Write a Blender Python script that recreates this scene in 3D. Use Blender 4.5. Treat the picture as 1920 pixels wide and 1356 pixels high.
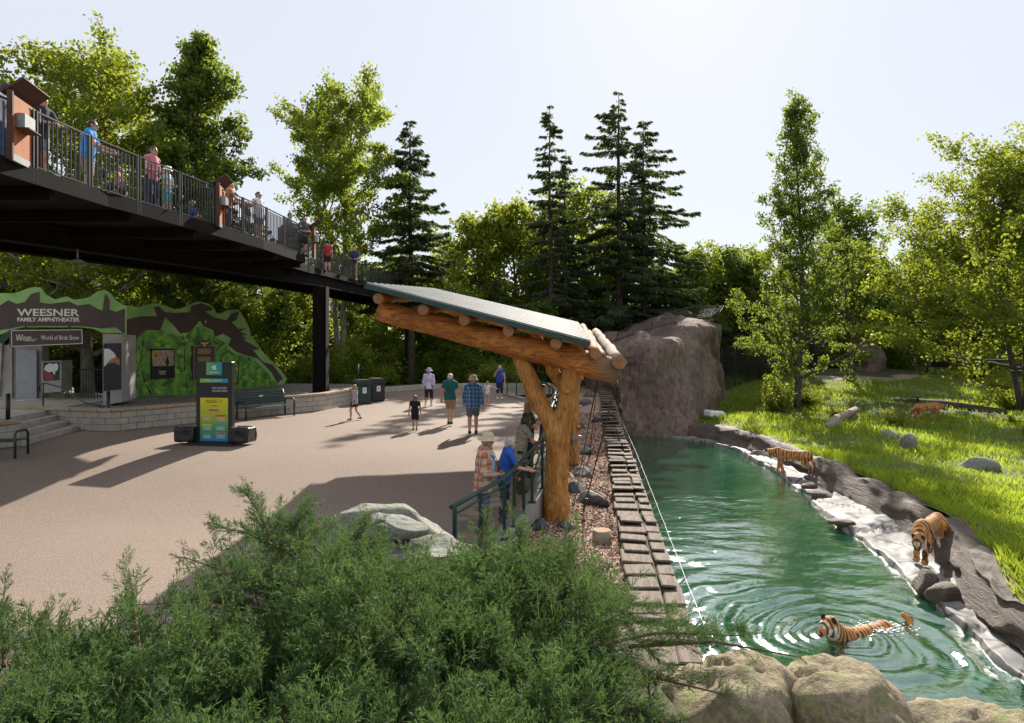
import bpy, bmesh, math, random
import numpy as np
from mathutils import Vector, Matrix

for o in list(bpy.data.objects):
    bpy.data.objects.remove(o, do_unlink=True)
scene = bpy.context.scene
COL = scene.collection
RAD = math.radians

# ------------------------------------------------------------------ camera
CAM_Z = 2.85
FPX = 1280.0                      # focal length in photo pixels (24 mm on 36 mm, 1920 wide)
HORIZON = 640.0
cam_data = bpy.data.cameras.new("camera")
cam = bpy.data.objects.new("camera", cam_data)
COL.objects.link(cam)
cam.location = (0, 0, CAM_Z)
cam.rotation_euler = (RAD(90), 0, 0)
cam_data.lens = 24.0
cam_data.sensor_width = 36.0
cam_data.shift_y = -(678.0 - HORIZON) / 1920.0
cam_data.clip_end = 3000
scene.camera = cam

# ------------------------------------------------------------------ sky and sun
SUN_EL, SUN_AZ = 32.5, 14.5       # azimuth: degrees from +Y towards +X
world = bpy.data.worlds.new("World")
scene.world = world
world.use_nodes = True
wn = world.node_tree.nodes
bg = wn["Background"]
sky = wn.new("ShaderNodeTexSky")
sky.sky_type = 'NISHITA'
sky.sun_disc = False
sky.sun_elevation = RAD(SUN_EL)
sky.sun_rotation = RAD(SUN_AZ)
sky.altitude = 200
sky.air_density = 1.0
sky.dust_density = 0.6
sky.ozone_density = 1.5
veil = wn.new("ShaderNodeMix"); veil.data_type = 'RGBA'          # thin even high haze whitening the whole sky
veil.inputs[0].default_value = 0.86
veil.inputs[7].default_value = (6.1, 6.35, 6.9, 1)
world.node_tree.links.new(sky.outputs[0], veil.inputs[6])
world.node_tree.links.new(veil.outputs[2], bg.inputs[0])
bg.inputs[1].default_value = 0.08
sd = bpy.data.lights.new("sun", 'SUN')
sd.energy = 5.0
sd.angle = RAD(0.6)
sd.color = (1.0, 0.93, 0.82)
sun = bpy.data.objects.new("sun", sd)
COL.objects.link(sun)
to_sun = Vector((math.sin(RAD(SUN_AZ)) * math.cos(RAD(SUN_EL)), math.cos(RAD(SUN_AZ)) * math.cos(RAD(SUN_EL)), math.sin(RAD(SUN_EL))))
sun.location = (10, 40, 40)
sun.rotation_euler = (-to_sun).to_track_quat('-Z', 'Y').to_euler()
scene.view_settings.view_transform = 'Standard'
scene.view_settings.look = 'None'
scene.view_settings.exposure = 0.8
scene.view_settings.gamma = 1.0
scene.render.engine = 'CYCLES'
scene.cycles.use_denoising = True
scene.cycles.max_bounces = 8
scene.cycles.diffuse_bounces = 4
scene.cycles.glossy_bounces = 3
scene.cycles.transmission_bounces = 5
scene.cycles.transparent_max_bounces = 10
scene.cycles.sample_clamp_indirect = 6.0

# ------------------------------------------------------------------ helpers
def at(px, py, z):
    """photo pixel -> point on the level plane z"""
    d = FPX * (CAM_Z - z) / (py - HORIZON)
    return Vector(((px - 960.0) / FPX * d, d, z))
def at_d(px, py, d):
    """photo pixel -> point at distance d"""
    return Vector(((px - 960.0) / FPX * d, d, CAM_Z + (HORIZON - py) / FPX * d))
def on_wall(px, py, A, B):
    """photo pixel -> (run along A-B, height) on the vertical plane through A and B"""
    ax, ay = A; bx, by = B
    L = math.hypot(bx - ax, by - ay); ux, uy = (bx - ax) / L, (by - ay) / L
    k = (px - 960.0) / FPX
    # x = k*d, y = d ; (ax + ux t) = k (ay + uy t)
    t = (k * ay - ax) / (ux - k * uy)
    d = ay + uy * t
    return t, CAM_Z + (HORIZON - py) / FPX * d

def sstep(t):
    t = min(1.0, max(0.0, t)); return t * t * (3 - 2 * t)
def hash3(ix, iy, iz):
    n = (ix * 374761393 + iy * 668265263 + iz * 2147483647 + 1013904223) & 0x7fffffff
    n = ((n ^ (n >> 13)) * 1274126177) & 0x7fffffff
    return ((n ^ (n >> 16)) & 0xffff) / 32767.5 - 1.0
def vnoise(p):
    """value noise on an (N,3) array"""
    p = np.asarray(p, dtype=np.float64)
    i = np.floor(p).astype(np.int64); f = p - i; f = f * f * (3 - 2 * f)
    out = 0
    for dx in (0, 1):
        wx = f[:, 0] if dx else 1 - f[:, 0]
        for dy in (0, 1):
            wy = f[:, 1] if dy else 1 - f[:, 1]
            for dz in (0, 1):
                wz = f[:, 2] if dz else 1 - f[:, 2]
                out = out + wx * wy * wz * hash3(i[:, 0] + dx, i[:, 1] + dy, i[:, 2] + dz)
    return out
def fbm(p, octaves=4, gain=0.5):
    p = np.asarray(p, dtype=np.float64); a = 1.0; out = np.zeros(len(p))
    for k in range(octaves):
        out += a * vnoise(p + 17.3 * k); p = p * 2.03; a *= gain
    return out

def link(o, parent=None):
    COL.objects.link(o)
    if parent is not None:
        o.parent = parent
    return o
def tag(o, label=None, cat=None, group=None, kind=None):
    if label: o["label"] = label
    if cat: o["category"] = cat
    if group: o["group"] = group
    if kind: o["kind"] = kind
    return o
def empty(name, loc=(0, 0, 0), rz=0.0):
    e = bpy.data.objects.new(name, None)
    e.empty_display_size = 0.2
    COL.objects.link(e)
    e.location = loc; e.rotation_euler = (0, 0, rz)
    return e
def thing(name, label, cat, loc=(0, 0, 0), rz=0.0, group=None):
    return tag(empty(name, loc, rz), label, cat, group)
def mesh_np(name, verts, faces, mat=None, parent=None, smooth=False):
    """verts (N,3), faces (M,k): fast mesh"""
    verts = np.asarray(verts, dtype=np.float32); faces = np.asarray(faces, dtype=np.int32)
    me = bpy.data.meshes.new(name)
    k = faces.shape[1]; m = len(faces)
    me.vertices.add(len(verts)); me.vertices.foreach_set("co", verts.ravel())
    me.loops.add(m * k); me.loops.foreach_set("vertex_index", faces.ravel())
    me.polygons.add(m)
    me.polygons.foreach_set("loop_start", np.arange(0, m * k, k, dtype=np.int32))
    me.polygons.foreach_set("loop_total", np.full(m, k, dtype=np.int32))
    if smooth: me.polygons.foreach_set("use_smooth", np.ones(m, dtype=bool))
    me.update(calc_edges=True)
    if mat: me.materials.append(mat)
    o = bpy.data.objects.new(name, me)
    return link(o, parent)
def copy_obj(o, parent=None):
    c = o.copy(); COL.objects.link(c); c.parent = parent
    return c

def copy_tree(o, parent=None):
    c = copy_obj(o, parent)
    for ch in list(o.children):
        copy_tree(ch, c)
    return c

class MB:
    """collects simple solids, then links them as one mesh object"""
    def __init__(self): self.v = []; self.f = []; self.sm = []
    def add(self, vs, fs, smooth=False):
        b = len(self.v); self.v += [tuple(v) for v in vs]
        self.f += [tuple(i + b for i in f) for f in fs]; self.sm += [smooth] * len(fs)
        return self
    def box(self, c, s, rz=0.0, bev=0.0, rot=None):
        hx, hy, hz = s[0] / 2, s[1] / 2, s[2] / 2
        if bev > 0:
            b = min(bev, hx * .9, hy * .9, hz * .9); vs = []; fs = []
            bm = bmesh.new(); bmesh.ops.create_cube(bm, size=1)
            bmesh.ops.scale(bm, vec=s, verts=bm.verts)
            bmesh.ops.bevel(bm, geom=list(bm.edges), offset=b, segments=1, affect='EDGES')
            bm.verts.index_update()
            vs = [v.co.copy() for v in bm.verts]; fs = [[v.index for v in f.verts] for f in bm.faces]; bm.free()
        else:
            vs = [Vector((x, y, z)) for x in (-hx, hx) for y in (-hy, hy) for z in (-hz, hz)]
            fs = [(0, 1, 3, 2), (4, 6, 7, 5), (0, 4, 5, 1), (2, 3, 7, 6), (0, 2, 6, 4), (1, 5, 7, 3)]
        R = rot if rot is not None else Matrix.Rotation(rz, 3, 'Z')
        c = Vector(c)
        return self.add([R @ v + c for v in vs], fs)
    def bar(self, a, b, w, h, up=(0, 0, 1)):
        a, b = Vector(a), Vector(b); d = (b - a); L = d.length; d.normalize()
        s = d.cross(Vector(up))
        if s.length < 1e-4: s = d.cross(Vector((1, 0, 0)))
        s.normalize(); u = s.cross(d)
        R = Matrix((s, d, u)).transposed()
        return self.box((a + b) / 2, (w, L, h), rot=R)
    def tube(self, pts, rad, n=8, cap=True, smooth=True, wob=0.0, seed=0):
        pts = [Vector(p) for p in pts]
        if not hasattr(rad, '__len__'): rad = [rad] * len(pts)
        rg = random.Random(seed); b = len(self.v); prev = None; fs = []
        ref = None
        for i, p in enumerate(pts):
            t = (pts[min(i + 1, len(pts) - 1)] - pts[max(i - 1, 0)]).normalized()
            if ref is None:
                ref = t.cross(Vector((0, 0, 1)))
                if ref.length < 1e-3: ref = t.cross(Vector((1, 0, 0)))
                ref.normalize()
            ref = (ref - t * ref.dot(t)).normalized(); bi = t.cross(ref)
            for k in range(n):
                a = 2 * math.pi * k / n
                r = rad[i] * (1 + (rg.uniform(-wob, wob) if wob else 0))
                self.v.append(tuple(p + (ref * math.cos(a) + bi * math.sin(a)) * r))
        for i in range(len(pts) - 1):
            for k in range(n):
                a0 = b + i * n + k; a1 = b + i * n + (k + 1) % n
                fs.append((a0, a1, a1 + n, a0 + n))
        self.f += fs; self.sm += [smooth] * len(fs)
        if cap:
            e = b + (len(pts) - 1) * n
            self.f += [tuple(b + n - 1 - k for k in range(n)), tuple(e + k for k in range(n))]; self.sm += [False, False]
        return self
    def prism(self, poly, z0, z1, M=None):
        """polygon (x,y) list extruded from z0 to z1, through matrix M"""
        n = len(poly)
        vs = [Vector((x, y, z0)) for x, y in poly] + [Vector((x, y, z1)) for x, y in poly]
        if M is not None: vs = [M @ v for v in vs]
        ar = sum(poly[i][0] * poly[(i + 1) % n][1] - poly[(i + 1) % n][0] * poly[i][1] for i in range(n))
        fs = [tuple(range(n - 1, -1, -1)), tuple(range(n, 2 * n))] + [(i, (i + 1) % n, n + (i + 1) % n, n + i) for i in range(n)]
        if ar < 0: fs = [tuple(reversed(f)) for f in fs]
        return self.add(vs, fs)
    def ell(self, c, r, nu=12, nv=8, R=None):
        c = Vector(c); vs = []; fs = []
        for j in range(nv + 1):
            th = math.pi * j / nv
            for i in range(nu):
                ph = 2 * math.pi * i / nu
                v = Vector((r[0] * math.sin(th) * math.cos(ph), r[1] * math.sin(th) * math.sin(ph), r[2] * math.cos(th)))
                vs.append((R @ v if R else v) + c)
        for j in range(nv):
            for i in range(nu):
                a = j * nu + i; b2 = j * nu + (i + 1) % nu
                fs.append((a, a + nu, b2 + nu, b2))
        return self.add(vs, fs, True)
    def build(self, name, mat=None, parent=None):
        me = bpy.data.meshes.new(name)
        me.from_pydata([tuple(v) for v in self.v], [], self.f)
        me.polygons.foreach_set("use_smooth", self.sm)
        me.update()
        if mat: me.materials.append(mat)
        return link(bpy.data.objects.new(name, me), parent)

def wall_matrix(A, B, z=0.0):
    """local x along A->B, local y up, local z out towards the camera side"""
    a = Vector((A[0], A[1], z)); u = (Vector((B[0], B[1], z)) - a).normalized(); n = u.cross(Vector((0, 0, 1)))
    if n.dot(-a) < 0: n = -n
    M = Matrix.Identity(4)
    for i in range(3): M[i][0] = u[i]; M[i][1] = (0, 0, 1)[i]; M[i][2] = n[i]; M[i][3] = a[i]
    return M
def text_mesh(name, s, size, M, mat, parent, bold=0.0, depth=0.004, spacing=1.0, align='CENTER', width=None):
    cu = bpy.data.curves.new(name, 'FONT'); cu.body = s; cu.size = size; cu.align_x = align; cu.align_y = 'CENTER'
    cu.offset = bold; cu.extrude = depth; cu.space_character = spacing; cu.resolution_u = 3
    t = bpy.data.objects.new(name, cu); COL.objects.link(t)
    bpy.context.view_layer.update()
    me = bpy.data.meshes.new_from_object(t.evaluated_get(bpy.context.evaluated_depsgraph_get()))
    bpy.data.objects.remove(t, do_unlink=True)
    if width:
        xs = [v.co.x for v in me.vertices]; k = width / max(1e-6, max(xs) - min(xs))
        for v in me.vertices: v.co.x *= k
    me.transform(M); me.name = name
    me.materials.clear(); me.materials.append(mat)
    return link(bpy.data.objects.new(name, me), parent)

# ------------------------------------------------------------------ signed-distance modelling (bodies, logs, rocks)
def smin(a, b, k):
    if k <= 0: return np.minimum(a, b)
    h = np.clip(0.5 + 0.5 * (b - a) / k, 0, 1)
    return b * (1 - h) + a * h - k * h * (1 - h)
def sd_cap(P, a, b, ra, rb, sc=None):
    a = np.asarray(a, np.float32); b = np.asarray(b, np.float32)
    ba = b - a; pa = P - a; L = float(ba @ ba)
    h = np.clip((pa @ ba) / L, 0, 1) if L > 1e-9 else np.zeros(len(P), np.float32)
    q = pa - h[:, None] * ba
    if sc is not None: q = q * np.asarray(sc, np.float32)
    return np.sqrt((q * q).sum(1)) - (ra + (rb - ra) * h)
def caps_field(caps, k):
    def f(P):
        d = None
        for c in caps:
            s = sd_cap(P, *c); d = s if d is None else smin(d, s, k)
        return d
    return f
def surf_net(f, lo, hi, h):
    """surface of f = 0 in the box lo-hi as quads: returns verts, faces"""
    lo = np.asarray(lo, np.float32); hi = np.asarray(hi, np.float32)
    n = np.ceil((hi - lo) / h).astype(int) + 1
    ax = [lo[i] + h * np.arange(n[i], dtype=np.float32) for i in range(3)]
    G = np.stack(np.meshgrid(*ax, indexing='ij'), -1).reshape(-1, 3)
    F = f(G).reshape(n).astype(np.float32)
    S = F < 0
    m = n - 1
    cnt = np.zeros(m, np.int8)
    sl = lambda d: tuple(slice(d[i], d[i] + m[i]) for i in range(3))
    for dx in (0, 1):
        for dy in (0, 1):
            for dz in (0, 1): cnt += S[sl((dx, dy, dz))]
    mask = (cnt > 0) & (cnt < 8)
    idx = np.full(m, -1, np.int64); ids = np.argwhere(mask); idx[mask] = np.arange(len(ids))
    acc = np.zeros((len(ids), 3), np.float32); num = np.zeros(len(ids), np.float32)
    for axis in range(3):
        o1, o2 = [a for a in range(3) if a != axis]
        for u in (0, 1):
            for v in (0, 1):
                p0 = ids.copy(); p0[:, o1] += u; p0[:, o2] += v; p1 = p0.copy(); p1[:, axis] += 1
                f0 = F[tuple(p0.T)]; f1 = F[tuple(p1.T)]
                x = (f0 < 0) != (f1 < 0)
                t = np.where(x, f0 / np.where(x, f0 - f1, 1), 0)
                pos = p0.astype(np.float32); pos[:, axis] += t
                acc += np.where(x[:, None], pos, 0); num += x
    V = lo + h * acc / np.maximum(num, 1)[:, None]
    faces = []
    for axis in range(3):
        o1, o2 = (axis + 1) % 3, (axis + 2) % 3
        s0 = [slice(None)] * 3; s1 = [slice(None)] * 3
        s0[axis] = slice(0, -1); s1[axis] = slice(1, None)
        A = S[tuple(s0)]; B = S[tuple(s1)]
        e = np.argwhere(A != B)
        ok = (e[:, o1] > 0) & (e[:, o1] < m[o1]) & (e[:, o2] > 0) & (e[:, o2] < m[o2])
        e = e[ok]
        if len(e) == 0: continue
        inside = A[tuple(e.T)]
        def cell(d1, d2):
            c = e.copy(); c[:, o1] -= d1; c[:, o2] -= d2; return idx[tuple(c.T)]
        q = np.stack([cell(1, 1), cell(0, 1), cell(0, 0), cell(1, 0)], 1)
        q = np.where(inside[:, None], q, q[:, ::-1])
        faces.append(q)
    return V, np.concatenate(faces) if faces else np.zeros((0, 4), int)
def blob(name, caps, h, mat, parent=None, k=0.03, cut=None, noise=None, extra=None):
    """smooth union of tapered capsules; cut(P) > 0 is removed"""
    c = np.array([list(x[0]) for x in caps] + [list(x[1]) for x in caps]); r = max(max(x[2], x[3]) / (min(x[4]) if len(x) > 4 and x[4] is not None else 1) for x in caps)
    f0 = caps_field(caps, k)
    def f(P):
        d = f0(P)
        if noise: d = d + noise(P)
        if cut: d = np.maximum(d, cut(P))
        return d
    V, F = surf_net(f, c.min(0) - r - 2 * h - .02, c.max(0) + r + 2 * h + .02, h)
    if extra:
        for (V2, F2) in extra:
            F = np.concatenate([F, F2 + len(V)]); V = np.concatenate([V, V2])
    return mesh_np(name, V, F, mat, parent, smooth=True)

# ------------------------------------------------------------------ materials
MATS = {}
def nt(name):
    m = bpy.data.materials.new(name); m.use_nodes = True; MATS[name] = m
    n = m.node_tree.nodes; b = n["Principled BSDF"]
    return m, n, m.node_tree.links, b
def coord(n, l, kind='Object', scale=(1, 1, 1)):
    tc = n.new("ShaderNodeTexCoord"); mp = n.new("ShaderNodeMapping"); mp.inputs['Scale'].default_value = scale
    l.new(tc.outputs[kind], mp.inputs[0]); return mp.outputs[0]
def world_co(n, l, scale=(1, 1, 1)):
    g = n.new("ShaderNodeNewGeometry"); mp = n.new("ShaderNodeMapping"); mp.inputs['Scale'].default_value = scale
    l.new(g.outputs['Position'], mp.inputs[0]); return mp.outputs[0]
def noise_n(n, l, vec, scale, detail=4, rough=.55, dist=0.0):
    t = n.new("ShaderNodeTexNoise"); t.inputs['Scale'].default_value = scale; t.inputs['Detail'].default_value = detail
    t.inputs['Roughness'].default_value = rough; t.inputs['Distortion'].default_value = dist
    l.new(vec, t.inputs['Vector']); return t.outputs['Fac']
def ramp(n, l, fac, stops):
    r = n.new("ShaderNodeValToRGB"); e = r.color_ramp.elements
    while len(e) < len(stops): e.new(0.5)
    for i, (p, c) in enumerate(stops):
        e[i].position = p; e[i].color = (c, c, c, 1) if not hasattr(c, '__len__') else (*c[:3], 1)
    l.new(fac, r.inputs[0]); return r.outputs[0]
def mixc(n, l, fac, a, b, mode='MIX'):
    m = n.new("ShaderNodeMix"); m.data_type = 'RGBA'; m.blend_type = mode
    if hasattr(fac, 'is_linked') or hasattr(fac, 'node'): l.new(fac, m.inputs[0])
    else: m.inputs[0].default_value = fac
    for i, x in ((6, a), (7, b)):
        if hasattr(x, 'node'): l.new(x, m.inputs[i])
        else: m.inputs[i].default_value = (*x[:3], 1)
    return m.outputs[2]
def mathn(n, l, op, a, b=0.0):
    m = n.new("ShaderNodeMath"); m.operation = op
    for i, x in enumerate((a, b)):
        if hasattr(x, 'node'): l.new(x, m.inputs[i])
        else: m.inputs[i].default_value = x
    return m.outputs[0]
def bumpn(n, l, b, height, strength=.4, dist=.02):
    u = n.new("ShaderNodeBump"); u.inputs['Strength'].default_value = strength; u.inputs['Distance'].default_value = dist
    l.new(height, u.inputs['Height']); l.new(u.outputs[0], b.inputs['Normal'])
def pmat(name, c1, c2=None, scale=6.0, rough=.8, bump=0.0, bscale=None, bdist=.01, metal=0.0, stretch=(1, 1, 1), spec=.5, space='obj', detail=5, lo=.32, hi=.68):
    """procedural surface: two colours mixed by noise, plus fine relief"""
    m, n, l, b = nt(name)
    v = coord(n, l, 'Object', stretch) if space == 'obj' else world_co(n, l, stretch)
    c2 = c2 or tuple(x * .72 for x in c1)
    f = noise_n(n, l, v, scale, detail)
    l.new(ramp(n, l, f, [(lo, c1), (hi, c2)]), b.inputs['Base Color'])
    b.inputs['Roughness'].default_value = rough; b.inputs['Metallic'].default_value = metal
    b.inputs['Specular IOR Level'].default_value = spec
    if bump:
        bumpn(n, l, b, noise_n(n, l, v, bscale or scale * 4, 5), bump, bdist)
    return m
def leaf_mat(name, c1, c2, trans=.45, tcol=None, rough=.55, big=None):
    """leaf: diffuse and translucent, colour varies from leaf to leaf and from clump to clump"""
    m, n, l, b = nt(name)
    g = n.new("ShaderNodeNewGeometry")
    col = ramp(n, l, g.outputs['Random Per Island'], [(0.0, c1), (1.0, c2)])
    f = noise_n(n, l, world_co(n, l), big or .6, 2)
    col = mixc(n, l, ramp(n, l, f, [(.35, 0), (.7, 1)]), col, tuple(x * .62 for x in c1))
    l.new(col, b.inputs['Base Color']); b.inputs['Roughness'].default_value = rough
    b.inputs['Specular IOR Level'].default_value = .18
    t = n.new("ShaderNodeBsdfTranslucent")
    tc = tcol or (min(1, c2[0] * 2.0), min(1, c2[1] * 1.7), c2[2] * .6)
    l.new(mixc(n, l, .75, col, tc), t.inputs[0])
    mx = n.new("ShaderNodeMixShader"); mx.inputs[0].default_value = trans
    l.new(b.outputs[0], mx.inputs[1]); l.new(t.outputs[0], mx.inputs[2])
    l.new(mx.outputs[0], n["Material Output"].inputs[0])
    return m
# ================================================================== the setting
def interp(x, pts):
    xs = [p[0] for p in pts]; ys = [p[1] for p in pts]
    return float(np.interp(x, xs, ys))
def plaza_z(x, y):
    z = -0.55 * sstep((18.5 - y) / 6.5)
    if y < 12: z -= .02 * (12 - y)
    return z
WALL_PTS = [(2, 1.55), (7.6, 2.2), (12.8, 2.82), (22, 3.9), (30, 4.75), (41, 6.0), (48, 6.8)]
def wall_x(y): return interp(y, WALL_PTS)
RAIL_PTS = [(6, -2.0), (8.2, -1.4), (9.65, -.9), (11.4, -.22), (13.6, .31), (14.5, .55), (17, .9), (20, 1.2), (24, 1.5), (28, 1.45), (31.6, 1.0), (34, .3), (36, -.35)]
def rail_x(y): return interp(y, RAIL_PTS)
WATER_PTS = [(3, 8.0), (5, 7.8), (9, 7.95), (11, 8.12), (13.8, 8.65), (15.2, 8.8), (18.8, 9.4), (21.2, 9.7), (24, 10.2), (28, 10.75), (33, 11.0), (36, 10.3), (37.6, 9.0), (39, 7.4)]
LIP_PTS = [(3, 8.9), (5, 8.8), (9, 8.6), (11.4, 8.72), (12.9, 9.25), (14.5, 10.15), (16.9, 11.15), (20, 11.7), (25.3, 12.0), (31, 12.15), (34.5, 11.8), (37.0, 10.9), (38.5, 9.8), (40, 8.6)]
def water_x(y): return interp(y, WATER_PTS)
def lip_x(y): return interp(y, LIP_PTS)
def enc_z(x, y):
    z = -1.78 + 1.55 * sstep((y - 42) / 26.0) + .02 * max(0, x - 22)
    z += .10 * math.sin(x * .7 + 1) * math.sin(y * .45) + .07 * math.sin(x * 1.7 + y * 1.1)
    return z
WATER_Z = -2.5
MULCH_Z = -0.85

def grid_sheet(name, xs, ys, zf, mat, keep=None, smooth=True, parent=None):
    V = []; idx = {}; F = []
    for j, y in enumerate(ys):
        for i, x in enumerate(xs):
            xx = x(y) if callable(x) else x
            V.append((xx, y, zf(xx, y)))
    nx = len(xs)
    for j in range(len(ys) - 1):
        for i in range(nx - 1):
            a = j * nx + i
            if keep is None or keep(.25 * sum(V[q][0] for q in (a, a + 1, a + nx, a + nx + 1)), .25 * sum(V[q][1] for q in (a, a + 1, a + nx, a + nx + 1))):
                F.append((a, a + 1, a + nx + 1, a + nx))
    return mesh_np(name, V, F, mat, parent, smooth)

# --- materials of the setting
m, n, l, b = nt("plaza_aggregate")
v = world_co(n, l)
big = noise_n(n, l, v, .22, 4)
fine = noise_n(n, l, v, 55, 3, .7)
vo = n.new("ShaderNodeTexVoronoi"); vo.inputs['Scale'].default_value = 42; l.new(v, vo.inputs['Vector'])
c = ramp(n, l, big, [(.3, (.225, .162, .125)), (.7, (.285, .21, .162))])
c = mixc(n, l, ramp(n, l, vo.outputs['Distance'], [(.15, 1), (.55, 0)]), c, (.38, .31, .25))
c = mixc(n, l, ramp(n, l, fine, [(.35, .55), (.6, 0)]), c, (.13, .10, .085))
st = noise_n(n, l, v, 1.1, 5, .65)
c = mixc(n, l, ramp(n, l, st, [(.56, 0), (.72, .35)]), c, (.2, .16, .13))
l.new(c, b.inputs['Base Color']); b.inputs['Roughness'].default_value = .82
b.inputs['Specular IOR Level'].default_value = .35
bumpn(n, l, b, vo.outputs['Distance'], .5, .008)
M_PLAZA = m
M_SOIL = pmat("forest_soil", (.075, .06, .035), (.05, .065, .025), 1.2, .95, .6, 9, .04, space='world')
M_CONC = pmat("concrete", (.42, .39, .35), (.30, .28, .25), 2.2, .85, .25, 40, .004, space='world')
M_KERB = pmat("kerb_concrete", (.33, .31, .28), (.24, .22, .20), 3, .85, .25, 40, .004, space='world')
m, n, l, b = nt("mulch")
v = world_co(n, l)
f1 = noise_n(n, l, v, 16, 5, .7); 
c = ramp(n, l, f1, [(.3, (.16, .085, .055)), (.5, (.33, .20, .14)), (.72, (.52, .38, .29))])
l.new(c, b.inputs['Base Color']); b.inputs['Roughness'].default_value = .9
bumpn(n, l, b, f1, .8, .05)
M_MULCH = m
m, n, l, b = nt("wood_chip")
g = n.new("ShaderNodeNewGeometry")
l.new(ramp(n, l, g.outputs['Random Per Island'], [(0, (.12, .06, .04)), (.4, (.36, .21, .15)), (.8, (.55, .38, .28)), (1, (.68, .55, .44))]), b.inputs['Base Color'])
b.inputs['Roughness'].default_value = .85
M_CHIP = m
m, n, l, b = nt("pool_floor")
v = world_co(n, l)
sx = n.new("ShaderNodeSeparateXYZ"); l.new(v, sx.inputs[0])
dz = mathn(n, l, 'ADD', sx.outputs[2], mathn(n, l, 'MULTIPLY', noise_n(n, l, v, .9, 4), .9))
c = ramp(n, l, mathn(n, l, 'MULTIPLY', mathn(n, l, 'ADD', dz, 4.2), .5), [(.05, (.012, .20, .085)), (.45, (.05, .17, .05)), (.75, (.23, .19, .05)), (.95, (.28, .20, .11))])
l.new(c, b.inputs['Base Color']); b.inputs['Roughness'].default_value = .8
M_POOL = m

# gunite rock: dark grey-brown ridge, layered
def rock_mat(name, c1, c2, c3, scale=1.0, rough=.75, bump=.8, moss=None, lay=(1, 1, 1), mlo=.52):
    m, n, l, b = nt(name)
    v = world_co(n, l, lay)
    f = noise_n(n, l, v, 1.6 * scale, 8, .62, .8)
    g = noise_n(n, l, v, 9 * scale, 6, .65)
    c = ramp(n, l, f, [(.30, c1), (.5, c2), (.72, c3)])
    c = mixc(n, l, ramp(n, l, g, [(.38, .75), (.58, 0)]), c, tuple(x * .38 for x in c1))
    if moss:
        c = mixc(n, l, ramp(n, l, noise_n(n, l, v, 2.3 * scale, 5, .6), [(mlo, 0), (mlo + .14, .8)]), c, moss)
    l.new(c, b.inputs['Base Color']); b.inputs['Roughness'].default_value = rough
    g2 = noise_n(n, l, v, 42 * scale, 4, .7)
    c = mixc(n, l, ramp(n, l, g2, [(.40, .55), (.52, 0)]), c, tuple(x * .45 for x in c1))
    l.new(c, b.inputs['Base Color'])
    h = mathn(n, l, 'ADD', mathn(n, l, 'ADD', f, mathn(n, l, 'MULTIPLY', g, .5)), mathn(n, l, 'MULTIPLY', g2, .16))
    bumpn(n, l, b, h, bump, .12 / scale)
    return m
M_GUNITE = rock_mat("gunite_rock", (.18, .125, .095), (.11, .078, .06), (.28, .205, .155), 1.7, .7, 1.0, None, (1.6, .45, 3.2))
M_CLIFF = rock_mat("cliff_rock", (.19, .12, .098), (.255, .172, .14), (.33, .245, .20), .6, .85, 1.0, (.20, .17, .10), (1, 1, .55))
M_BOULDER = rock_mat("boulder_stone", (.28, .28, .235), (.19, .195, .165), (.38, .375, .325), 1.9, .8, .7, (.30, .33, .17))
M_LICHEN = rock_mat("lichen_rock", (.42, .34, .20), (.32, .26, .16), (.50, .42, .27), 2.4, .9, 1.0, (.22, .28, .06), (1, 1, 1), .56)
M_DARKSTONE = rock_mat("basalt_stone", (.07, .068, .07), (.11, .105, .105), (.17, .16, .15), 2.6, .7, .7)
m, n, l, b = nt("wet_shelf_rock")
v = world_co(n, l)
f = noise_n(n, l, v, 1.5, 6, .6, .5)
c = ramp(n, l, f, [(.3, (.15, .143, .137)), (.55, (.24, .232, .225)), (.75, (.20, .17, .145))])
vk = n.new("ShaderNodeTexVoronoi"); vk.feature = 'DISTANCE_TO_EDGE'; vk.inputs['Scale'].default_value = 1.25
wob_ = n.new("ShaderNodeTexNoise"); wob_.inputs['Scale'].default_value = 1.6; l.new(v, wob_.inputs['Vector']); l.new(mixc(n, l, .22, v, wob_.outputs['Color']), vk.inputs['Vector'])
c = mixc(n, l, ramp(n, l, vk.outputs['Distance'], [(.0, .95), (.05, 0)]), c, (.03, .026, .022))
l.new(c, b.inputs['Base Color'])
l.new(ramp(n, l, noise_n(n, l, v, .7, 3), [(.35, .45), (.65, .7)]), b.inputs['Roughness']); b.inputs['Specular IOR Level'].default_value = .15; l.new(ramp(n, l, noise_n(n, l, v, .7, 3), [(.35, .45), (.65, .7)]), b.inputs['Roughness'])
bumpn(n, l, b, noise_n(n, l, v, 5, 5), .25, .02)
M_SHELF = m

# --- terrain under everything, out to the horizon
def terr(x, y):
    in_plaza = sstep((x + 60) / 4) * sstep((46.5 - y) / 1.5) * sstep((wall_x(min(max(y, 2), 48)) + .6 - x) / .4)
    zf = 0.03 + .35 * sstep((y - 50) / 20) + .12 * math.sin(x * .31) * math.sin(y * .27)
    if y < 8: zf = -1.6
    z = zf * (1 - in_plaza) + (-1.9) * in_plaza
    if y < 66 and x > wall_x(min(max(y, 2), 48)) and y > -20:
        k = sstep((66 - y) / 8)
        ze = -5.2 if (x < lip_x(min(max(y, 3), 40)) + 1 and y < 40) else enc_z(x, y) - .35
        z = z * (1 - k) + ze * k
    return z
xs = [-900, -400, -200, -120] + list(np.arange(-80, 80.1, 2.0)) + [120, 200, 400, 900]
ys = [-900, -300, -100, -50] + list(np.arange(-30, 100.1, 2.0)) + [140, 220, 450, 900, 2000]
tag(grid_sheet("ground", xs, ys, terr, M_SOIL), kind='structure')

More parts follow.
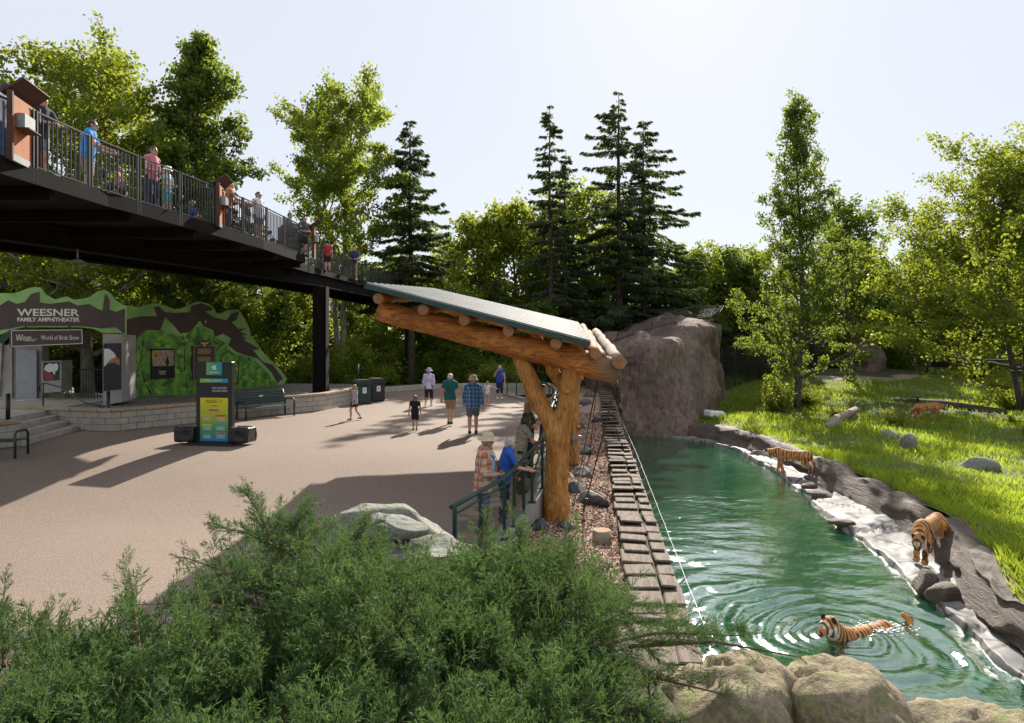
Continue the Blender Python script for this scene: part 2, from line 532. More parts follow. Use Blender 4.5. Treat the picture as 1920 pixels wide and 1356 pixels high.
# --- plaza: one sheet following the slope of the ground
xs = list(np.arange(-60, -2.0, 2.0)) + list(np.linspace(-2, 0, 4))
ys = list(np.arange(5, 46.6, .75))
def plaza_x(i, n):
    return lambda y: -60 + (rail_x(min(y, 36)) - .12 + (3.2 * sstep((y - 36) / 1.0) if y > 36 else 0) + 60) * (i / (n - 1)) ** .6
tag(grid_sheet("plaza", [plaza_x(i, 40) for i in range(40)], ys, plaza_z, M_PLAZA), kind='structure')

# --- kerb under the railing
kb = MB()
kys = [6, 7, 8.2, 9.65, 11.4, 13.6, 14.5, 17, 20, 24, 28, 31.6, 34, 36]
for a, c in zip(kys[:-1], kys[1:]):
    za, zc = plaza_z(0, a) + .10, plaza_z(0, c) + .10
    A, C = Vector((rail_x(a), a, za - .5)), Vector((rail_x(c), c, zc - .5))
    kb.bar(A, C, .30, 1.0)
tag(kb.build("kerb", M_KERB), kind='structure')

# --- mulch bed between the kerb and the pool wall
def mulch_z(x, y):
    return MULCH_Z + .10 * math.sin(x * 2.1 + y * .8) * math.sin(y * .9) + .16 * sstep((x - rail_x(min(max(y, 6), 36)) - .1) / .5 if False else 0) + (.55 * sstep((y - 26) / 8))
def bed_x(i, n):
    return lambda y: rail_x(min(y, 36)) + .05 + (wall_x(y) - .02 - rail_x(min(y, 36)) - .05) * i / (n - 1)
tag(grid_sheet("mulch_bed", [bed_x(i, 14) for i in range(14)], list(np.arange(4, 47.1, .5)), mulch_z, M_MULCH), kind='structure')
rg = np.random.default_rng(5)
N = 26000
yy = 7.5 + 24 * rg.random(N) ** 1.8; t = rg.random(N)
V = np.zeros((N, 4, 3)); 
rx = np.array([rail_x(min(y, 36)) for y in yy]); wx = np.array([wall_x(y) for y in yy])
xx = rx + .2 + (wx - .62 - rx - .2) * t
zz = np.array([mulch_z(a, c) for a, c in zip(xx, yy)]) + .012
ang = rg.random(N) * 6.283; L = .02 + .05 * rg.random(N); Wd = .008 + .012 * rg.random(N); tilt = rg.normal(0, .35, N)
dx, dy, dz = np.cos(ang) * np.cos(tilt), np.sin(ang) * np.cos(tilt), np.sin(tilt)
px, py = -np.sin(ang), np.cos(ang); roll = rg.normal(0, .4, N)
for q, (s1, s2) in enumerate(((-1, -1), (1, -1), (1, 1), (-1, 1))):
    V[:, q, 0] = xx + s1 * L * dx + s2 * Wd * px; V[:, q, 1] = yy + s1 * L * dy + s2 * Wd * py; V[:, q, 2] = zz + s1 * L * dz + s2 * Wd * roll + .01
ch = mesh_np("wood_chips", V.reshape(-1, 3), np.arange(N * 4).reshape(N, 4), M_CHIP)
tag(ch, "loose reddish wood chips covering the mulch bed", "mulch", kind='stuff')

# --- pool: left wall, floor, bank
pw = MB()
pys = [2, 5, 7.6, 12.8, 22, 30, 41, 46]
for a, c in zip(pys[:-1], pys[1:]):
    pw.bar((wall_x(a) - .12, a, -3.05), (wall_x(c) - .12, c, -3.05), .26, 4.3)
o = pw.build("pool_wall", M_CONC); tag(o, kind='structure')

def bank_profile(y):
    """(x, z) samples across the bank at distance y"""
    R, Lp = water_x(y), lip_x(y)
    F = max(R + .3, Lp - .78)
    return R, F, Lp
def bank_mesh(name, t0, t1, nt_, xz, mat, step=.11, y0=4.0, y1=39.4, amp=.06):
    yv = np.arange(y0, y1, step); V = []
    for y in yv:
        R, F_, Lp = bank_profile(y)
        for i in range(nt_):
            t = t0 + (t1 - t0) * i / (nt_ - 1)
            x, z = xz(t, R, F_, Lp); V.append((x, y, z))
    V = np.array(V); nn = nt_
    F = []
    for j in range(len(yv) - 1):
        for i in range(nn - 1):
            a = j * nn + i; F.append((a, a + 1, a + nn + 1, a + nn))
    return V, np.array(F)
def curb_xz(t, R, F_, Lp):     # t 0..1 from the inner foot over the ridge to the grass
    w = Lp + .3 - F_
    x = F_ - .05 + w * t
    z = -2.36 + .70 * sstep(t / .42) - .06 * sstep((t - .62) / .38)
    return x, z
V, F = bank_mesh("rock_curb", 0, 1, 26, curb_xz, None)
nz = fbm(V * np.array([1.1, .9, 1.5]), 4); lay = fbm(np.c_[V[:, 0] * .8 + 3, V[:, 1] * .55, V[:, 2] * 5], 3)
st_ = fbm(np.c_[V[:, 0] * 3.2 + V[:, 1] * .8, V[:, 1] * .7, V[:, 2] * 4], 3)
V[:, 2] += .13 * nz + .07 * lay + .05 * st_; V[:, 0] += .14 * lay + .05 * st_
tag(mesh_np("rock_kerb", V, F, M_GUNITE, smooth=True), "dark layered rock ridge edging the grass bank above the pool", "rock ledge", kind='structure')
def shelf_xz(t, R, F_, Lp):
    if t < .25:
        k = t / .25; x = R - 2.6 + 2.5 * k; z = -4.3 + 1.65 * k ** .7
        return x, z
    k = (t - .25) / .75
    x = R - .10 + (F_ + .12 - R + .10) * k
    z = -2.66 + .30 * sstep(k / .12) + .05 * k
    return x, z
V, F = bank_mesh("shelf", 0, 1, 44, shelf_xz, None, step=.10)
# cracked slabs: every cell of a jittered lattice has its own height, joints are cut in
cell = np.array([1.0, 1.35]); rgs = np.random.default_rng(11)
gx = np.floor(V[:, 0] / cell[0]).astype(int); gy = np.floor(V[:, 1] / cell[1]).astype(int)
best = np.full(len(V), 9.0); sec = np.full(len(V), 9.0); hid = np.zeros(len(V))
for ox in (-1, 0, 1):
    for oy in (-1, 0, 1):
        cx, cy = gx + ox, gy + oy
        jx = (cx + .5 + .42 * hash3(cx, cy, 0 * cx + 3)) * cell[0]; jy = (cy + .5 + .42 * hash3(cx, cy, 0 * cx + 7)) * cell[1]
        dd = np.hypot(V[:, 0] - jx, (V[:, 1] - jy) * .8); hh = hash3(cx, cy, 0 * cx + 11)
        closer = dd < best
        sec = np.where(closer, best, np.minimum(sec, dd)); hid = np.where(closer, hh, hid); best = np.where(closer, dd, best)
land = np.clip((V[:, 2] + 2.62) / .2, 0, 1)
V[:, 2] += land * (.055 * hid + .03 * fbm(V * 2.2, 3)) - land * .05 * np.clip(1 - (sec - best) / .07, 0, 1)
V[:, 0] += (1 - land) * 0 + .22 * fbm(np.c_[V[:, 1] * .8, V[:, 1] * 0, V[:, 0] * .05], 3) * np.clip(1 - np.abs(V[:, 2] + 2.55) / .5, 0, 1)
V[:, 2] += (1 - land) * .12 * fbm(V * .9, 4)
tag(mesh_np("rock_shelf", V, F, M_SHELF, smooth=True), "flat wet pale rock shelf along the pool edge", "rock shelf", kind='structure')
fl = grid_sheet("pool_floor", [lambda y: wall_x(y) - .1, lambda y: .5 * (wall_x(y) + water_x(y) - 2.0), lambda y: water_x(y) - 2.2, lambda y: water_x(y) + .3], list(np.arange(2, 41, 1.0)), lambda x, y: -4.15, M_POOL)
tag(fl, kind='structure')

# --- water
TIGER_SWIM = (6.05, 12.4)
def water_grid(x0f, x1f, nx, y0, y1, ny):
    yv = np.linspace(y0, y1, ny); V = np.zeros((ny, nx, 3))
    for j, y in enumerate(yv):
        V[j, :, 0] = np.linspace(x0f(y), x1f(y), nx); V[j, :, 1] = y
    V = V.reshape(-1, 3)
    X, Y = V[:, 0], V[:, 1]
    r = np.hypot(X - TIGER_SWIM[0] + .1, (Y - TIGER_SWIM[1])) + .22 * fbm(np.c_[X, Y, 0 * X] * .8, 3)
    amp = .6 + .7 * vnoise(np.c_[X * .9, Y * .9, 0 * X + 5])
    w = .026 * amp * np.sin(6.283 * r / .62 + .5 * r) * np.exp(-((r - 2.0) / 1.7) ** 2)
    w += .012 * np.sin(6.283 * (r / .24) + 1) * np.exp(-(r / .9) ** 2)
    q = np.c_[X * .9, Y * 1.6, 0 * X]
    calm = .35 + .65 / (1 + np.exp((Y - 24) / 3.0))
    w += .012 * calm * fbm(q * 1.4, 4) + .02 * calm * vnoise(q * .5)
    V[:, 2] = WATER_Z + w
    a = (np.arange(ny - 1)[:, None] * nx + np.arange(nx - 1)[None, :]).ravel()
    return V, np.stack([a, a + 1, a + nx + 1, a + nx], 1)
m, n, l, b = nt("pool_water")
v = world_co(n, l, (1, 1.7, 1))
w1 = noise_n(n, l, v, 3.2, 4, .55, .4); w2 = noise_n(n, l, v, 11, 3, .5)
hgt = mathn(n, l, 'ADD', w1, mathn(n, l, 'MULTIPLY', w2, .22))
bp = n.new("ShaderNodeBump"); bp.inputs['Strength'].default_value = .22; bp.inputs['Distance'].default_value = .05
l.new(hgt, bp.inputs['Height'])
gl = n.new("ShaderNodeBsdfGlossy"); gl.inputs['Roughness'].default_value = .045; gl.inputs['Color'].default_value = (1, 1, 1, 1)
l.new(bp.outputs[0], gl.inputs['Normal'])
tr = n.new("ShaderNodeBsdfTransparent"); tr.inputs['Color'].default_value = (.42, .80, .58, 1)
df = n.new("ShaderNodeBsdfDiffuse"); df.inputs['Color'].default_value = (.007, .135, .058, 1)
body = n.new("ShaderNodeMixShader"); body.inputs[0].default_value = .42
l.new(tr.outputs[0], body.inputs[1]); l.new(df.outputs[0], body.inputs[2])
fr = n.new("ShaderNodeFresnel"); fr.inputs['IOR'].default_value = 1.33; l.new(bp.outputs[0], fr.inputs['Normal'])
mx = n.new("ShaderNodeMixShader")
fac = mathn(n, l, 'MINIMUM', mathn(n, l, 'MULTIPLY', fr.outputs[0], 3.6), .54)
l.new(fac, mx.inputs[0]); l.new(body.outputs[0], mx.inputs[1]); l.new(gl.outputs[0], mx.inputs[2])
l.new(mx.outputs[0], n["Material Output"].inputs[0])
M_WATER = m
V, F = water_grid(lambda y: wall_x(y), lambda y: water_x(y) + .35, 190, 3.0, 24.0, 400)
V2, F2 = water_grid(lambda y: wall_x(y), lambda y: water_x(y) + .35, 60, 24.0, 40.0, 90)
F = np.concatenate([F, F2 + len(V)]); V = np.concatenate([V, V2])
tag(mesh_np("pool_water", V, F, M_WATER, smooth=True), kind='structure')

# --- enclosure ground with grass
M_TURF = pmat("turf_soil", (.10, .13, .03), (.06, .09, .02), .8, .95, .5, 12, .04, space='world')
M_PATH = pmat("dirt_path", (.30, .25, .19), (.24, .20, .15), 1.0, .95, .3, 20, .02, space='world')
def enc_col(i, n):
    return lambda y: lip_x(min(max(y, 3), 40)) + .05 + (62 - lip_x(min(max(y, 3), 40))) * (i / (n - 1)) ** 1.4
encys = list(np.arange(2, 70.1, .8))
tag(grid_sheet("grass_bank", [enc_col(i, 50) for i in range(50)], encys, enc_z, M_TURF), kind='structure')
pth = grid_sheet("dirt_path", list(np.linspace(27, 36, 12)), list(np.linspace(58.5, 61.5, 6)), lambda x, y: enc_z(x, y) + .03 - .02 * abs(y - 60), M_PATH)
tag(pth, kind='structure')

M_GRASS = leaf_mat("grass_blade", (.13, .235, .028), (.275, .35, .04), .54, (.64, .76, .065), .6, .35)
rg = np.random.default_rng(3)
def grass(n, x0, x1, y0, y1, hmin, hmax, wid, keep=None, pw=1.0):
    y = y0 + (y1 - y0) * rg.random(n) ** pw
    lx = np.array([lip_x(min(max(q, 3), 40)) for q in y]) + .15
    x = np.maximum(x0, lx) + (x1 - np.maximum(x0, lx)) * rg.random(n) ** 1.25
    dens = vnoise(np.c_[x * .35, y * .35, 0 * x]); hgt = hmin + (hmax - hmin) * np.clip(.45 + .5 * dens + .3 * rg.random(n), 0, 1)
    ok = rg.random(n) < np.clip(.8 + .5 * dens, .15, 1)
    ok &= ~((y > 58) & (y < 62) & (x > 26.8) & (x < 36.2))
    x, y, hgt = x[ok], y[ok], hgt[ok]
    z = np.array([enc_z(a, c) for a, c in zip(x, y)]) - .02
    a = rg.random(len(x)) * 6.283; lean = rg.normal(0, .35, (len(x), 2)) * hgt[:, None]
    w = wid * (.6 + .8 * rg.random(len(x)))
    ca, sa = np.cos(a) * w, np.sin(a) * w
    base = np.c_[x, y, z]
    P = np.stack([base + np.c_[ca, sa, 0 * ca], base - np.c_[ca, sa, 0 * ca],
                  base + np.c_[lean * .5 - np.c_[ca, sa] * .8, hgt * .62], base + np.c_[lean, hgt]], 1)
    P[:, 2, :] = base + np.c_[lean * .45, hgt * .6] - np.c_[ca, sa, 0 * ca] * .7
    P3 = base + np.c_[lean * .45, hgt * .6] + np.c_[ca, sa, 0 * ca] * .7
    Q = np.concatenate([P[:, [0, 1, 2]], P3[:, None, :], P[:, [3]]], 1)      # base a, base b, mid b, mid a, tip
    k = np.arange(len(x)) * 5
    F4 = np.stack([k, k + 1, k + 2, k + 3], 1)
    tip = np.stack([k + 3, k + 2, k + 4, k + 4], 1)
    return Q.reshape(-1, 3), np.stack([k, k + 1, k + 2, k + 4], 1), np.stack([k, k + 2, k + 4, k + 3], 1)
GV = []; GF = []; off = 0
for args in ((52000, 8, 30, 8, 30, .10, .34, .012), (52000, 8, 46, 26, 66, .14, .42, .02), (22000, 8, 22, 8, 24, .12, .40, .010)):
    Vq, Fa, Fb = grass(*args)
    Fq = np.stack([Fa[:, 0], Fa[:, 1], Fa[:, 2], Fa[:, 3]], 1)
    keepv = Vq; GV.append(Vq); GF.append(Fq + off); off += len(Vq)
tag(mesh_np("meadow_grass", np.concatenate(GV), np.concatenate(GF), M_GRASS), "tall bright green grass covering the tiger enclosure", "grass", kind='stuff')

# --- planted mound in front of the camera
def mound_z(x, y):
    k = sstep((7.6 - y) / 2.2) * sstep((x + 9) / 2) * sstep((2.1 - x) / 1.2) * sstep((y - .5) / 1.0)
    return -.95 + 1.45 * k + .05 * math.sin(3 * x) * math.sin(2.3 * y)
tag(grid_sheet("planting_mound", list(np.arange(-9, 2.9, .3)), list(np.arange(0, 8.3, .3)), mound_z, M_SOIL, keep=lambda x, y: mound_z(x, y) > -.93), kind='structure')

# --- distant hill
hb = MB()
hp = [(-26, 0), (-20, 8), (-12, 16), (-5, 20), (0, 21), (6, 19), (13, 14), (20, 7), (26, 0)]
hb.prism(hp, 0, 60, Matrix.Translation((120, 215, -2)) @ Matrix.Rotation(RAD(90), 4, 'X') @ Matrix.Rotation(0, 4, 'Z'))
tag(hb.build("hill", pmat("far_hill", (.22, .24, .27), (.16, .19, .19), .1, .9, space='world')), kind='structure')
# ================================================================== trees and shrubs
M_BARK = pmat("bark_grey", (.13, .11, .09), (.06, .05, .04), 6, .9, .9, 14, .03, stretch=(1, 1, .25))
M_BARK_PALE = pmat("bark_pale", (.42, .39, .34), (.16, .14, .12), 4, .85, .6, 14, .02, stretch=(1, 1, .6))
M_BARK_RED = pmat("bark_conifer", (.12, .085, .065), (.05, .04, .035), 6, .95, .9, 14, .03, stretch=(1, 1, .3))
L_MID = leaf_mat("leaf_mid_green", (.07, .125, .02), (.15, .20, .03), .55, (.46, .54, .05))
L_YEL = leaf_mat("leaf_yellow_green", (.08, .135, .02), (.165, .205, .03), .54, (.48, .54, .045))
L_DARK = leaf_mat("leaf_dark_green", (.045, .085, .02), (.095, .15, .032), .5, (.32, .42, .045))
L_POP = leaf_mat("leaf_poplar", (.055, .105, .022), (.12, .17, .036), .5, (.38, .47, .055))
L_NEEDLE = leaf_mat("spruce_needles", (.05, .08, .038), (.095, .12, .05), .38, (.22, .28, .06), .7)
L_SHRUB = leaf_mat("leaf_shrub", (.09, .155, .03), (.20, .25, .045), .54, (.58, .62, .09))

def rhomb(c, size, rg, flat=.0, asp=.62):
    n = len(c)
    u = rg.normal(size=(n, 3)); u[:, 2] *= (1 - flat); u /= np.linalg.norm(u, axis=1)[:, None]
    w = rg.normal(size=(n, 3)); w -= (w * u).sum(1)[:, None] * u; w /= np.linalg.norm(w, axis=1)[:, None]
    s = (size * (.55 + .75 * rg.random(n)))[:, None] if np.ndim(size) else size * (.55 + .75 * rg.random(n))[:, None]
    P = np.stack([c + u * s, c + w * s * asp - u * s * .15, c - u * s, c - w * s * asp - u * s * .15], 1)
    return P.reshape(-1, 3)
def quads(nq): return np.arange(nq * 4).reshape(nq, 4)

def broadleaf(name, seed, H, R, tr, cb, n_limb, n_leaf, leaf, lmat, bark, prof=None, up=.55, fork=0, sig=.42, sub=6, lean=(0, 0), low=None):
    """returns an Empty with the parts trunk and crown, base at the origin"""
    rg = np.random.default_rng(seed); root = empty(name)
    prof = prof or (lambda t: math.sin(math.pi * min(1, .12 + .85 * t)) ** .7)
    tb = MB(); anchors = []; wts = []
    stems = [(0, 0, 0, 0)] if not fork else [(math.cos(a) * .1, math.sin(a) * .1, math.cos(a) * .12, math.sin(a) * .12) for a in [6.283 * i / fork + seed for i in range(fork)]]
    for si, (sx, sy, lx, ly) in enumerate(stems):
        nseg = 9; tp = []; ph = rg.random() * 6
        for i in range(nseg + 1):
            t = i / nseg
            tp.append(Vector((sx + (lx + lean[0]) * H * t + .012 * H * math.sin(ph + 4 * t), sy + (ly + lean[1]) * H * t + .012 * H * math.cos(ph + 5 * t), H * .94 * t)))
        r = [tr * (1.25 if i == 0 else 1) * (1 - .93 * (i / nseg) ** .9) / (1 if not fork else fork ** .5) + .012 for i in range(nseg + 1)]
        tb.tube(tp, r, 8, wob=.06, seed=seed)
        nl = n_limb // len(stems)
        for i in range(nl):
            t = cb + (.97 - cb) * ((i + rg.random() * .8) / nl)
            k = t * nseg; j = min(int(k), nseg - 1); p0 = tp[j].lerp(tp[j + 1], k - j)
            az = i * 2.39996 + rg.normal(0, .35) + si * 1.3
            tt = (t - cb) / (1 - cb)
            L = R * prof(tt) * rg.uniform(.72, 1.15)
            el = up * (.35 + 1.0 * tt) + rg.normal(0, .12)
            dirv = Vector((math.cos(az) * math.cos(el), math.sin(az) * math.cos(el), math.sin(el)))
            pts = [p0]; d = dirv.copy()
            for q in range(4):
                d = (d + Vector((rg.normal(0, .12), rg.normal(0, .12), .10))).normalized()
                pts.append(pts[-1] + d * L / 4)
            rl = max(.018, r[j] * .5)
            tb.tube(pts, [rl * (1 - .8 * q / 4) for q in range(5)], 5, cap=False)
            for s in range(sub):
                f = .25 + .75 * (s + rg.random()) / sub
                kk = f * 4; jj = min(int(kk), 3); b0 = pts[jj].lerp(pts[jj + 1], kk - jj)
                d2 = (d * .5 + Vector((rg.normal(0, .7), rg.normal(0, .7), rg.normal(.15, .45)))).normalized()
                L2 = L * rg.uniform(.22, .42) + .25
                b1 = b0 + d2 * L2
                tb.tube([b0, b0.lerp(b1, .5) + Vector((0, 0, .04 * L2)), b1], [rl * .35, rl * .25, .006], 3, cap=False)
                anchors.append((b0, b1)); wts.append(L2 * (.6 + .8 * rg.random()))
    tb.build("trunk", bark, root)
    A = np.array([a for a, _ in anchors]); B = np.array([b_ for _, b_ in anchors]); w = np.array(wts); w /= w.sum()
    k = rg.choice(len(A), n_leaf, p=w); t = rg.random(n_leaf)[:, None] ** .7
    c = A[k] + (B[k] - A[k]) * t * 1.1 + np.clip(rg.normal(0, sig, (n_leaf, 3)), -1.5 * sig, 1.5 * sig) * np.array([1, 1, .75]) * (.5 + .5 * rg.random((n_leaf, 1)))
    if low is not None: c = c[c[:, 2] > low]
    mesh_np("crown", rhomb(c, leaf, rg), quads(len(c)), lmat, root)
    return root

def spruce(name, seed, H, R, tr, n_whorl, per, lmat=None, gap=.25, cb=.12, side=None, asym=.5):
    rg = np.random.default_rng(seed); root = empty(name); tb = MB()
    tb.tube([(0, 0, -.2), (.02 * H * .2, 0, H * .35), (0, .01 * H, H * .7), (0, 0, H)], [tr * 1.15, tr * .8, tr * .45, .015], 8)
    cs = []; ds = []; sz = []
    for wv in range(n_whorl):
        t0 = cb + (1 - cb) * (wv + .3 * rg.random()) / n_whorl
        for q in range(per):
            t = min(.995, t0 + rg.normal(0, .5) * (1 - cb) / n_whorl)
            if rg.random() < gap * (.4 + .6 * t): continue
            az = rg.random() * 6.283
            L = R * (1 - t) ** .66 * rg.uniform(.45, 1.2) + .25
            if side is not None: L *= 1 + asym * math.cos(az - side)
            L = max(.25, L)
            z0 = H * t; nseg = 5; p = Vector((0, 0, z0)); pts = [p.copy()]
            el = rg.uniform(-.10, .12) + .25 * t
            for s in range(nseg):
                e = el - .32 * math.sin(math.pi * s / nseg) + (.22 if s > 3 else 0)
                p = p + Vector((math.cos(az) * math.cos(e), math.sin(az) * math.cos(e), math.sin(e))) * L / nseg
                pts.append(p.copy())
            tb.tube(pts, [.035 * (1 - t) + .015] * 3 + [.014] * 3, 3, cap=False)
            m_ = int(18 + 42 * L)
            f = rg.random(m_) ** .75 * nseg; j = np.minimum(f.astype(int), nseg - 1); P = np.array(pts)
            c = P[j] + (P[j + 1] - P[j]) * (f - j)[:, None]
            sidev = np.array([-math.sin(az), math.cos(az), 0]); out = np.array([math.cos(az), math.sin(az), 0])
            sg = rg.choice([-1, 1], m_)[:, None] * rg.random((m_, 1))
            wdt = (.20 + .17 * L) * (1.05 - f / nseg)[:, None]
            c = c + sidev * sg * wdt
            dv = sidev * sg * .9 + out * .6 + np.array([0, 0, -1]) * (.30 + .9 * rg.random((m_, 1)) ** 2)
            c = c + np.array([0, 0, -1]) * (.10 * rg.random((m_, 1)))
            cs.append(c); ds.append(dv); sz.append(np.full(m_, .19 + .03 * L))
    tb.build("trunk", M_BARK_RED, root)
    c = np.concatenate(cs); d = np.concatenate(ds); s = np.concatenate(sz)[:, None] * (.6 + .7 * rg.random((len(c), 1)))
    d /= np.linalg.norm(d, axis=1)[:, None]
    w = np.cross(d, rg.normal(size=d.shape)); w /= np.linalg.norm(w, axis=1)[:, None]
    P = np.stack([c - d * s * .2, c + w * s * .24 + d * s * .4, c + d * s * 1.2, c - w * s * .24 + d * s * .4], 1).reshape(-1, 3)
    mesh_np("crown", P, quads(len(c)), lmat or L_NEEDLE, root)
    return root

def shrub(name, seed, R, H, n_leaf, leaf, lmat, stems=9):
    rg = np.random.default_rng(seed); root = empty(name); tb = MB(); A = []; B = []
    for i in range(stems):
        az = i * 2.4 + rg.normal(0, .3); rr = R * rg.uniform(.2, .95); h = H * rg.uniform(.55, 1.05) * (1.1 - .5 * rr / R)
        pts = [Vector((0, 0, -.05)), Vector((math.cos(az) * rr * .4, math.sin(az) * rr * .4, h * .5)), Vector((math.cos(az) * rr, math.sin(az) * rr, h))]
        tb.tube(pts, [.03, .02, .006], 4, cap=False)
        for s in range(7):
            f = .2 + .8 * rg.random(); b0 = pts[0].lerp(pts[1], f * 2) if f < .5 else pts[1].lerp(pts[2], f * 2 - 1)
            b1 = b0 + Vector((rg.normal(0, .3), rg.normal(0, .3), rg.normal(.05, .22))) * R * .7
            A.append(b0); B.append(b1)
    tb.build("stem", M_BARK, root)
    A, B = np.array(A), np.array(B); k = rg.integers(0, len(A), n_leaf)
    c = A[k] + (B[k] - A[k]) * rg.random((n_leaf, 1)) * 1.1 + rg.normal(0, .12 * R, (n_leaf, 3))
    c[:, 2] = np.abs(c[:, 2])
    mesh_np("foliage", rhomb(c, leaf, rg), quads(n_leaf), lmat, root)
    return root
def place(root, x, y, z, rz=0.0, sc=1.0, label=None, cat='tree', group=None):
    root.location = (x, y, z); root.rotation_euler = (0, 0, rz)
    root.scale = (sc, sc, sc) if not hasattr(sc, '__len__') else sc
    return tag(root, label, cat, group)
def gz(x, y):
    """ground height for planting"""
    if x > wall_x(min(max(y, 2), 48)) and y < 66: return enc_z(x, y) - .05
    return max(terr(x, y), plaza_z(x, y) if y < 46 and x < 6 else -9) - .05

columnar = lambda t: (.55 + .45 * math.sin(math.pi * min(1, t * 1.05))) * (1 - .55 * t ** 3)
# -- the individual trees of the picture
t = broadleaf("poplar_tree", 21, 17.0, 3.0, .26, .18, 46, 34000, .105, L_POP, M_BARK, prof=columnar, up=.75, sig=.28)
place(t, -13.9, 30, -.05, 0, (.92, .92, 1), "tall dark green poplar rising above the walkway, narrow crown, taller than the tree beside it")
t = broadleaf("maple_tree", 22, 15.2, 5.2, .28, .15, 56, 54000, .10, L_YEL, M_BARK_PALE, up=.5, sig=.33)
place(t, -18.2, 29, -.05, 1, 1, "broad yellow-green tree behind the walkway's first information panel")
t = broadleaf("maple_tree", 23, 13.5, 4.0, .25, .2, 40, 20000, .13, L_MID, M_BARK, up=.5)
place(t, -23.5, 29.5, -.05, 1, 1, "mid green tree beside the amphitheater roof, crown cut by thin gaps")
t = broadleaf("cottonwood_tree", 24, 18.6, 5.0, .34, .32, 54, 38000, .12, L_MID, M_BARK_PALE, up=.62, sig=.32, fork=2)
place(t, -11.0, 43, 0, .4, (.86, .86, 1), "big round-crowned cottonwood with forked pale trunk behind the walkway pier")
t = spruce("spruce_tree", 31, 17.4, 4.2, .24, 26, 7, gap=.2, cb=.30)
place(t, -6.7, 45, 0, .4, 1, "wide spruce with drooping boughs standing beside the cottonwood")
t = spruce("spruce_tree", 32, 19.4, 2.6, .20, 27, 6, gap=.42, cb=.3)
place(t, 2.65, 48, 0, 0, 1, "thin spruce with bare gaps and a narrow pointed top")
t = spruce("spruce_tree", 33, 17.0, 2.4, .17, 24, 6, gap=.4, cb=.3)
place(t, 4.0, 50.5, 0, 2, 1, "shorter thin spruce right behind the narrow pointed spruce")
t = spruce("spruce_tree", 34, 21.3, 4.9, .30, 29, 7, gap=.35, side=math.pi, asym=.35, cb=.18)
place(t, 7.9, 50.5, 0, 0, 1, "tallest spruce behind the cliff with long shelf-like boughs")
t = spruce("spruce_tree", 35, 20.0, 5.2, .28, 31, 8, gap=.3, side=0.2, asym=.3, cb=.15)
place(t, 10.2, 53, 0, 0, 1, "dense dark spruce growing against the tallest spruce")
pop = lambda t: (1.0 - .5 * abs(t - .3)) * (1 - .62 * t ** 1.1)
t = broadleaf("poplar_tree", 25, 20.9, 5.6, .22, .07, 60, 27000, .115, L_POP, M_BARK, prof=pop, up=.85, sig=.28)
place(t, 18.7, 44.6, enc_z(18.7, 44.6), 1.0, (.86, .86, 1), "slender tall poplar standing alone in the tiger enclosure grass")
t = broadleaf("elm_tree", 26, 15.5, 4.0, .24, .2, 36, 10000, .16, L_DARK, M_BARK, up=.6)
place(t, 28.3, 57.5, enc_z(28.3, 57.5), 1.0, 1, "dark rounded tree directly behind the slender poplar")
flat = lambda t: 1.0 - .75 * t ** 1.6
t = broadleaf("honeylocust_tree", 27, 17.0, 8.6, .30, .16, 84, 84000, .115, L_YEL, M_BARK, prof=flat, up=.30, sig=.36, fork=3, sub=9)
place(t, 31.2, 41.5, enc_z(31.2, 41.5), .4, 1, "spreading golden-green tree with several leaning trunks over the enclosure")
t = broadleaf("honeylocust_tree", 28, 11.5, 4.6, .2, .3, 30, 10000, .15, L_DARK, M_BARK, prof=flat, up=.35)
place(t, 38.0, 62, enc_z(38, 62), .4, 1, "small dark flat-topped tree at the back of the enclosure")

# -- the wood behind: a few kinds, each tree an object of its own
protos = [broadleaf("woodland_tree", 41, 13.0, 4.2, .22, .12, 34, 10500, .17, L_MID, M_BARK),
          broadleaf("woodland_tree", 42, 12.0, 3.8, .20, .10, 34, 10500, .17, L_YEL, M_BARK),
          broadleaf("woodland_tree", 43, 14.0, 3.6, .22, .10, 34, 10500, .17, L_DARK, M_BARK, up=.7),
          spruce("woodland_spruce", 44, 13.0, 3.2, .18, 26, 7, gap=.1, cb=.08)]
first = [True] * 4
wkind = ["mid green woodland tree", "yellow-green woodland tree", "dark green woodland tree", "young dark spruce"]
def where_is(X, d):
    """a findable thing beside or in front of a spot"""
    px = 960 + FPX * X / d
    for lim, ph in ((100, "behind the amphitheater roof"), (240, "behind the entrance arch"), (420, "behind the painted wall"), (520, "beyond the end of the painted wall"), (600, "behind the walkway pier"), (680, "behind the forked cottonwood"), (740, "between the cottonwood and the wide spruce"), (830, "beside the wide spruce"),
                    (910, "behind the walking man in teal"), (990, "next to the thin pointed spruce"), (1080, "behind the thin pointed spruce"), (1150, "beside the tallest spruce"), (1230, "behind the dense dark spruce"), (1300, "behind the cliff"), (1370, "behind the mesh barrier"), (1440, "beyond the enclosure fence"), (1530, "behind the slender poplar"), (1640, "behind the rock pillar"), (1740, "beyond the small flat-topped tree"), (1830, "behind the fallen log"), (1900, "behind the spreading golden tree")):
        if px < lim: return ph
    return "beyond the leaning trunks of the golden tree"
rg = random.Random(8)
spots = []
def wood(px, d, topy, kind):
    X = (px - 960) / FPX * d; ztop = CAM_Z + (HORIZON - topy) / FPX * d
    spots.append((X, d, ztop, kind))
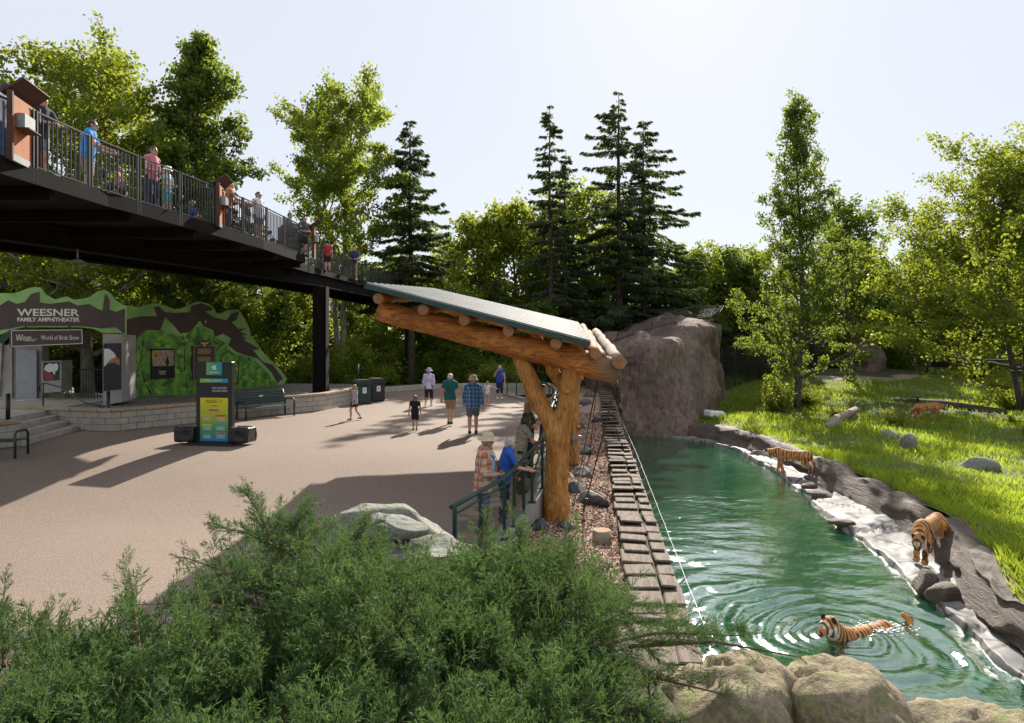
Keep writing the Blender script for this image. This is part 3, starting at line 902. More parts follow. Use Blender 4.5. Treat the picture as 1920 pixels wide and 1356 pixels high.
for px, d, ty, k in ((895, 54, 398, 1), (965, 55, 372, 1), (850, 58, 470, 0), (1095, 57, 352, 0), (1010, 60, 420, 2), (1130, 62, 430, 2), (1290, 60, 470, 2), (1240, 58, 450, 3),
                     (1345, 62, 462, 3), (1400, 64, 480, 2), (800, 52, 510, 1), (745, 55, 480, 0), (690, 56, 490, 1), (620, 55, 480, 2), (560, 50, 490, 1), (500, 46, 470, 0),
                     (440, 44, 480, 2), (380, 42, 470, 1), (320, 41, 450, 0), (250, 40, 440, 2), (180, 38, 430, 1), (110, 37, 400, 0), (40, 36, 380, 2), (-40, 37, 330, 1), (-130, 38, 300, 0),
                     (1660, 74, 500, 2), (1720, 70, 470, 0), (1790, 70, 440, 2), (1860, 68, 430, 1), (1940, 64, 400, 0), (2040, 60, 350, 2), (1540, 76, 500, 2), (1480, 74, 490, 3), (1610, 72, 510, 0),
                     (930, 70, 530, 2), (1060, 72, 530, 0), (1180, 72, 530, 2), (780, 68, 530, 2), (660, 66, 540, 0), (540, 62, 545, 2), (420, 56, 555, 0), (290, 54, 560, 2), (160, 52, 550, 0), (30, 50, 540, 2),
                     (860, 48, 540, 0), (930, 49, 520, 3), (1090, 49, 530, 3), (1010, 46.5, 560, 2), (1200, 60, 480, 3), (1320, 70, 500, 0), (820, 50, 560, 2),
                     (1300, 61, 462, 0), (1365, 64, 455, 2), (1425, 66, 465, 0), (1640, 72, 475, 2), (1600, 68, 470, 1), (1440, 72, 560, 2), (1580, 71, 570, 2), (1680, 69, 560, 0), (1760, 68.5, 560, 2), (1840, 68, 550, 2), (1920, 67, 540, 0), (1390, 68, 540, 3), (1500, 70, 575, 0), (300, 34.5, 520, 0), (420, 37.5, 530, 1), (520, 41, 535, 2), (570, 44.5, 530, 1), (150, 33, 500, 2)):
    wood(px, d, ty, k)
kk = 0
for (X, d, zt, k) in spots:
    r = protos[k] if first[k] else copy_tree(protos[k]); first[k] = False
    H0 = (13.0, 12.0, 14.0, 13.0)[k]; z0 = gz(X, d); s = (zt - z0) / (H0 * 1.02); sx = max(s, .62) * rg.uniform(.85, 1.1)
    place(r, X, d, z0, rg.uniform(0, 6.28), (sx, sx, s), ("tall " if zt - z0 > 11 else "low " if zt - z0 < 8 else "") + wkind[k] + " growing " + where_is(X, d) + (" far back" if d > 61 else ""), 'tree', "trees of the wood around the zoo plaza")

# -- shrubs along the end of the plaza and in the enclosure
sp = [shrub("leafy_shrub", 51, 1.3, 1.7, 3600, .075, L_SHRUB), shrub("leafy_shrub", 52, 1.5, 2.2, 4200, .085, L_MID), shrub("leafy_shrub", 53, 1.1, 1.2, 3000, .065, L_YEL)]
first = [True] * 3
ss = []
for i in range(26):
    px = 545 + i * 16.5; d = 37.5 + 8.5 * sstep((px - 600) / 180) + rg.uniform(-.5, 1.5)
    if px > 905: d = 42 + rg.uniform(0, 3)
    ss.append(((px - 960) / FPX * d, d, i % 3 if rg.random() < .6 else 2, rg.uniform(.75, 1.2)))
for i in range(20):
    px = 560 + i * 23; d = 44 + rg.uniform(0, 4) if px > 640 else 40 + rg.uniform(0, 4)
    ss.append(((px - 960) / FPX * d, d + 2.5, rg.choice([0, 1, 1]), rg.uniform(1.2, 1.9)))
for (X, d, k, s) in ss:
    r = sp[k] if first[k] else copy_tree(sp[k]); first[k] = False
    place(r, X, d, gz(X, d), rg.uniform(0, 6), s, ("big " if s > 1.2 else "small " if s < .9 else "") + ["light green leafy shrub", "mid green leafy shrub", "yellow-green leafy shrub"][k] + " in the border " + where_is(X, d), 'shrub', "shrubs in the border at the end of the plaza")
for (X, d, k, s) in ((17.2, 44.3, 0, 1.1), (19.6, 45.5, 2, 1.0), (18.0, 46.2, 1, .9), (20.9, 37.3, 0, .55), (19.2, 40.5, 0, .5), (36, 50, 0, 1.0), (33.6, 40.9, 0, .9), (31.6, 43.5, 2, 1.1), (27.5, 37.5, 2, .45), (25.0, 33.0, 2, .4), (30.5, 35.5, 0, .45), (14.5, 50.5, 1, .8), (22, 62, 1, 1.3), (26, 64, 2, 1.4), (40, 58, 1, 1.5), (44, 60, 0, 1.5), (36, 65, 1, 1.7), (31, 66, 0, 1.4)) + tuple((19 + 2.6 * i, 67.5 + 1.5 * (i % 3), (1, 0, 1, 2)[i % 4], 1.9 + .5 * ((i * 7) % 5) / 5) for i in range(18)):
    r = copy_tree(sp[k])
    place(r, X, d, gz(X, d), rg.uniform(0, 6), s, ("big " if s > 1.2 else "small " if s < .6 else "") + ["light green shrub", "mid green shrub", "yellow-green shrub"][k] + (" along the fence " if d > 60 else " in the enclosure grass ") + where_is(X, d), 'shrub', "shrubs in the tiger enclosure")
for (X, d, k, s) in ((-13.5, 37.5, 1, 1.3), (-15.5, 36, 0, 1.4), (-18, 35, 1, 1.5), (-20.5, 34, 2, 1.5), (-23, 33, 1, 1.4), (-11.2, 38.5, 0, 1.2), (-9.6, 37.4, 2, 1.0), (-8.6, 38.8, 1, 1.1)):
    r = copy_tree(sp[k])
    place(r, X, d, gz(X, d) + .3, rg.uniform(0, 6), s, ["light green shrub", "mid green shrub", "yellow-green shrub"][k] + " rising from the ground " + where_is(X, d), 'shrub', "shrubs behind the painted wall")
# ================================================================== built things
M_STEEL = pmat("weathering_steel_dark", (.016, .012, .011), (.010, .008, .0075), 3, .9, .2, 20, .004, spec=.15)
M_RAILMET = pmat("railing_metal", (.07, .07, .072), (.05, .05, .052), 5, .45, .1, 30, .002, metal=.6)
M_CORTEN = pmat("rust_steel", (.42, .14, .035), (.30, .09, .025), 2.5, .75, .25, 25, .003)
M_CORTEN_D = pmat("rust_steel_dark", (.10, .04, .025), (.06, .028, .02), 3, .75, .2, 25, .003)
M_WHITE = pmat("white_paint", (.78, .78, .76), (.66, .66, .64), 3, .6)
M_GREYMET = pmat("grey_metal", (.32, .33, .34), (.26, .27, .28), 4, .5, metal=.4)
M_GREEN_MET = pmat("green_painted_metal", (.012, .055, .045), (.008, .035, .03), 4, .35, .1, 40, .002)
M_BLACK = pmat("black_metal", (.018, .018, .02), (.012, .012, .013), 4, .45)
M_DECK = pmat("deck_boards", (.25, .22, .19), (.17, .15, .13), 3, .85, .3, 20, .006)
m, n, l, b = nt("peeled_log")
v = coord(n, l, 'Object', (1, 1, .18))
f = noise_n(n, l, v, 5, 7, .6, 1.2); g = noise_n(n, l, v, 26, 4, .6)
c = ramp(n, l, f, [(.28, (.26, .10, .024)), (.5, (.47, .21, .05)), (.72, (.60, .32, .10))])
c = mixc(n, l, ramp(n, l, g, [(.42, .55), (.56, 0)]), c, (.17, .07, .02))
vo = n.new("ShaderNodeTexVoronoi"); vo.inputs['Scale'].default_value = 2.6; l.new(coord(n, l, 'Object'), vo.inputs['Vector'])
c = mixc(n, l, ramp(n, l, vo.outputs['Distance'], [(.04, .8), (.11, 0)]), c, (.10, .035, .012))
ck = noise_n(n, l, coord(n, l, 'Object', (1, 1, .05)), 15, 3, .5)
chk = ramp(n, l, ck, [(.485, 0), (.5, 1), (.515, 0)])
chk = mathn(n, l, 'MULTIPLY', chk, ramp(n, l, noise_n(n, l, coord(n, l), 1.5, 2), [(.45, 0), (.6, 1)]))
c = mixc(n, l, mathn(n, l, 'MULTIPLY', chk, .85), c, (.05, .022, .01))
l.new(c, b.inputs['Base Color']); b.inputs['Roughness'].default_value = .72; b.inputs['Specular IOR Level'].default_value = .25
bumpn(n, l, b, mathn(n, l, 'SUBTRACT', g, mathn(n, l, 'MULTIPLY', chk, 1.2)), .5, .025)
M_LOG = m
m, n, l, b = nt("peeled_log_beam")
v = coord(n, l, 'Object', (.15, 1, 1)); f = noise_n(n, l, v, 4, 6); g = noise_n(n, l, v, 22, 4, .6)
c = ramp(n, l, f, [(.3, (.33, .11, .026)), (.55, (.54, .205, .048)), (.75, (.62, .28, .08))])
c = mixc(n, l, ramp(n, l, g, [(.40, .6), (.54, 0)]), c, (.17, .06, .018))
ck = noise_n(n, l, coord(n, l, 'Object', (.05, 1, 1)), 13, 3, .5); chk = ramp(n, l, ck, [(.485, 0), (.5, 1), (.515, 0)])
c = mixc(n, l, mathn(n, l, 'MULTIPLY', chk, .8), c, (.05, .02, .01))
sxx = n.new("ShaderNodeSeparateXYZ"); l.new(coord(n, l), sxx.inputs[0])       # the exposed lower end has greyed
wth = mathn(n, l, 'ADD', sxx.outputs[0], mathn(n, l, 'MULTIPLY', noise_n(n, l, v, 3, 4), .8))
c = mixc(n, l, ramp(n, l, mathn(n, l, 'MULTIPLY', wth, .5), [(.50, 0), (.68, .75)]), c, (.20, .145, .10))
l.new(c, b.inputs['Base Color']); b.inputs['Roughness'].default_value = .75; b.inputs['Specular IOR Level'].default_value = .25
bumpn(n, l, b, mathn(n, l, 'SUBTRACT', g, chk), .5, .025)
M_LOGX = m
M_GREYLOG = pmat("weathered_log", (.34, .27, .20), (.20, .15, .11), 5, .85, .6, 16, .02)
M_ENDGRAIN = pmat("log_end", (.36, .18, .075), (.24, .11, .045), 9, .8, .3, 30, .01)
M_ROOF = pmat("ribbed_roof_metal", (.165, .17, .165), (.10, .105, .10), 1.6, .6, .1, 30, .002, spec=.18)
M_ROOFTRIM = pmat("roof_trim_green", (.014, .055, .046), (.01, .04, .034), 3, .5)

# ------------------------------------------------------------------ log shelter
sh = thing("log_shelter", "log shelter with ribbed metal shed roof on forked peeled-log posts", "shelter", (0.95, 14.2, MULCH_Z))
O = Vector((0.95, 14.2, MULCH_Z))
def loc(p): return Vector(p) - O
FA, FB = at_d(713, 583, 14.75), at_d(1160, 697, 13.95)        # front beam, upper-left and lower-right ends
RA, RB = Vector((-2.35, 21.6, 4.02)), Vector((2.62, 20.4, 2.83))
def log_beam(name, a, b, r0, r1, mat, seed=0, wob=.03):
    a, b = loc(a), loc(b); L = (b - a).length; k = 10; mb = MB(); rgx = random.Random(seed)
    d = (b - a) / L; up = Vector((0, 0, 1)); s = d.cross(up).normalized()
    pts = [a + d * L * i / k + s * rgx.uniform(-.02, .02) + up * rgx.uniform(-.015, .015) for i in range(k + 1)]
    mb.tube(pts, [r0 + (r1 - r0) * i / k for i in range(k + 1)], 14, wob=wob, seed=seed)
    o = mb.build(name, mat, sh)
    for q0, q1, rr in ((a - d * .004, a + d * .002, r0), (b - d * .002, b + d * .004, r1)):
        e = MB(); e.tube([q0, q1], rr * .96, 14); e.build("log_end", M_ENDGRAIN, o)
    return o
log_beam("beam", FA, FB, .23, .27, M_LOGX, 1)
log_beam("beam", RA, RB, .22, .25, M_LOGX, 2)
def ypost(base, tl, tr, tb, seed, nm="post"):
    """forked trunk: base, left arm top, right arm top, back arm"""
    base, tl, tr, tb = loc(base), loc(tl), loc(tr), loc(tb)
    H = tl.z - base.z
    fork = base + Vector((.02, 0, H * .50))
    rgx = np.random.default_rng(seed)
    caps = [(base - Vector((0, 0, .15)), base + Vector((0, 0, .35)), .31, .26), (base + Vector((0, 0, .3)), fork, .255, .235),
            (fork, fork.lerp(tl, .5) + Vector((-.04, 0, -.05)), .21, .175), (fork.lerp(tl, .5) + Vector((-.04, 0, -.05)), tl, .175, .17),
            (fork, fork.lerp(tr, .5) + Vector((.05, 0, -.08)), .21, .19), (fork.lerp(tr, .5) + Vector((.05, 0, -.08)), tr, .19, .185),
            (fork.lerp(tr, .35) + Vector((.12, -.06, 0)), fork.lerp(tr, .35) + Vector((.27, -.08, .06)), .07, .05),
            (base + Vector((.1, -.1, .9)), base + Vector((.26, -.16, .98)), .07, .045)]
    def nz(P): return (.022 * vnoise(P * np.array([5, 5, 1.2])) + .012 * vnoise(P * np.array([16, 16, 2.0]))).astype(np.float32)
    return blob(nm, [(tuple(a), tuple(b_), ra, rb) for a, b_, ra, rb in caps], .035, M_LOG, sh, .09, noise=nz)
bz = MULCH_Z
ypost((.93, 14.2, bz), (.13, 14.42, 2.62), (1.24, 14.15, 2.36), (0, 0, 0), 3)
ypost((1.78, 20.8, bz + .1), (.75, 21.0, 2.95), (2.0, 20.7, 2.72), (0, 0, 0), 4)
# a collar log between the arms of the front post
cl = MB(); cl.tube([loc((1.12, 13.82, 1.95)), loc((1.16, 15.3, 2.02))], .15, 14); cl.build("cross_log", M_LOG, sh)
# purlins lie across both beams
for i, t in enumerate((.02, .21, .38, .56, .75, .90)):
    a = FA.lerp(FB, t); c = RA.lerp(RB, t); d = (c - a).normalized()
    a2, c2 = a - d * .55 + Vector((0, 0, .30)), c + d * .6 + Vector((0, 0, .29))
    log_beam("purlin", a2, c2, .11, .11, M_LOGX if i else M_LOG, 10 + i)
a = FB - Vector((.0, .35, -.20)) - Vector((.05, 0, 0)); c = RB + Vector((-.05, .5, .30))
log_beam("tie_log", a, c, .135, .12, M_GREYLOG, 20, wob=.10)
log_beam("tie_log", FB + Vector((-.33, -.1, .27)), RB + Vector((-.30, .4, .28)), .09, .09, M_GREYLOG, 21, wob=.08)
# ribbed roof sheet, bilinear between its four corners
c00 = FA.lerp(FB, -.035) + Vector((0, -.62, .47)); c10 = FA.lerp(FB, .872) + Vector((0, -.62, .43))
c01 = RA.lerp(RB, -.035) + Vector((0, .7, .47)); c11 = RA.lerp(RB, .885) + Vector((0, .7, .44))
nv, nu = 150, 8; V = []; F = []
for th in (0, -.03):
    for j in range(nv + 1):
        w_ = j / nv; ph = (j % 10)
        rib = (.0, .055, .06, .02, 0, 0, 0, .012, 0, 0)[ph]
        for i in range(nu + 1):
            u = i / nu
            p = loc(c00.lerp(c10, u).lerp(c01.lerp(c11, u), w_)) + Vector((0, 0, rib + th))
            V.append(p)
N1 = (nv + 1) * (nu + 1)
for j in range(nv):
    for i in range(nu):
        a_ = j * (nu + 1) + i
        F.append((a_, a_ + 1, a_ + nu + 2, a_ + nu + 1)); F.append((a_ + N1, a_ + N1 + nu + 1, a_ + N1 + nu + 2, a_ + N1 + 1))
ro = mesh_np("roof_sheet", V, F, M_ROOF, sh)
tb = MB(); tb.bar(loc(c00) + Vector((0, -.02, -.03)), loc(c10) + Vector((0, -.02, -.03)), .03, .10); tb.build("roof_edge_trim", M_ROOFTRIM, ro)
tb = MB(); tb.bar(loc(c00) + Vector((-.03, 0, -.03)), loc(c01) + Vector((-.03, 0, -.03)), .03, .10); tb.build("roof_edge_trim", M_ROOFTRIM, ro)
# roof boards beneath the sheet
for k in range(9):
    w0, w1 = k / 9 + .006, (k + 1) / 9 - .006; bm_ = MB()
    q = [loc(c00.lerp(c10, u).lerp(c01.lerp(c11, u), w)) + Vector((0, 0, z)) for z in (-.045, -.075) for (u, w) in ((.01, w0), (.99, w0), (.99, w1), (.01, w1))]
    bm_.add(q, [(0, 1, 2, 3), (7, 6, 5, 4), (0, 4, 5, 1), (1, 5, 6, 2), (2, 6, 7, 3), (3, 7, 4, 0)]); bm_.build("roof_board", M_LOGX, sh)
# anchor cables from the low beam end
for k, (pa, pb) in enumerate(((FB + Vector((-.02, .1, -.2)), at(1093, 962, MULCH_Z)), (FB + Vector((-.40, .3, -.2)), at(1088, 880, MULCH_Z)),
                              (RB + Vector((.0, -.2, -.2)), Vector((2.45, 21.6, MULCH_Z))), (RB + Vector((-.5, -.3, -.2)), Vector((2.1, 23.4, MULCH_Z))))):
    cb_ = MB(); cb_.tube([loc(pa), loc(pb)], .014, 6)
    o = cb_.build("anchor_cable", M_BLACK, sh)
    t_ = MB(); pb = loc(pb); pa_ = loc(pa); d = (pa_ - pb).normalized(); t_.tube([pb, pb + d * .35], .024, 6); t_.build("turnbuckle", M_BLACK, o)

# ------------------------------------------------------------------ kerbside railing with glass panes
m, n, l, b = nt("clear_glass")
tr = n.new("ShaderNodeBsdfTransparent"); tr.inputs[0].default_value = (.86, .92, .90, 1)
gl = n.new("ShaderNodeBsdfGlossy"); gl.inputs['Roughness'].default_value = .04
mx = n.new("ShaderNodeMixShader"); mx.inputs[0].default_value = .07
l.new(tr.outputs[0], mx.inputs[1]); l.new(gl.outputs[0], mx.inputs[2]); l.new(mx.outputs[0], n["Material Output"].inputs[0])
M_GLASS = m
def glass_rail(name, label, pts, hgt=1.0):
    r = thing(name, label, "railing", pts[0]); o0 = Vector(pts[0])
    P = [Vector(p) - o0 for p in pts]
    tp = MB(); tp.tube([p + Vector((0, 0, hgt)) for p in P], .036, 8); tp.build("top_rail", M_GREEN_MET, r)
    lw = MB(); lw.tube([p + Vector((.05, 0, hgt - .10)) for p in P], .018, 6); lw.build("lower_rail", M_GREEN_MET, r)
    for p in P:
        q = MB(); q.box(p + Vector((.05, 0, hgt / 2)), (.06, .06, hgt), bev=.006); q.box(p + Vector((.05, 0, .01)), (.14, .14, .02)); q.build("post", M_GREEN_MET, r)
    for a, c in zip(P[:-1], P[1:]):
        d = (c - a).normalized(); g_ = MB()
        g_.bar(a + d * .08 + Vector((.06, 0, hgt * .49)), c - d * .08 + Vector((.06, 0, hgt * .49)), .012, hgt * .74); g_.build("glass_pane", M_GLASS, r)
    return r
ys_ = [9.65, 10.5, 11.4, 12.1, 12.85, 13.6, 14.5, 15.7, 17, 18.5, 20, 22, 24, 26, 28, 30, 31.6, 33, 34.5, 36]
glass_rail("guard_railing", "dark green metal railing with glass panes along the pool overlook", [(rail_x(y) + .04, y, plaza_z(0, y) + .10) for y in ys_], 1.0)

# ------------------------------------------------------------------ timber slabs along the pool wall, hot wire
M_SLAB = pmat("old_timber_slab", (.22, .165, .12), (.095, .07, .052), 5, .85, .8, 26, .02, stretch=(4, .35, 1))
M_MOSSGAP = pmat("mossy_gap", (.06, .08, .025), (.03, .03, .02), 6, .95, .5, 20)
td = thing("timber_edging", "two rows of overlapping weathered timber slabs laid along the pool wall", "timber edging", (wall_x(8), 8, MULCH_Z))
rg = random.Random(4)
def slab_mesh(w, L, th):
    mb = MB(); mb.box((0, 0, 0), (w, L, th), bev=.02); o = mb.build("timber_slab", M_SLAB, td); return o
proto_a = [slab_mesh(.42 + .04 * k, .80, .045) for k in range(3)]; proto_b = [slab_mesh(.22 + .03 * k, .80, .042) for k in range(3)]
usedA = set()
y = 5.0; i = 0
while y < 40:
    for row, pr, offx in ((0, proto_a, -.57), (1, proto_b, -.18)):
        key = (row, i % 3)
        o = pr[i % 3] if key not in usedA else copy_obj(pr[i % 3], td); usedA.add(key)
        dxy = (wall_x(y + .5) - wall_x(y)) / .5
        zb = mulch_z(wall_x(y) - .5, y)
        o.location = Vector((wall_x(y) + offx + rg.uniform(-.02, .02), y + rg.uniform(-.03, .03), max(zb, MULCH_Z - .02) + .13 + rg.uniform(-.012, .012))) - td.location
        o.rotation_euler = (RAD(4.6 + rg.uniform(-1.5, 2.0)) * -1, rg.uniform(-.05, .05), -math.atan(dxy) + rg.uniform(-.05, .05))
    y += .58; i += 1
mg = MB(); 
for a, c in zip(pys[:-1], pys[1:]): mg.bar((wall_x(a) - .45 - td.location.x, a - 8, .03), (wall_x(c) - .45 - td.location.x, c - 8, .03), .70, .10)
mg.build("bearer", M_MOSSGAP, td)
hw = thing("fence_wire", "thin pale wire on short brackets along the pool edge", "wire", (wall_x(5), 5, MULCH_Z))
mb = MB(); mb.tube([(wall_x(y) + .06 - wall_x(5), y - 5, .22 + .01 * math.sin(y * 3)) for y in np.arange(5, 44, .8)], .0045, 5); mb.build("wire", M_WHITE, hw)
for k, y in enumerate(np.arange(5.6, 42, 1.5)):
    mb = MB(); mb.bar((wall_x(y) - wall_x(5) - .02, y - 5, .10), (wall_x(y) - wall_x(5) + .10, y - 5, .23), .02, .02)
    mb.build("bracket", M_GREYMET, hw)

# ------------------------------------------------------------------ elevated walkway
wk = thing("elevated_walkway", "dark steel elevated walkway with overlook deck carried on a steel pier", "walkway", (-8.3, 30, 0))
WO = Vector((-8.3, 30, 0))
DZ = 6.02
near = [(-9.2, 8.0), (-8.86, 11.9), (-8.72, 14.7), (-8.25, 18.0), (-7.85, 21.5), (-7.72, 25.4)]
inner = [(-8.75, 26.0), (-8.45, 32.0), (-7.75, 40), (-7.2, 46), (-6.2, 56)]
back = [(-8.4, 56.5), (-9.7, 46), (-10.5, 40), (-11.6, 32), (-13.2, 25), (-15.2, 18), (-18.6, 8)]
dk = MB(); dk.prism([(x + 8.3, y - 30) for x, y in near + inner + back], DZ - .18, DZ); dk.build("deck_slab", M_STEEL, wk)
def wl_(p, z): return Vector((p[0] + 8.3, p[1] - 30, z))
fa = MB()
for a, c in zip((near + inner)[:-1], (near + inner)[1:]): fa.bar(wl_(a, DZ - .12), wl_(c, DZ - .12), .05, .30)
fa.build("edge_beam", M_STEEL, wk)
# main girders under the deck
for off, z0 in ((0, 5.26), (-2.4, 5.3)):
    gpts = [(-16.5 + off, 4.0), (-12.2 + off, 16.2), (-9.9 + off, 24), (-8.6 + off, 30), (-7.9 + off, 36), (-7.3 + off, 46), (-6.6 + off, 56)]
    gb = MB()
    for a, c in zip(gpts[:-1], gpts[1:]):
        gb.bar(wl_(a, (z0 + DZ - .2) / 2), wl_(c, (z0 + DZ - .2) / 2), .05, DZ - .2 - z0); gb.bar(wl_(a, z0 + .02), wl_(c, z0 + .02), .34, .04); gb.bar(wl_(a, DZ - .24), wl_(c, DZ - .24), .34, .03)
    gb.build("girder", M_STEEL, wk)
gpts = [(-16.5, 4.0), (-12.2, 16.2), (-9.9, 24), (-8.6, 30), (-7.9, 36), (-7.3, 46)]
for y in np.arange(6, 46, 2.4):
    gx = np.interp(y, [p[1] for p in gpts], [p[0] for p in gpts]); nx_ = np.interp(y, [p[1] for p in near + inner], [p[0] for p in near + inner])
    fb = MB(); fb.bar(wl_((gx - 2.4, y), DZ - .32), wl_((nx_ - .1, y), DZ - .32), .12, .26); fb.build("floor_beam", M_STEEL, wk)
for (px_, py_) in ((-8.4, 30.0),):
    pr = MB(); pr.box(wl_((px_, py_), 2.6), (.55, .06, 5.3)); pr.box(wl_((px_ - .27, py_), 2.6), (.05, .5, 5.3)); pr.box(wl_((px_ + .27, py_), 2.6), (.05, .5, 5.3)); pr.build("pier", M_STEEL, wk)
pr = MB(); pr.box(wl_((-6.9, 45), 2.5), (.30, .30, 5.2)); pr.build("pier", M_STEEL, wk)
# light hanging under the girder
mb = MB(); mb.tube([wl_((-11.2, 17.6), 5.26), wl_((-11.2, 17.6), 4.95)], .02, 6); mb.tube([wl_((-11.2, 17.6), 4.98), wl_((-11.2, 17.6), 4.90)], [.06, .17], 14); mb.build("pendant_lamp", M_GREYMET, wk)
# railings: posts and pickets
RH = 1.08
pk = MB(); pk.box((0, 0, RH / 2), (.012, .03, RH - .1)); picket0 = pk.build("picket", M_RAILMET, wk)
po = MB(); po.box((-.03, 0, RH / 2 - .1), (.035, .05, RH + .25)); po.box((.06, 0, RH / 2 - .1), (.035, .05, RH + .25)); post0 = po.build("railing_post", M_RAILMET, wk)
first_p = [True, True]
def bridge_rail(path, near_side=True, npick=11):
    # resample into panels
    pts = [Vector((p[0], p[1], 0)) for p in path]
    seg = [(b_ - a).length for a, b_ in zip(pts[:-1], pts[1:])]; L = sum(seg); npan = max(1, round(L / 1.55))
    def P(s):
        for a, b_, q in zip(pts[:-1], pts[1:], seg):
            if s <= q: return a.lerp(b_, s / q), (b_ - a).normalized()
            s -= q
        return pts[-1], (pts[-1] - pts[-2]).normalized()
    far = MB()
    for k in range(npan + 1):
        p, d = P(L * k / npan); ang = math.atan2(d.y, d.x)
        if near_side:
            o = post0 if first_p[0] else copy_obj(post0, wk); first_p[0] = False
            o.location = wl_((p.x, p.y), DZ); o.rotation_euler = (0, 0, ang)
        else: far.box(wl_((p.x, p.y), DZ + RH / 2), (.05, .05, RH), rz=ang)
        if k == npan: break
        p2, d2 = P(L * (k + 1) / npan); a_, b_ = wl_((p.x, p.y), 0), wl_((p2.x, p2.y), 0); dd = (b_ - a_).normalized()
        a1, b1 = a_ + dd * .09, b_ - dd * .06
        for nm_, zz_, w_, h_ in (("top_rail", RH, .045, .025), ("bottom_rail", .06, .03, .02)):
            rail = MB() if near_side else far
            rail.bar(a1 + Vector((0, 0, DZ + zz_)), b1 + Vector((0, 0, DZ + zz_)), w_, h_)
            if near_side: rail.build(nm_, M_RAILMET, wk)
        for q in range(1, npick):
            pp = a1.lerp(b1, q / npick)
            if near_side:
                o = picket0 if first_p[1] else copy_obj(picket0, wk); first_p[1] = False
                o.location = pp + Vector((0, 0, DZ)); o.rotation_euler = (0, 0, ang)
            else: far.box(pp + Vector((0, 0, DZ + RH / 2)), (.014, .014, RH))
    if not near_side:
        tag(far.build("railing_pickets", M_RAILMET, wk), kind='stuff')
bridge_rail(near + [(-8.7, 25.6)])
bridge_rail([(-8.75, 25.7)] + inner[1:-1], True, 9)
bridge_rail(back[1:], False, 10)
ke = MB()
for a, c in zip(back[1:-1], back[2:]): ke.bar(wl_(a, DZ + .1), wl_(c, DZ + .1), .05, .2)
ke.build("kick_plate", M_GREYMET, wk)
# information stands: rust panel with tilted reading board on the railing
def info_stand(px, d, label, w=.95):
    X = (px - 960) / FPX * d
    s = thing("information_stand", label, "sign", (X, d, DZ), RAD(-78))
    mb = MB(); mb.box((0, 0, .62), (w, .05, 1.04)); mb.build("panel", M_CORTEN, s)
    mb = MB(); mb.box((0, 0, .05), (w, .06, .12)); mb.build("base_plate", M_GREYMET, s)
    mb = MB(); mb.box((0, .02, 1.30), (w + .06, .46, .04), rot=Matrix.Rotation(RAD(36), 3, 'X')); mb.build("reading_board", M_CORTEN_D, s)
    mb = MB(); mb.box((-w / 2 - .03, 0, .6), (.05, .09, 1.2)); mb.build("side_post", M_CORTEN_D, s)
    mb = MB(); mb.box((w / 2 + .03, 0, .6), (.05, .09, 1.2)); mb.build("side_post", M_CORTEN_D, s)
    mb = MB(); mb.box((.18, .10, .72), (.40, .14, .26), bev=.01); o = mb.build("leaflet_box", M_GREYMET, s); mb = MB(); mb.box((.18, .12, .58), (.46, .26, .02)); mb.build("shelf", M_CORTEN_D, o)
    return s
info_stand(46, 12.35, "rust-coloured information stand with white box beside the man in the bright blue shirt")
info_stand(416, 19.2, "rust-coloured information stand with a small white square next to the large black stroller")
info_stand(589, 26.2, "rust-coloured information stand at the far corner of the overlook deck", .8)

# ------------------------------------------------------------------ painted wall, arch, amphitheater entrance
C3 = lambda x, y: (x / 3.2286, 480 + y / 3.2286)
WA, WB = (-14.1, 25.0), (-11.4, 34.5)             # painted wall
AA, AB = (-20.6, 24.4), (-14.16, 25.0)            # arch over the steps
m, n, l, b = nt("mural_light_green")
f = noise_n(n, l, coord(n, l), 1.4, 5); l.new(ramp(n, l, f, [(.35, (.17, .33, .08)), (.65, (.29, .48, .15))]), b.inputs['Base Color']); b.inputs['Roughness'].default_value = .6
M_MLG = m
M_MBR = pmat("mural_brown", (.075, .045, .035), (.055, .033, .027), 2, .6)
m, n, l, b = nt("mural_rock_green")
v = coord(n, l)
vo = n.new("ShaderNodeTexVoronoi"); vo.inputs['Scale'].default_value = 2.6
mp = n.new("ShaderNodeMapping"); mp.inputs['Scale'].default_value = (1, 1.6, 1); l.new(v, mp.inputs[0])
ds = n.new("ShaderNodeTexNoise"); ds.inputs['Scale'].default_value = 2; l.new(mp.outputs[0], ds.inputs['Vector'])
l.new(mixc(n, l, .35, mp.outputs[0], ds.outputs['Color']), vo.inputs['Vector'])
c = ramp(n, l, vo.outputs['Distance'], [(.08, (.22, .44, .05)), (.4, (.12, .30, .035)), (.62, (.035, .12, .025))])
c = mixc(n, l, ramp(n, l, noise_n(n, l, v, 3, 4), [(.4, 0), (.7, .7)]), c, (.17, .36, .035))
l.new(c, b.inputs['Base Color']); b.inputs['Roughness'].default_value = .55
bumpn(n, l, b, vo.outputs['Distance'], .5, .06)
M_MRG = m
wall = thing("painted_wall", "cut-out painted wall with brown bird silhouettes over green leaves", "painted wall", (0, 0, 0))
def poly_on(A, B, pts): return [on_wall(*C3(x, y), A, B) for x, y in pts]
top_r = [(765, 860), (765, 300), (800, 305), (850, 312), (900, 300), (960, 288), (1000, 300), (1060, 325), (1110, 318), (1150, 298), (1200, 278), (1250, 283), (1290, 308), (1310, 345), (1340, 347), (1390, 330), (1440, 323),
         (1462, 345), (1490, 400), (1510, 440), (1515, 480), (1560, 530), (1590, 580), (1640, 630), (1700, 690), (1740, 745), (1720, 775), (1650, 785), (1430, 812), (1180, 838)]
MW = wall_matrix(WA, WB)
mb = MB(); mb.prism(poly_on(WA, WB, top_r), -.10, 0, MW); mb.build("wall_panel", M_MLG, wall)
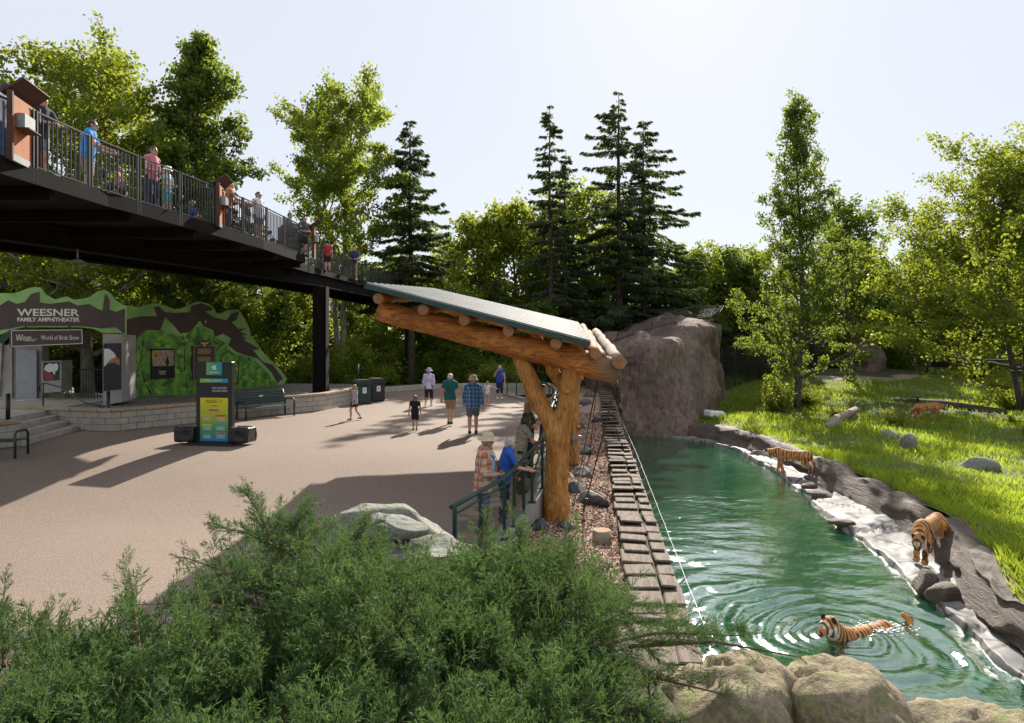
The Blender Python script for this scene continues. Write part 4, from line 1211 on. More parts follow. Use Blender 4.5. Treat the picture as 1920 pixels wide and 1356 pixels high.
br = [(767, 385), (850, 365), (950, 365), (930, 310), (960, 303), (1000, 340), (1060, 345), (1150, 340), (1160, 302), (1220, 285), (1285, 312), (1280, 332), (1240, 335), (1290, 370), (1370, 390), (1400, 350), (1445, 337), (1430, 390), (1400, 400), (1440, 440), (1498, 440), (1450, 458), (1505, 480), (1460, 480), (1500, 505), (1470, 505), (1570, 565), (1530, 570), (1590, 640),
      (1650, 660), (1712, 740), (1680, 772), (1640, 700), (1560, 620), (1480, 600), (1430, 580), (1380, 540), (1400, 500), (1350, 470), (1300, 490), (1290, 450), (1230, 425), (1210, 390), (1150, 460), (1090, 470), (1060, 430), (1000, 370), (980, 420), (970, 450), (880, 450), (820, 500), (800, 560), (785, 600), (800, 650), (775, 700), (790, 780), (772, 850), (767, 855)]
mb = MB(); mb.prism(poly_on(WA, WB, br), .003, .012, MW); mb.build("bird_silhouette", M_MBR, wall)
rk = [(775, 858), (790, 780), (778, 700), (800, 650), (788, 600), (802, 560), (825, 500), (880, 455), (930, 465), (975, 445), (1000, 470), (1060, 480), (1120, 492), (1165, 440), (1215, 425), (1260, 455), (1310, 500), (1350, 520), (1400, 585), (1440, 600), (1500, 610), (1570, 660), (1640, 740), (1672, 776), (1430, 805), (1180, 832)]
pr_ = poly_on(WA, WB, rk)
mb = MB(); mb.prism(pr_, .014, .05, MW); mb.build("leaf_relief", M_MRG, wall)
rgx = random.Random(12); u0, u1 = min(p[0] for p in pr_), max(p[0] for p in pr_)
def inside(u, z):
    c_ = False
    for (x1, y1), (x2, y2) in zip(pr_, pr_[1:] + pr_[:1]):
        if (y1 > z) != (y2 > z) and u < (x2 - x1) * (z - y1) / (y2 - y1) + x1: c_ = not c_
    return c_
rl = [pmat("relief_green_%s" % q, c_, tuple(x * .6 for x in c_), 4, .55) for q, c_ in (("bright", (.28, .50, .05)), ("mid", (.15, .36, .045)), ("deep", (.05, .17, .03)))]
kq = 0
while kq < 170:
    u, z = rgx.uniform(u0, u1), rgx.uniform(.7, 3.2)
    if not inside(u, z): continue
    a = rgx.uniform(-.6, .5); L_, w_ = rgx.uniform(.22, .5), rgx.uniform(.10, .2)
    lf = MB(); ptsl = [(-L_ / 2, 0), (-L_ * .2, -w_ * .5), (L_ * .25, -w_ * .42), (L_ / 2, 0), (L_ * .15, w_ * .5), (-L_ * .25, w_ * .4)]
    ptsl = [(u + x * math.cos(a) - y_ * math.sin(a), z + x * math.sin(a) + y_ * math.cos(a)) for x, y_ in ptsl]
    if all(inside(*q) for q in ptsl):
        lf.prism(ptsl, .052, .06 + .02 * rgx.random(), MW); lf.build("painted_leaf", rl[rgx.choice([0, 0, 1, 1, 2])], wall); kq += 1
    else: kq += .2
# vines
for pts in ([(860, 510), (850, 600), (840, 650), (870, 760), (905, 835)], [(1105, 480), (1110, 600), (1112, 700), (1125, 800)], [(1440, 640), (1436, 720), (1432, 795)]):
    mb = MB(); mb.tube([MW @ Vector((*on_wall(*C3(*p), WA, WB), .06)) for p in pts], .022, 5); mb.build("painted_vine", M_MBR, wall)
# arch
arch = thing("entrance_arch", "brown and green painted arch over the steps reading Weesner Family Amphitheater", "entrance arch", (0, 0, 0))
MA = wall_matrix(AA, AB)
ap = [(0, 225), (90, 225), (190, 190), (240, 190), (275, 235), (330, 265), (400, 245), (440, 265), (490, 260), (540, 250), (590, 215), (630, 205), (670, 230), (700, 270), (740, 295), (763, 303), (763, 480), (740, 465), (620, 465), (560, 440), (480, 432), (130, 432), (60, 452), (-60, 500), (-200, 560), (-200, 230)]
mb = MB(); mb.prism(poly_on(AA, AB, ap), -.10, 0, MA); mb.build("arch_panel", M_MLG, arch)
ab = [(-200, 300), (0, 300), (50, 268), (100, 290), (150, 280), (190, 230), (240, 218), (240, 280), (300, 290), (420, 275), (470, 300), (540, 290), (590, 320), (622, 330), (630, 260), (640, 228), (665, 270), (660, 322), (700, 340), (755, 318), (762, 340), (762, 475), (740, 462), (700, 430), (620, 440), (560, 432), (480, 424), (130, 424), (60, 440), (0, 448), (-60, 490), (-200, 540)]
mb = MB(); mb.prism(poly_on(AA, AB, ab), .003, .012, MA); mb.build("bird_silhouette", M_MBR, arch)
M_CREAM = pmat("cream_lettering", (.72, .68, .55), (.66, .62, .5), 4, .5)
def put_text(s, x0, x1, yc, hpx, A, B, M, mat, parent, z=.018, bold=.0, fit=True):
    (u0, zz), (u1, _) = on_wall(*C3(x0, yc), A, B), on_wall(*C3(x1, yc), A, B)
    hh = abs(on_wall(*C3(x0, yc - hpx / 2), A, B)[1] - on_wall(*C3(x0, yc + hpx / 2), A, B)[1])
    zc = on_wall(*C3((x0 + x1) / 2, yc), A, B)[1]
    return text_mesh("lettering", s, hh / .70, M @ Matrix.Translation(((u0 + u1) / 2, zc, z)), mat, parent, bold=bold, width=abs(u1 - u0))
put_text("WEESNER", 105, 482, 345, 42, AA, AB, MA, M_CREAM, arch, bold=.008)
put_text("FAMILY AMPHITHEATER", 105, 482, 387, 24, AA, AB, MA, M_CREAM, arch, bold=.006)
hs = thing("hanging_sign", "dark hanging sign with white border reading World of Birds Show", "sign", (0, 0, 0))
AA2, AB2 = (AA[0], AA[1] - .12), (AB[0], AB[1] - .12); MH = wall_matrix(AA2, AB2)
mb = MB(); mb.prism(poly_on(AA2, AB2, [(55, 447), (503, 441), (506, 535), (62, 553)]), -.04, .02, MH); mb.build("sign_board", M_MBR, hs)
for (x0, y0, x1, y1) in ((72, 452, 500, 447), (72, 548, 502, 530), (72, 452, 74, 548), (498, 447, 501, 530)):
    a, c = on_wall(*C3(x0, y0), AA2, AB2), on_wall(*C3(x1, y1), AA2, AB2); mb = MB(); mb.bar(MH @ Vector((*a, .024)), MH @ Vector((*c, .024)), .012, .022); mb.build("sign_border", M_CREAM, hs)
for x in (155, 420):
    a, c = on_wall(*C3(x, 447), AA2, AB2), on_wall(*C3(x, 425), AA2, AB2); mb = MB(); mb.bar(MH @ Vector((*a, -.01)), MH @ Vector((*c, -.01)), .05, .05); mb.build("hanger", M_BLACK, hs)
put_text("World of Birds Show", 250, 480, 496, 27, AA2, AB2, MH, M_CREAM, hs, z=.024)
put_text("W", 98, 140, 498, 42, AA2, AB2, MH, M_CREAM, hs, z=.024)
put_text("ings", 140, 192, 494, 24, AA2, AB2, MH, M_CREAM, hs, z=.024)
put_text("FINANCIAL", 142, 218, 513, 9, AA2, AB2, MH, M_CREAM, hs, z=.024)
a, c = on_wall(*C3(98, 504), AA2, AB2), on_wall(*C3(230, 503), AA2, AB2); mb = MB(); mb.bar(MH @ Vector((*a, .024)), MH @ Vector((*c, .024)), .008, .012); mb.build("logo_line", M_CREAM, hs)

# prints: flat pictures built from coloured shapes
M_PDARK = pmat("print_dark_blue", (.012, .014, .028), (.008, .009, .018), 2, .35)
M_PBLK = pmat("print_black", (.012, .016, .014), (.008, .01, .009), 2, .35)
def flat_shape(name, pts, M, z, mat, parent, t=.003):
    mb = MB(); mb.prism(pts, z, z + t, M); return mb.build(name, mat, parent)
def C3w(pts, A, B): return [on_wall(*C3(x, y), A, B) for x, y in pts]
PA, PB = (-14.86, 23.35), (-13.25, 23.75)
pyl = thing("concrete_pylon", "tall concrete pylon with slanted top carrying an eagle photograph", "pylon", (0, 0, 0)); MP = wall_matrix(PA, PB)
# front face (with print) and depth to the left-back
f_pts = C3w([(622, 905), (622, 470), (740, 478), (740, 885)], PA, PB)
mb = MB(); mb.prism(f_pts, -1.6, 0, MP); mb.build("pylon_body", M_CONC, pyl)
flat_shape("eagle_print", C3w([(626, 818), (626, 530), (736, 528), (736, 808)], PA, PB), MP, .004, M_PDARK, pyl)
flat_shape("eagle_head", C3w([(630, 640), (630, 562), (660, 562), (690, 585), (705, 610), (700, 628), (672, 630), (650, 650), (632, 672)], PA, PB), MP, .008, M_WHITE, pyl)
flat_shape("eagle_beak", C3w([(672, 625), (700, 612), (720, 622), (727, 640), (722, 664), (712, 655), (690, 645), (655, 652), (650, 645)], PA, PB), MP, .0115, pmat("print_orange", (.42, .20, .07), (.32, .15, .05), 6, .4), pyl)
flat_shape("eagle_body", C3w([(630, 818), (630, 690), (650, 660), (690, 670), (720, 720), (734, 808)], PA, PB), MP, .0082, pmat("print_brown_black", (.02, .016, .014), (.012, .01, .01), 5, .4), pyl)
ow = thing("owl_picture", "dark framed owl photograph mounted on the leafy part of the painted wall", "picture", (0, 0, 0))
flat_shape("picture_panel", C3w([(902, 747), (900, 562), (1042, 560), (1045, 738)], WA, WB), MW, .085, M_PBLK, ow, .03)
m, n, l, b = nt("print_owl_feathers")
f = noise_n(n, l, coord(n, l, 'Object', (6, 1, 2)), 6, 5); l.new(ramp(n, l, f, [(.3, (.10, .06, .04)), (.5, (.34, .24, .17)), (.7, (.55, .45, .36))]), b.inputs['Base Color']); b.inputs['Roughness'].default_value = .4
flat_shape("owl_print", C3w([(907, 668), (905, 572), (1037, 570), (1038, 664)], WA, WB), MW, .118, m, ow)
ec = on_wall(*C3(929, 605), WA, WB)
flat_shape("owl_eye", [(ec[0] + .22 * math.cos(a), ec[1] + .075 * math.sin(a)) for a in np.linspace(0, 6.283, 15)[:-1]], MW, .122, pmat("print_amber", (.62, .36, .03), (.5, .25, .02), 5, .3), ow)
flat_shape("owl_pupil", [(ec[0] + .08 * math.cos(a), ec[1] + .04 * math.sin(a)) for a in np.linspace(0, 6.283, 13)[:-1]], MW, .126, M_PBLK, ow)
flat_shape("owl_beak", C3w([(985, 640), (1000, 605), (1010, 650), (995, 668)], WA, WB), MW, .122, M_PDARK, ow)
for k in range(3): flat_shape("caption_line", C3w([(950 - 6 * (k == 0), 700 + 9 * k), (950 - 6 * (k == 0), 697 + 9 * k), (985 + 6 * (k == 0), 696 + 9 * k), (985 + 6 * (k == 0), 699 + 9 * k)], WA, WB), MW, .118, M_CREAM, ow)
pl = thing("memorial_plaque", "brown arched plaque with small gilt eagle on the painted wall", "plaque", (0, 0, 0))
flat_shape("plaque_panel", C3w([(1152, 745), (1150, 545), (1180, 540), (1195, 515), (1225, 508), (1255, 515), (1268, 538), (1290, 540), (1293, 738)], WA, WB), MW, .085, M_MBR, pl, .03)
M_GILT = pmat("gilt", (.62, .50, .22), (.5, .4, .18), 5, .4, metal=.3)
flat_shape("gilt_eagle", C3w([(1196, 520), (1215, 526), (1223, 521), (1232, 526), (1252, 518), (1245, 532), (1230, 536), (1234, 548), (1214, 550), (1218, 537), (1205, 532)], WA, WB), MW, .118, M_GILT, pl)
for k in range(9): flat_shape("text_line", C3w([(1180 + 3 * (k % 3), 566 + 7 * k + (14 if k > 4 else 0)), (1180 + 3 * (k % 3), 563 + 7 * k + (14 if k > 4 else 0)), (1264 - 4 * (k % 2), 562 + 7 * k + (14 if k > 4 else 0)), (1264 - 4 * (k % 2), 565 + 7 * k + (14 if k > 4 else 0))], WA, WB), MW, .118, M_GILT, pl)
for (x0, y0, x1, y1) in ((1160, 545, 1160, 740), (1285, 543, 1285, 736), (1160, 545, 1200, 543), (1250, 543, 1285, 543)):
    a, c = on_wall(*C3(x0, y0), WA, WB), on_wall(*C3(x1, y1), WA, WB); mb = MB(); mb.bar(MW @ Vector((*a, .119)), MW @ Vector((*c, .119)), .008, .02); mb.build("gilt_border", M_GILT, pl)
QA, QB = (-18.2, 25.9), (-16.6, 26.0); MQ = wall_matrix(QA, QB)
cp = thing("concrete_stand", "low concrete stand with a white crested bird photograph by the steps", "pylon", (0, 0, 0))
mb = MB(); mb.prism(C3w([(255, 830), (250, 640), (372, 632), (372, 822)], QA, QB), -.7, 0, MQ); mb.build("stand_body", M_CONC, cp)
flat_shape("bird_print", C3w([(262, 757), (262, 645), (362, 640), (362, 752)], QA, QB), MQ, .004, M_PDARK, cp)
flat_shape("white_crest", C3w([(268, 690), (275, 665), (300, 650), (320, 655), (345, 648), (354, 665), (350, 690), (335, 700), (335, 718), (325, 715), (318, 700), (295, 705)], QA, QB), MQ, .008, M_WHITE, cp)
flat_shape("red_feathers", C3w([(266, 752), (268, 700), (300, 708), (325, 720), (330, 750)], QA, QB), MQ, .0085, pmat("print_red", (.30, .03, .025), (.2, .02, .02), 4, .4), cp)

# planter: block wall with stone caps, gravel bed
M_BLOCK = pmat("concrete_block", (.44, .40, .34), (.33, .30, .25), 3.5, .9, .6, 30, .01, space='world')
M_CAP = pmat("stone_cap", (.42, .33, .22), (.32, .24, .16), 3.5, .9, .5, 25, .01, space='world')
pln = thing("raised_planter", "long raised gravel planter of grey blocks with tan stone caps", "planter", (-12.6, 21.5, 0))
PO = Vector((-12.6, 21.5, 0))
ring = [(-17.2, 22.6), (-12.6, 21.5), (-9.1, 26.4), (-7.75, 28.2), (-7.05, 32.2), (-7.4, 35.5)]
def block_run(a, c, ph, z0=0.0, courses=3, parent=pln, org=PO, bl=.52, hh=.205, cap=True, dep=.24):
    a, c = Vector((*a, 0)), Vector((*c, 0)); L = (c - a).length; d = (c - a) / L; ang = math.atan2(d.y, d.x); nrm = Vector((-d.y, d.x, 0))
    nb = max(1, round(L / bl)); bw = L / nb
    key = {}
    def inst(name, w, dd, h, mat):
        k = (name, round(w, 3))
        if k not in key:
            mb = MB(); mb.box((0, 0, 0), (w - .008, dd, h - .008), bev=.012); key[k] = mb.build(name, mat, parent); return key[k]
        return copy_obj(key[k], parent)
    for r in range(courses):
        off = .5 * bw * ((r + ph) % 2)
        xs_ = [0] + [off + bw * i for i in range(nb + 1) if 0 < off + bw * i < L - .05] + [L]
        for x0, x1 in zip(xs_[:-1], xs_[1:]):
            o = inst("block", x1 - x0, dep, hh, M_BLOCK)
            o.location = a + d * (x0 + x1) / 2 + nrm * (dep / 2 + rgx.uniform(-.006, .006)) + Vector((0, 0, z0 + hh * (r + .5))) - org; o.rotation_euler = (0, 0, ang)
    if cap:
        for i in range(nb):
            o = inst("cap_stone", bw, dep + .12, .10, M_CAP)
            o.location = a + d * bw * (i + .5) + nrm * (dep / 2 + rgx.uniform(-.01, .01)) + Vector((0, 0, z0 + hh * courses + .052 + rgx.uniform(-.004, .004))) - org; o.rotation_euler = (0, 0, ang)
for i, (a, c) in enumerate(zip(ring[:-1], ring[1:])): block_run(a, c, i)
M_GRAVEL = rock_mat("gravel", (.20, .17, .14), (.34, .31, .27), (.13, .115, .10), 14, .9, .8)
gvl = MB(); inn = [(-17.0, 22.9), (-12.6, 21.85), (-9.3, 26.6), (-8.0, 28.4), (-7.3, 32.2), (-7.65, 35.5), (-12, 36.5), (-17, 30)]
gvl.prism([(x - PO.x, y - PO.y) for x, y in inn], .3, .60); gvl.build("gravel_bed", M_GRAVEL, pln)
rg2 = np.random.default_rng(9); N = 6000
V = []; 
uu = rg2.random((N * 3, 2)) * np.array([10, 15]) + np.array([-17, 21.5])
from mathutils.geometry import intersect_point_tri_2d
def inpoly(x, y, P):
    c_ = False
    for (x1, y1), (x2, y2) in zip(P, P[1:] + P[:1]):
        if (y1 > y) != (y2 > y) and x < (x2 - x1) * (y - y1) / (y2 - y1) + x1: c_ = not c_
    return c_
uu = np.array([p for p in uu if inpoly(p[0], p[1], inn)])[:N]
N = len(uu); s_ = .02 + .04 * rg2.random(N)
tet = np.array([[1, 0, 0], [-.5, .87, 0], [-.5, -.87, 0], [0, 0, .8]])
R_ = rg2.random(N) * 6.28
T = np.stack([np.c_[uu[:, 0] - PO.x + s_ * (tet[k, 0] * np.cos(R_) - tet[k, 1] * np.sin(R_)), uu[:, 1] - PO.y + s_ * (tet[k, 0] * np.sin(R_) + tet[k, 1] * np.cos(R_)), .60 + s_ * tet[k, 2]] for k in range(4)], 1).reshape(-1, 3)
k4 = np.arange(N) * 4
FF = np.concatenate([np.stack([k4, k4 + 1, k4 + 3], 1), np.stack([k4 + 1, k4 + 2, k4 + 3], 1), np.stack([k4 + 2, k4, k4 + 3], 1)])
tag(mesh_np("pebbles", T, FF, M_GRAVEL, pln), kind='stuff')
# low kerb wall at the end of the plaza
lk = thing("border_wall", "low block wall edging the shrub border at the end of the plaza", "wall", (-6.5, 40, 0))
for a, c in (((-7.2, 37.5), (-5.2, 40.5)), ((-5.2, 40.5), (-2.5, 41.6)), ((-2.5, 41.6), (1.2, 41.0))):
    block_run(a, c, 0, 0, 1, lk, Vector((-6.5, 40, 0)), .6, .30, False, .2)
# steps up to the amphitheater
M_STEP = pmat("step_concrete", (.45, .40, .34), (.34, .30, .26), 2.5, .85, .25, 35, .004, space='world')
stp = thing("entrance_steps", "concrete steps rising to the amphitheater entrance", "steps", (-13.2, 20.4, 0))
for k in range(4):
    mb = MB(); mb.prism([(-.12 - .38 * k, -1.85 - .05 * k), (-.72 - .38 * k, 1.95), (-8, 1.95), (-8, -1.85)], .155 * k + (.001 if k else -.3), .155 * (k + 1)); mb.build("step", M_STEP, stp)
land = MB(); land.prism([(-1.7, -3.0), (-2.3, 9), (-12, 9), (-12, -3)], .55, .625); land.build("landing", M_STEP, stp)
hr = thing("stair_handrail", "dark green tube handrail beside the entrance steps", "handrail", (-13.3, 22.3, 0))
HO = Vector((-13.3, 22.3, 0))
hp_ = [at_d(75, 735, 23.2), at_d(73, 722, 23.2), at_d(84, 718, 23.2), at_d(112, 726, 22.9), at_d(158, 755, 22.3), at_d(195, 763, 22.0)]
mb = MB(); mb.tube([p - HO for p in hp_], .028, 8); mb.build("rail", M_GREEN_MET, hr)
for p, zb in ((at_d(81, 720, 23.1), .6), (at_d(187, 762, 22.05), .02)):
    mb = MB(); mb.tube([Vector((p.x, p.y, zb)) - HO, p - HO], .025, 8); mb.build("post", M_GREEN_MET, hr)
# small planter left of the steps
sp_ = thing("corner_planter", "small block planter with stone caps left of the steps beside the green bench", "planter", (-14.2, 18.2, 0))
SO = Vector((-14.2, 18.2, 0))
block_run((-18.5, 17.3), (-13.6, 17.9), 0, 0, 3, sp_, SO); block_run((-13.6, 17.9), (-13.4, 18.6), 1, 0, 3, sp_, SO)
mb = MB(); mb.prism([(-4.2, -.6), (.5, 0), (.6, .5), (-4.2, .8)], .3, .66); mb.build("soil", M_SOIL, sp_)
# bollards
for (px, py0, py1, d, z, lab) in ((15, 740, 785, 19.0, .66, "black bollard post standing in the small corner planter"), (203, 735, 808, 22.0, 0, "slim black post at the planter corner beside the concrete pylon"), (671, 684, 708, 33.5, .7, "short black post on the planter end beside the waste bins")):
    a = at_d(px, py0, d); mb = MB(); mb.tube([(0, 0, 0), (0, 0, a.z - z)], .055, 12); mb.tube([(0, 0, a.z - z), (0, 0, a.z - z + .03)], [.062, .05], 12)
    o = mb.build("bollard", M_BLACK, None); o.location = (a.x, a.y, z); tag(o, lab, "bollard", "black posts")
# grey block wall and gate left of the steps, roof behind
gw = thing("entrance_wall", "grey board-marked concrete wall and door beyond the steps", "wall", (-19.5, 26.6, .6))
mb = MB(); mb.prism([(-4, 0), (1.05, .2), (1.05, .6), (-4, .4)], 0, 2.1); mb.build("wall_body", M_CONC, gw)
for k in range(7):
    mb = MB(); mb.box((-2.6 + .42 * k, -.0 + .02 * k, 1.05 + .05 * (k % 3)), (.10, .12, 2.05), rot=Matrix.Rotation(RAD(6 - 3 * (k % 4)), 3, 'Y')); mb.build("board_mark", M_CONC, gw)
mb = MB(); mb.box((.55, .06, .95), (.8, .06, 1.9)); mb.build("door", M_GREYMET, gw)
rf = thing("amphitheater_roof", "grey metal roof on dark green steel frame behind the entrance arch", "roof", (-22.5, 30.5, 0))
mb = MB(); mb.prism([(-7, -3), (3.6, -2.2), (2.8, 2.5), (-7, 3)], 5.55, 5.72, Matrix.Rotation(RAD(3), 4, 'Y')); mb.build("roof_sheet", M_ROOF, rf)
mb = MB(); mb.bar((-7, -2.8, 5.45), (3.4, -2.0, 5.15), .16, .24); mb.build("eave_beam", M_GREEN_MET, rf)
for (a, c) in (((-4.5, -2.4, 0), (-1.8, -2.3, 5.3)), ((2.2, -1.9, 0), (.2, -2, 5.3)), ((-1.2, -2, .2), (1.6, -2, 3.2))):
    mb = MB(); mb.bar(a, c, .26, .26); mb.build("steel_strut", M_GREEN_MET, rf)
# black picket fence behind the steps
fn = thing("picket_fence", "thin black metal picket fence behind the steps", "fence", (-15.9, 26.6, .6))
mb = MB(); mb.bar((-1.6, .1, 1.15), (1.2, -.1, 1.15), .04, .04); mb.bar((-1.6, .1, .12), (1.2, -.1, .12), .04, .04); mb.build("rail", M_BLACK, fn)
for k in range(24):
    mb = MB(); mb.box((-1.55 + .118 * k, .1 - .0085 * k, .6), (.02, .02, 1.15)); mb.build("picket", M_BLACK, fn)
# ================================================================== rocks, foreground planting, cliff
_bm = bmesh.new(); bmesh.ops.create_icosphere(_bm, subdivisions=5, radius=1.0)
_bm.verts.index_update(); ICO_V = np.array([v.co[:] for v in _bm.verts]); ICO_F = np.array([[v.index for v in f.verts] for f in _bm.faces]); _bm.free()
_bm = bmesh.new(); bmesh.ops.create_icosphere(_bm, subdivisions=3, radius=1.0)
_bm.verts.index_update(); ICO_V3 = np.array([v.co[:] for v in _bm.verts]); ICO_F3 = np.array([[v.index for v in f.verts] for f in _bm.faces]); _bm.free()
def rock(name, label, loc, size, seed, mat, facets=9, rough=.10, rz=0, cat="rock", group=None, hi=False, cut=(.55, .85), strat=0.0):
    rgr = np.random.default_rng(seed); V = (ICO_V if hi else ICO_V3).copy()
    for _ in range(facets):
        nrm = rgr.normal(size=3); nrm /= np.linalg.norm(nrm); d = rgr.uniform(*cut)
        ex = V @ nrm - d; V -= np.where(ex > 0, ex * .92, 0)[:, None] * nrm
    V = V * np.asarray(size)
    s = max(size)
    nn = V / np.linalg.norm(V, axis=1)[:, None]
    V = V + nn * (rough * s * (fbm(V / s * 2.2 + seed, 5, .5)))[:, None]
    if hi:
        cr = np.maximum(0, .10 - np.abs(vnoise(V / s * 1.5 + 3.1 * seed))) / .10
        V = V - nn * (.075 * s * cr)[:, None] - nn * (.035 * s * np.abs(vnoise(V / s * 6 + seed)))[:, None]
    if strat: V[:, 2] += strat * s * vnoise(np.c_[V[:, 0] / s, V[:, 1] / s, V[:, 2] / s * 7] + seed)
    o = mesh_np(name, V, ICO_F if hi else ICO_F3, mat, None, smooth=True)
    o.location = loc; o.rotation_euler = (0, 0, rz)
    return tag(o, label, cat, group)
# boulders by the railing and the foreground rock wall
rock("boulder", "big pale cracked boulder behind the juniper at the railing end", (-1.52, 8.6, -.12), (1.45, .85, 1.02), 61, M_BOULDER, 18, .06, .2, "boulder", hi=True, cut=(.6, .86), strat=.07)
rock("boulder", "dark layered slab leaning on the near side of the cracked boulder", (-1.15, 8.1, .28), (.85, .4, .30), 62, M_BOULDER, 14, .05, .25, "boulder", hi=True, cut=(.5, .85), strat=.08)
rock("boulder", "thin pale slab wedged along the crest of the cracked boulder", (-1.55, 8.35, .60), (.60, .35, .16), 72, M_BOULDER, 14, .05, -.2, "boulder", hi=True, cut=(.5, .85), strat=.05)
rock("boulder", "lower grey boulder tucked beside the big cracked boulder", (-2.45, 8.35, -.05), (.6, .5, .56), 63, M_BOULDER, 12, .07, .9, "boulder", hi=True)
rock("boulder", "blue-grey stone half hidden in the juniper by the shelter post", (.35, 8.6, -.42), (.5, .42, .42), 64, M_DARKSTONE, 12, .07, .9, "boulder", hi=True)
rock("rock_outcrop", "lichen-covered pale foreground rock with a mossy crack", (1.52, 4.75, -.02), (.78, .62, .66), 65, M_LICHEN, 9, .10, .3, "rock", hi=True, cut=(.6, .9))
rock("rock_outcrop", "rounded olive foreground rock wedged between two paler rocks", (2.28, 4.72, -.02), (.52, .55, .66), 66, M_LICHEN, 9, .10, 1.3, "rock", hi=True, cut=(.7, .92))
rock("rock_outcrop", "long low lichen rock running down to the pool corner", (3.05, 4.55, -.22), (.72, .6, .66), 67, M_LICHEN, 9, .10, 2.0, "rock", hi=True, cut=(.7, .92))
rock("rock_outcrop", "far low lichen rock at the pool's near corner", (3.95, 4.4, -.55), (.75, .6, .75), 68, M_LICHEN, 9, .10, .6, "rock", hi=True, cut=(.7, .92))
rock("rock_outcrop", "small mossy rock between the grey box and the lichen rock", (.98, 4.35, -.10), (.42, .4, .48), 69, M_LICHEN, 9, .10, .6, "rock", hi=True, cut=(.7, .92))
# stones in the mulch bed
k = 0
stone_at = ["just beyond the front shelter post", "against the front shelter post side", "below the bent lamp near the front post", "behind the rear shelter post", "farther behind the rear post by the timber slabs", "under the bent lamp between the posts", "touching the timber slabs past the rear post", "small at the front post foot", "beside the cable foot", "at the rear post foot", "nearest the cliff"]
for px, py, w, h in ((1090, 893, .42, .26), (1075, 918, .36, .24), (1108, 943, .46, .30), (1095, 780, .5, .25), (1102, 762, .4, .3), (1090, 848, .40, .25), (1120, 800, .35, .2), (1010, 1000, .22, .2), (1060, 990, .2, .16), (1078, 808, .5, .3), (1130, 742, .5, .3)):
    p = at(px, py, MULCH_Z); k += 1
    rock("bed_stone", "dark angular stone in the mulch bed " + stone_at[k - 1], (p.x, p.y, mulch_z(p.x, p.y) + .06), (w, w * .8, h), 70 + k, M_DARKSTONE, 9, .06, k, "stone", "stones in the mulch bed")
st_ = at(1128, 1012, MULCH_Z)
stump = thing("log_stump", "cut grey wooden stump standing in the mulch", "stump", (st_.x, st_.y, mulch_z(st_.x, st_.y)))
mb = MB(); mb.tube([(0, 0, -.05), (0, 0, .1), (.01, 0, .26)], [.21, .18, .17], 12, wob=.08, seed=3); mb.build("trunk_piece", M_GREYLOG, stump)
mb = MB(); mb.tube([(.01, 0, .258), (.01, 0, .266)], .16, 12); mb.build("cut_face", M_ENDGRAIN, stump)
# low bent lights
for px, py, lab in ((1083, 862, "low bent metal lamp in the mulch beside the nearer shelter post"), (1083, 795, "low bent metal lamp in the mulch behind the rear shelter post")):
    p = at(px + 12, py + 10, MULCH_Z); s = thing("path_lamp", lab, "lamp", (p.x, p.y, mulch_z(p.x, p.y)))
    mb = MB(); mb.tube([(0, 0, 0), (-.06, 0, .12), (-.25, 0, .42), (-.30, 0, .62), (-.30, 0, .8)], .02, 7); mb.build("stem", M_GREYMET, s)
    mb = MB(); mb.box((-.22, 0, .86), (.3, .16, .13), bev=.02); mb.build("lamp_head", M_GREYMET, s)
gb_ = thing("utility_box", "flat grey metal box under the juniper beside the foreground rocks", "box", (.62, 4.35, -.4), RAD(14))
mb = MB(); mb.box((0, 0, .38), (.50, .8, .76), bev=.012); mb.build("box_body", M_GREYMET, gb_)
mb = MB(); mb.box((0, 0, .775), (.54, .84, .03), bev=.008); mb.build("lid", pmat("box_lid_grey", (.42, .40, .40), (.36, .34, .34), 3, .5), gb_)

# rocks on the bank and in the grass
k = 0
for px, py, w, h, mt, lab in ((1668, 822, .62, .34, M_BOULDER, "flat grey rock in the grass near the distant tiger"), (1702, 848, .42, .62, M_BOULDER, "upright pinkish rock standing in the grass below the flat grey rock"), (1832, 876, .75, .36, M_BOULDER, "broad grey rock half sunk in tall grass on the right bank"),
                              (1600, 785, .5, .3, M_BOULDER, "small rock in the grass below the poplar"), (1560, 800, .6, .42, M_BOULDER, "mottled rock at the end of the grey log in the grass")):
    p = at(px, py, -1.75); k += 1
    rock("field_rock", lab, (p.x, p.y, enc_z(p.x, p.y) + h * .3), (w, w * .7, h), 90 + k, mt, 10, .07, k)
for px, py, w, h, lab in ((1738, 1108, .36, .34, "dark hollow rock at the water beside the walking tiger"), (1768, 1126, .38, .32, "dark knobbly rock next to the hollow rock at the water"), (1538, 932, .50, .20, "dark ledge rock at the pool edge below the far shelf"), (1518, 915, .32, .16, "small dark rock touching the ledge rock at the pool edge"), (1425, 855, .5, .22, "pale rounded rock at the far pool edge"), (1460, 868, .45, .20, "grey rounded rock beside the far tiger's shelf"), (1580, 985, .42, .14, "low dark slab broken off the shelf edge")):
    p = at(px, py, -2.4); k += 1
    rock("shore_rock", lab, (p.x, p.y, -2.38 + h * .25), (w, w * .75, h), 100 + k, M_GUNITE if py > 870 else M_SHELF, 9, .10, k * .7)
lg = thing("fallen_log", "long dark fallen log lying across the enclosure grass", "log", (30, 48, -1.5))
a, c = at(1884, 776, -1.6), at(1668, 749, -1.35)
mb = MB(); mb.tube([a - Vector((30, 48, -1.5)), a.lerp(c, .5) - Vector((30, 48, -1.62)), c - Vector((30, 48, -1.5))], [.30, .26, .16], 9, wob=.12, seed=2); mb.build("log_trunk", M_BARK, lg)
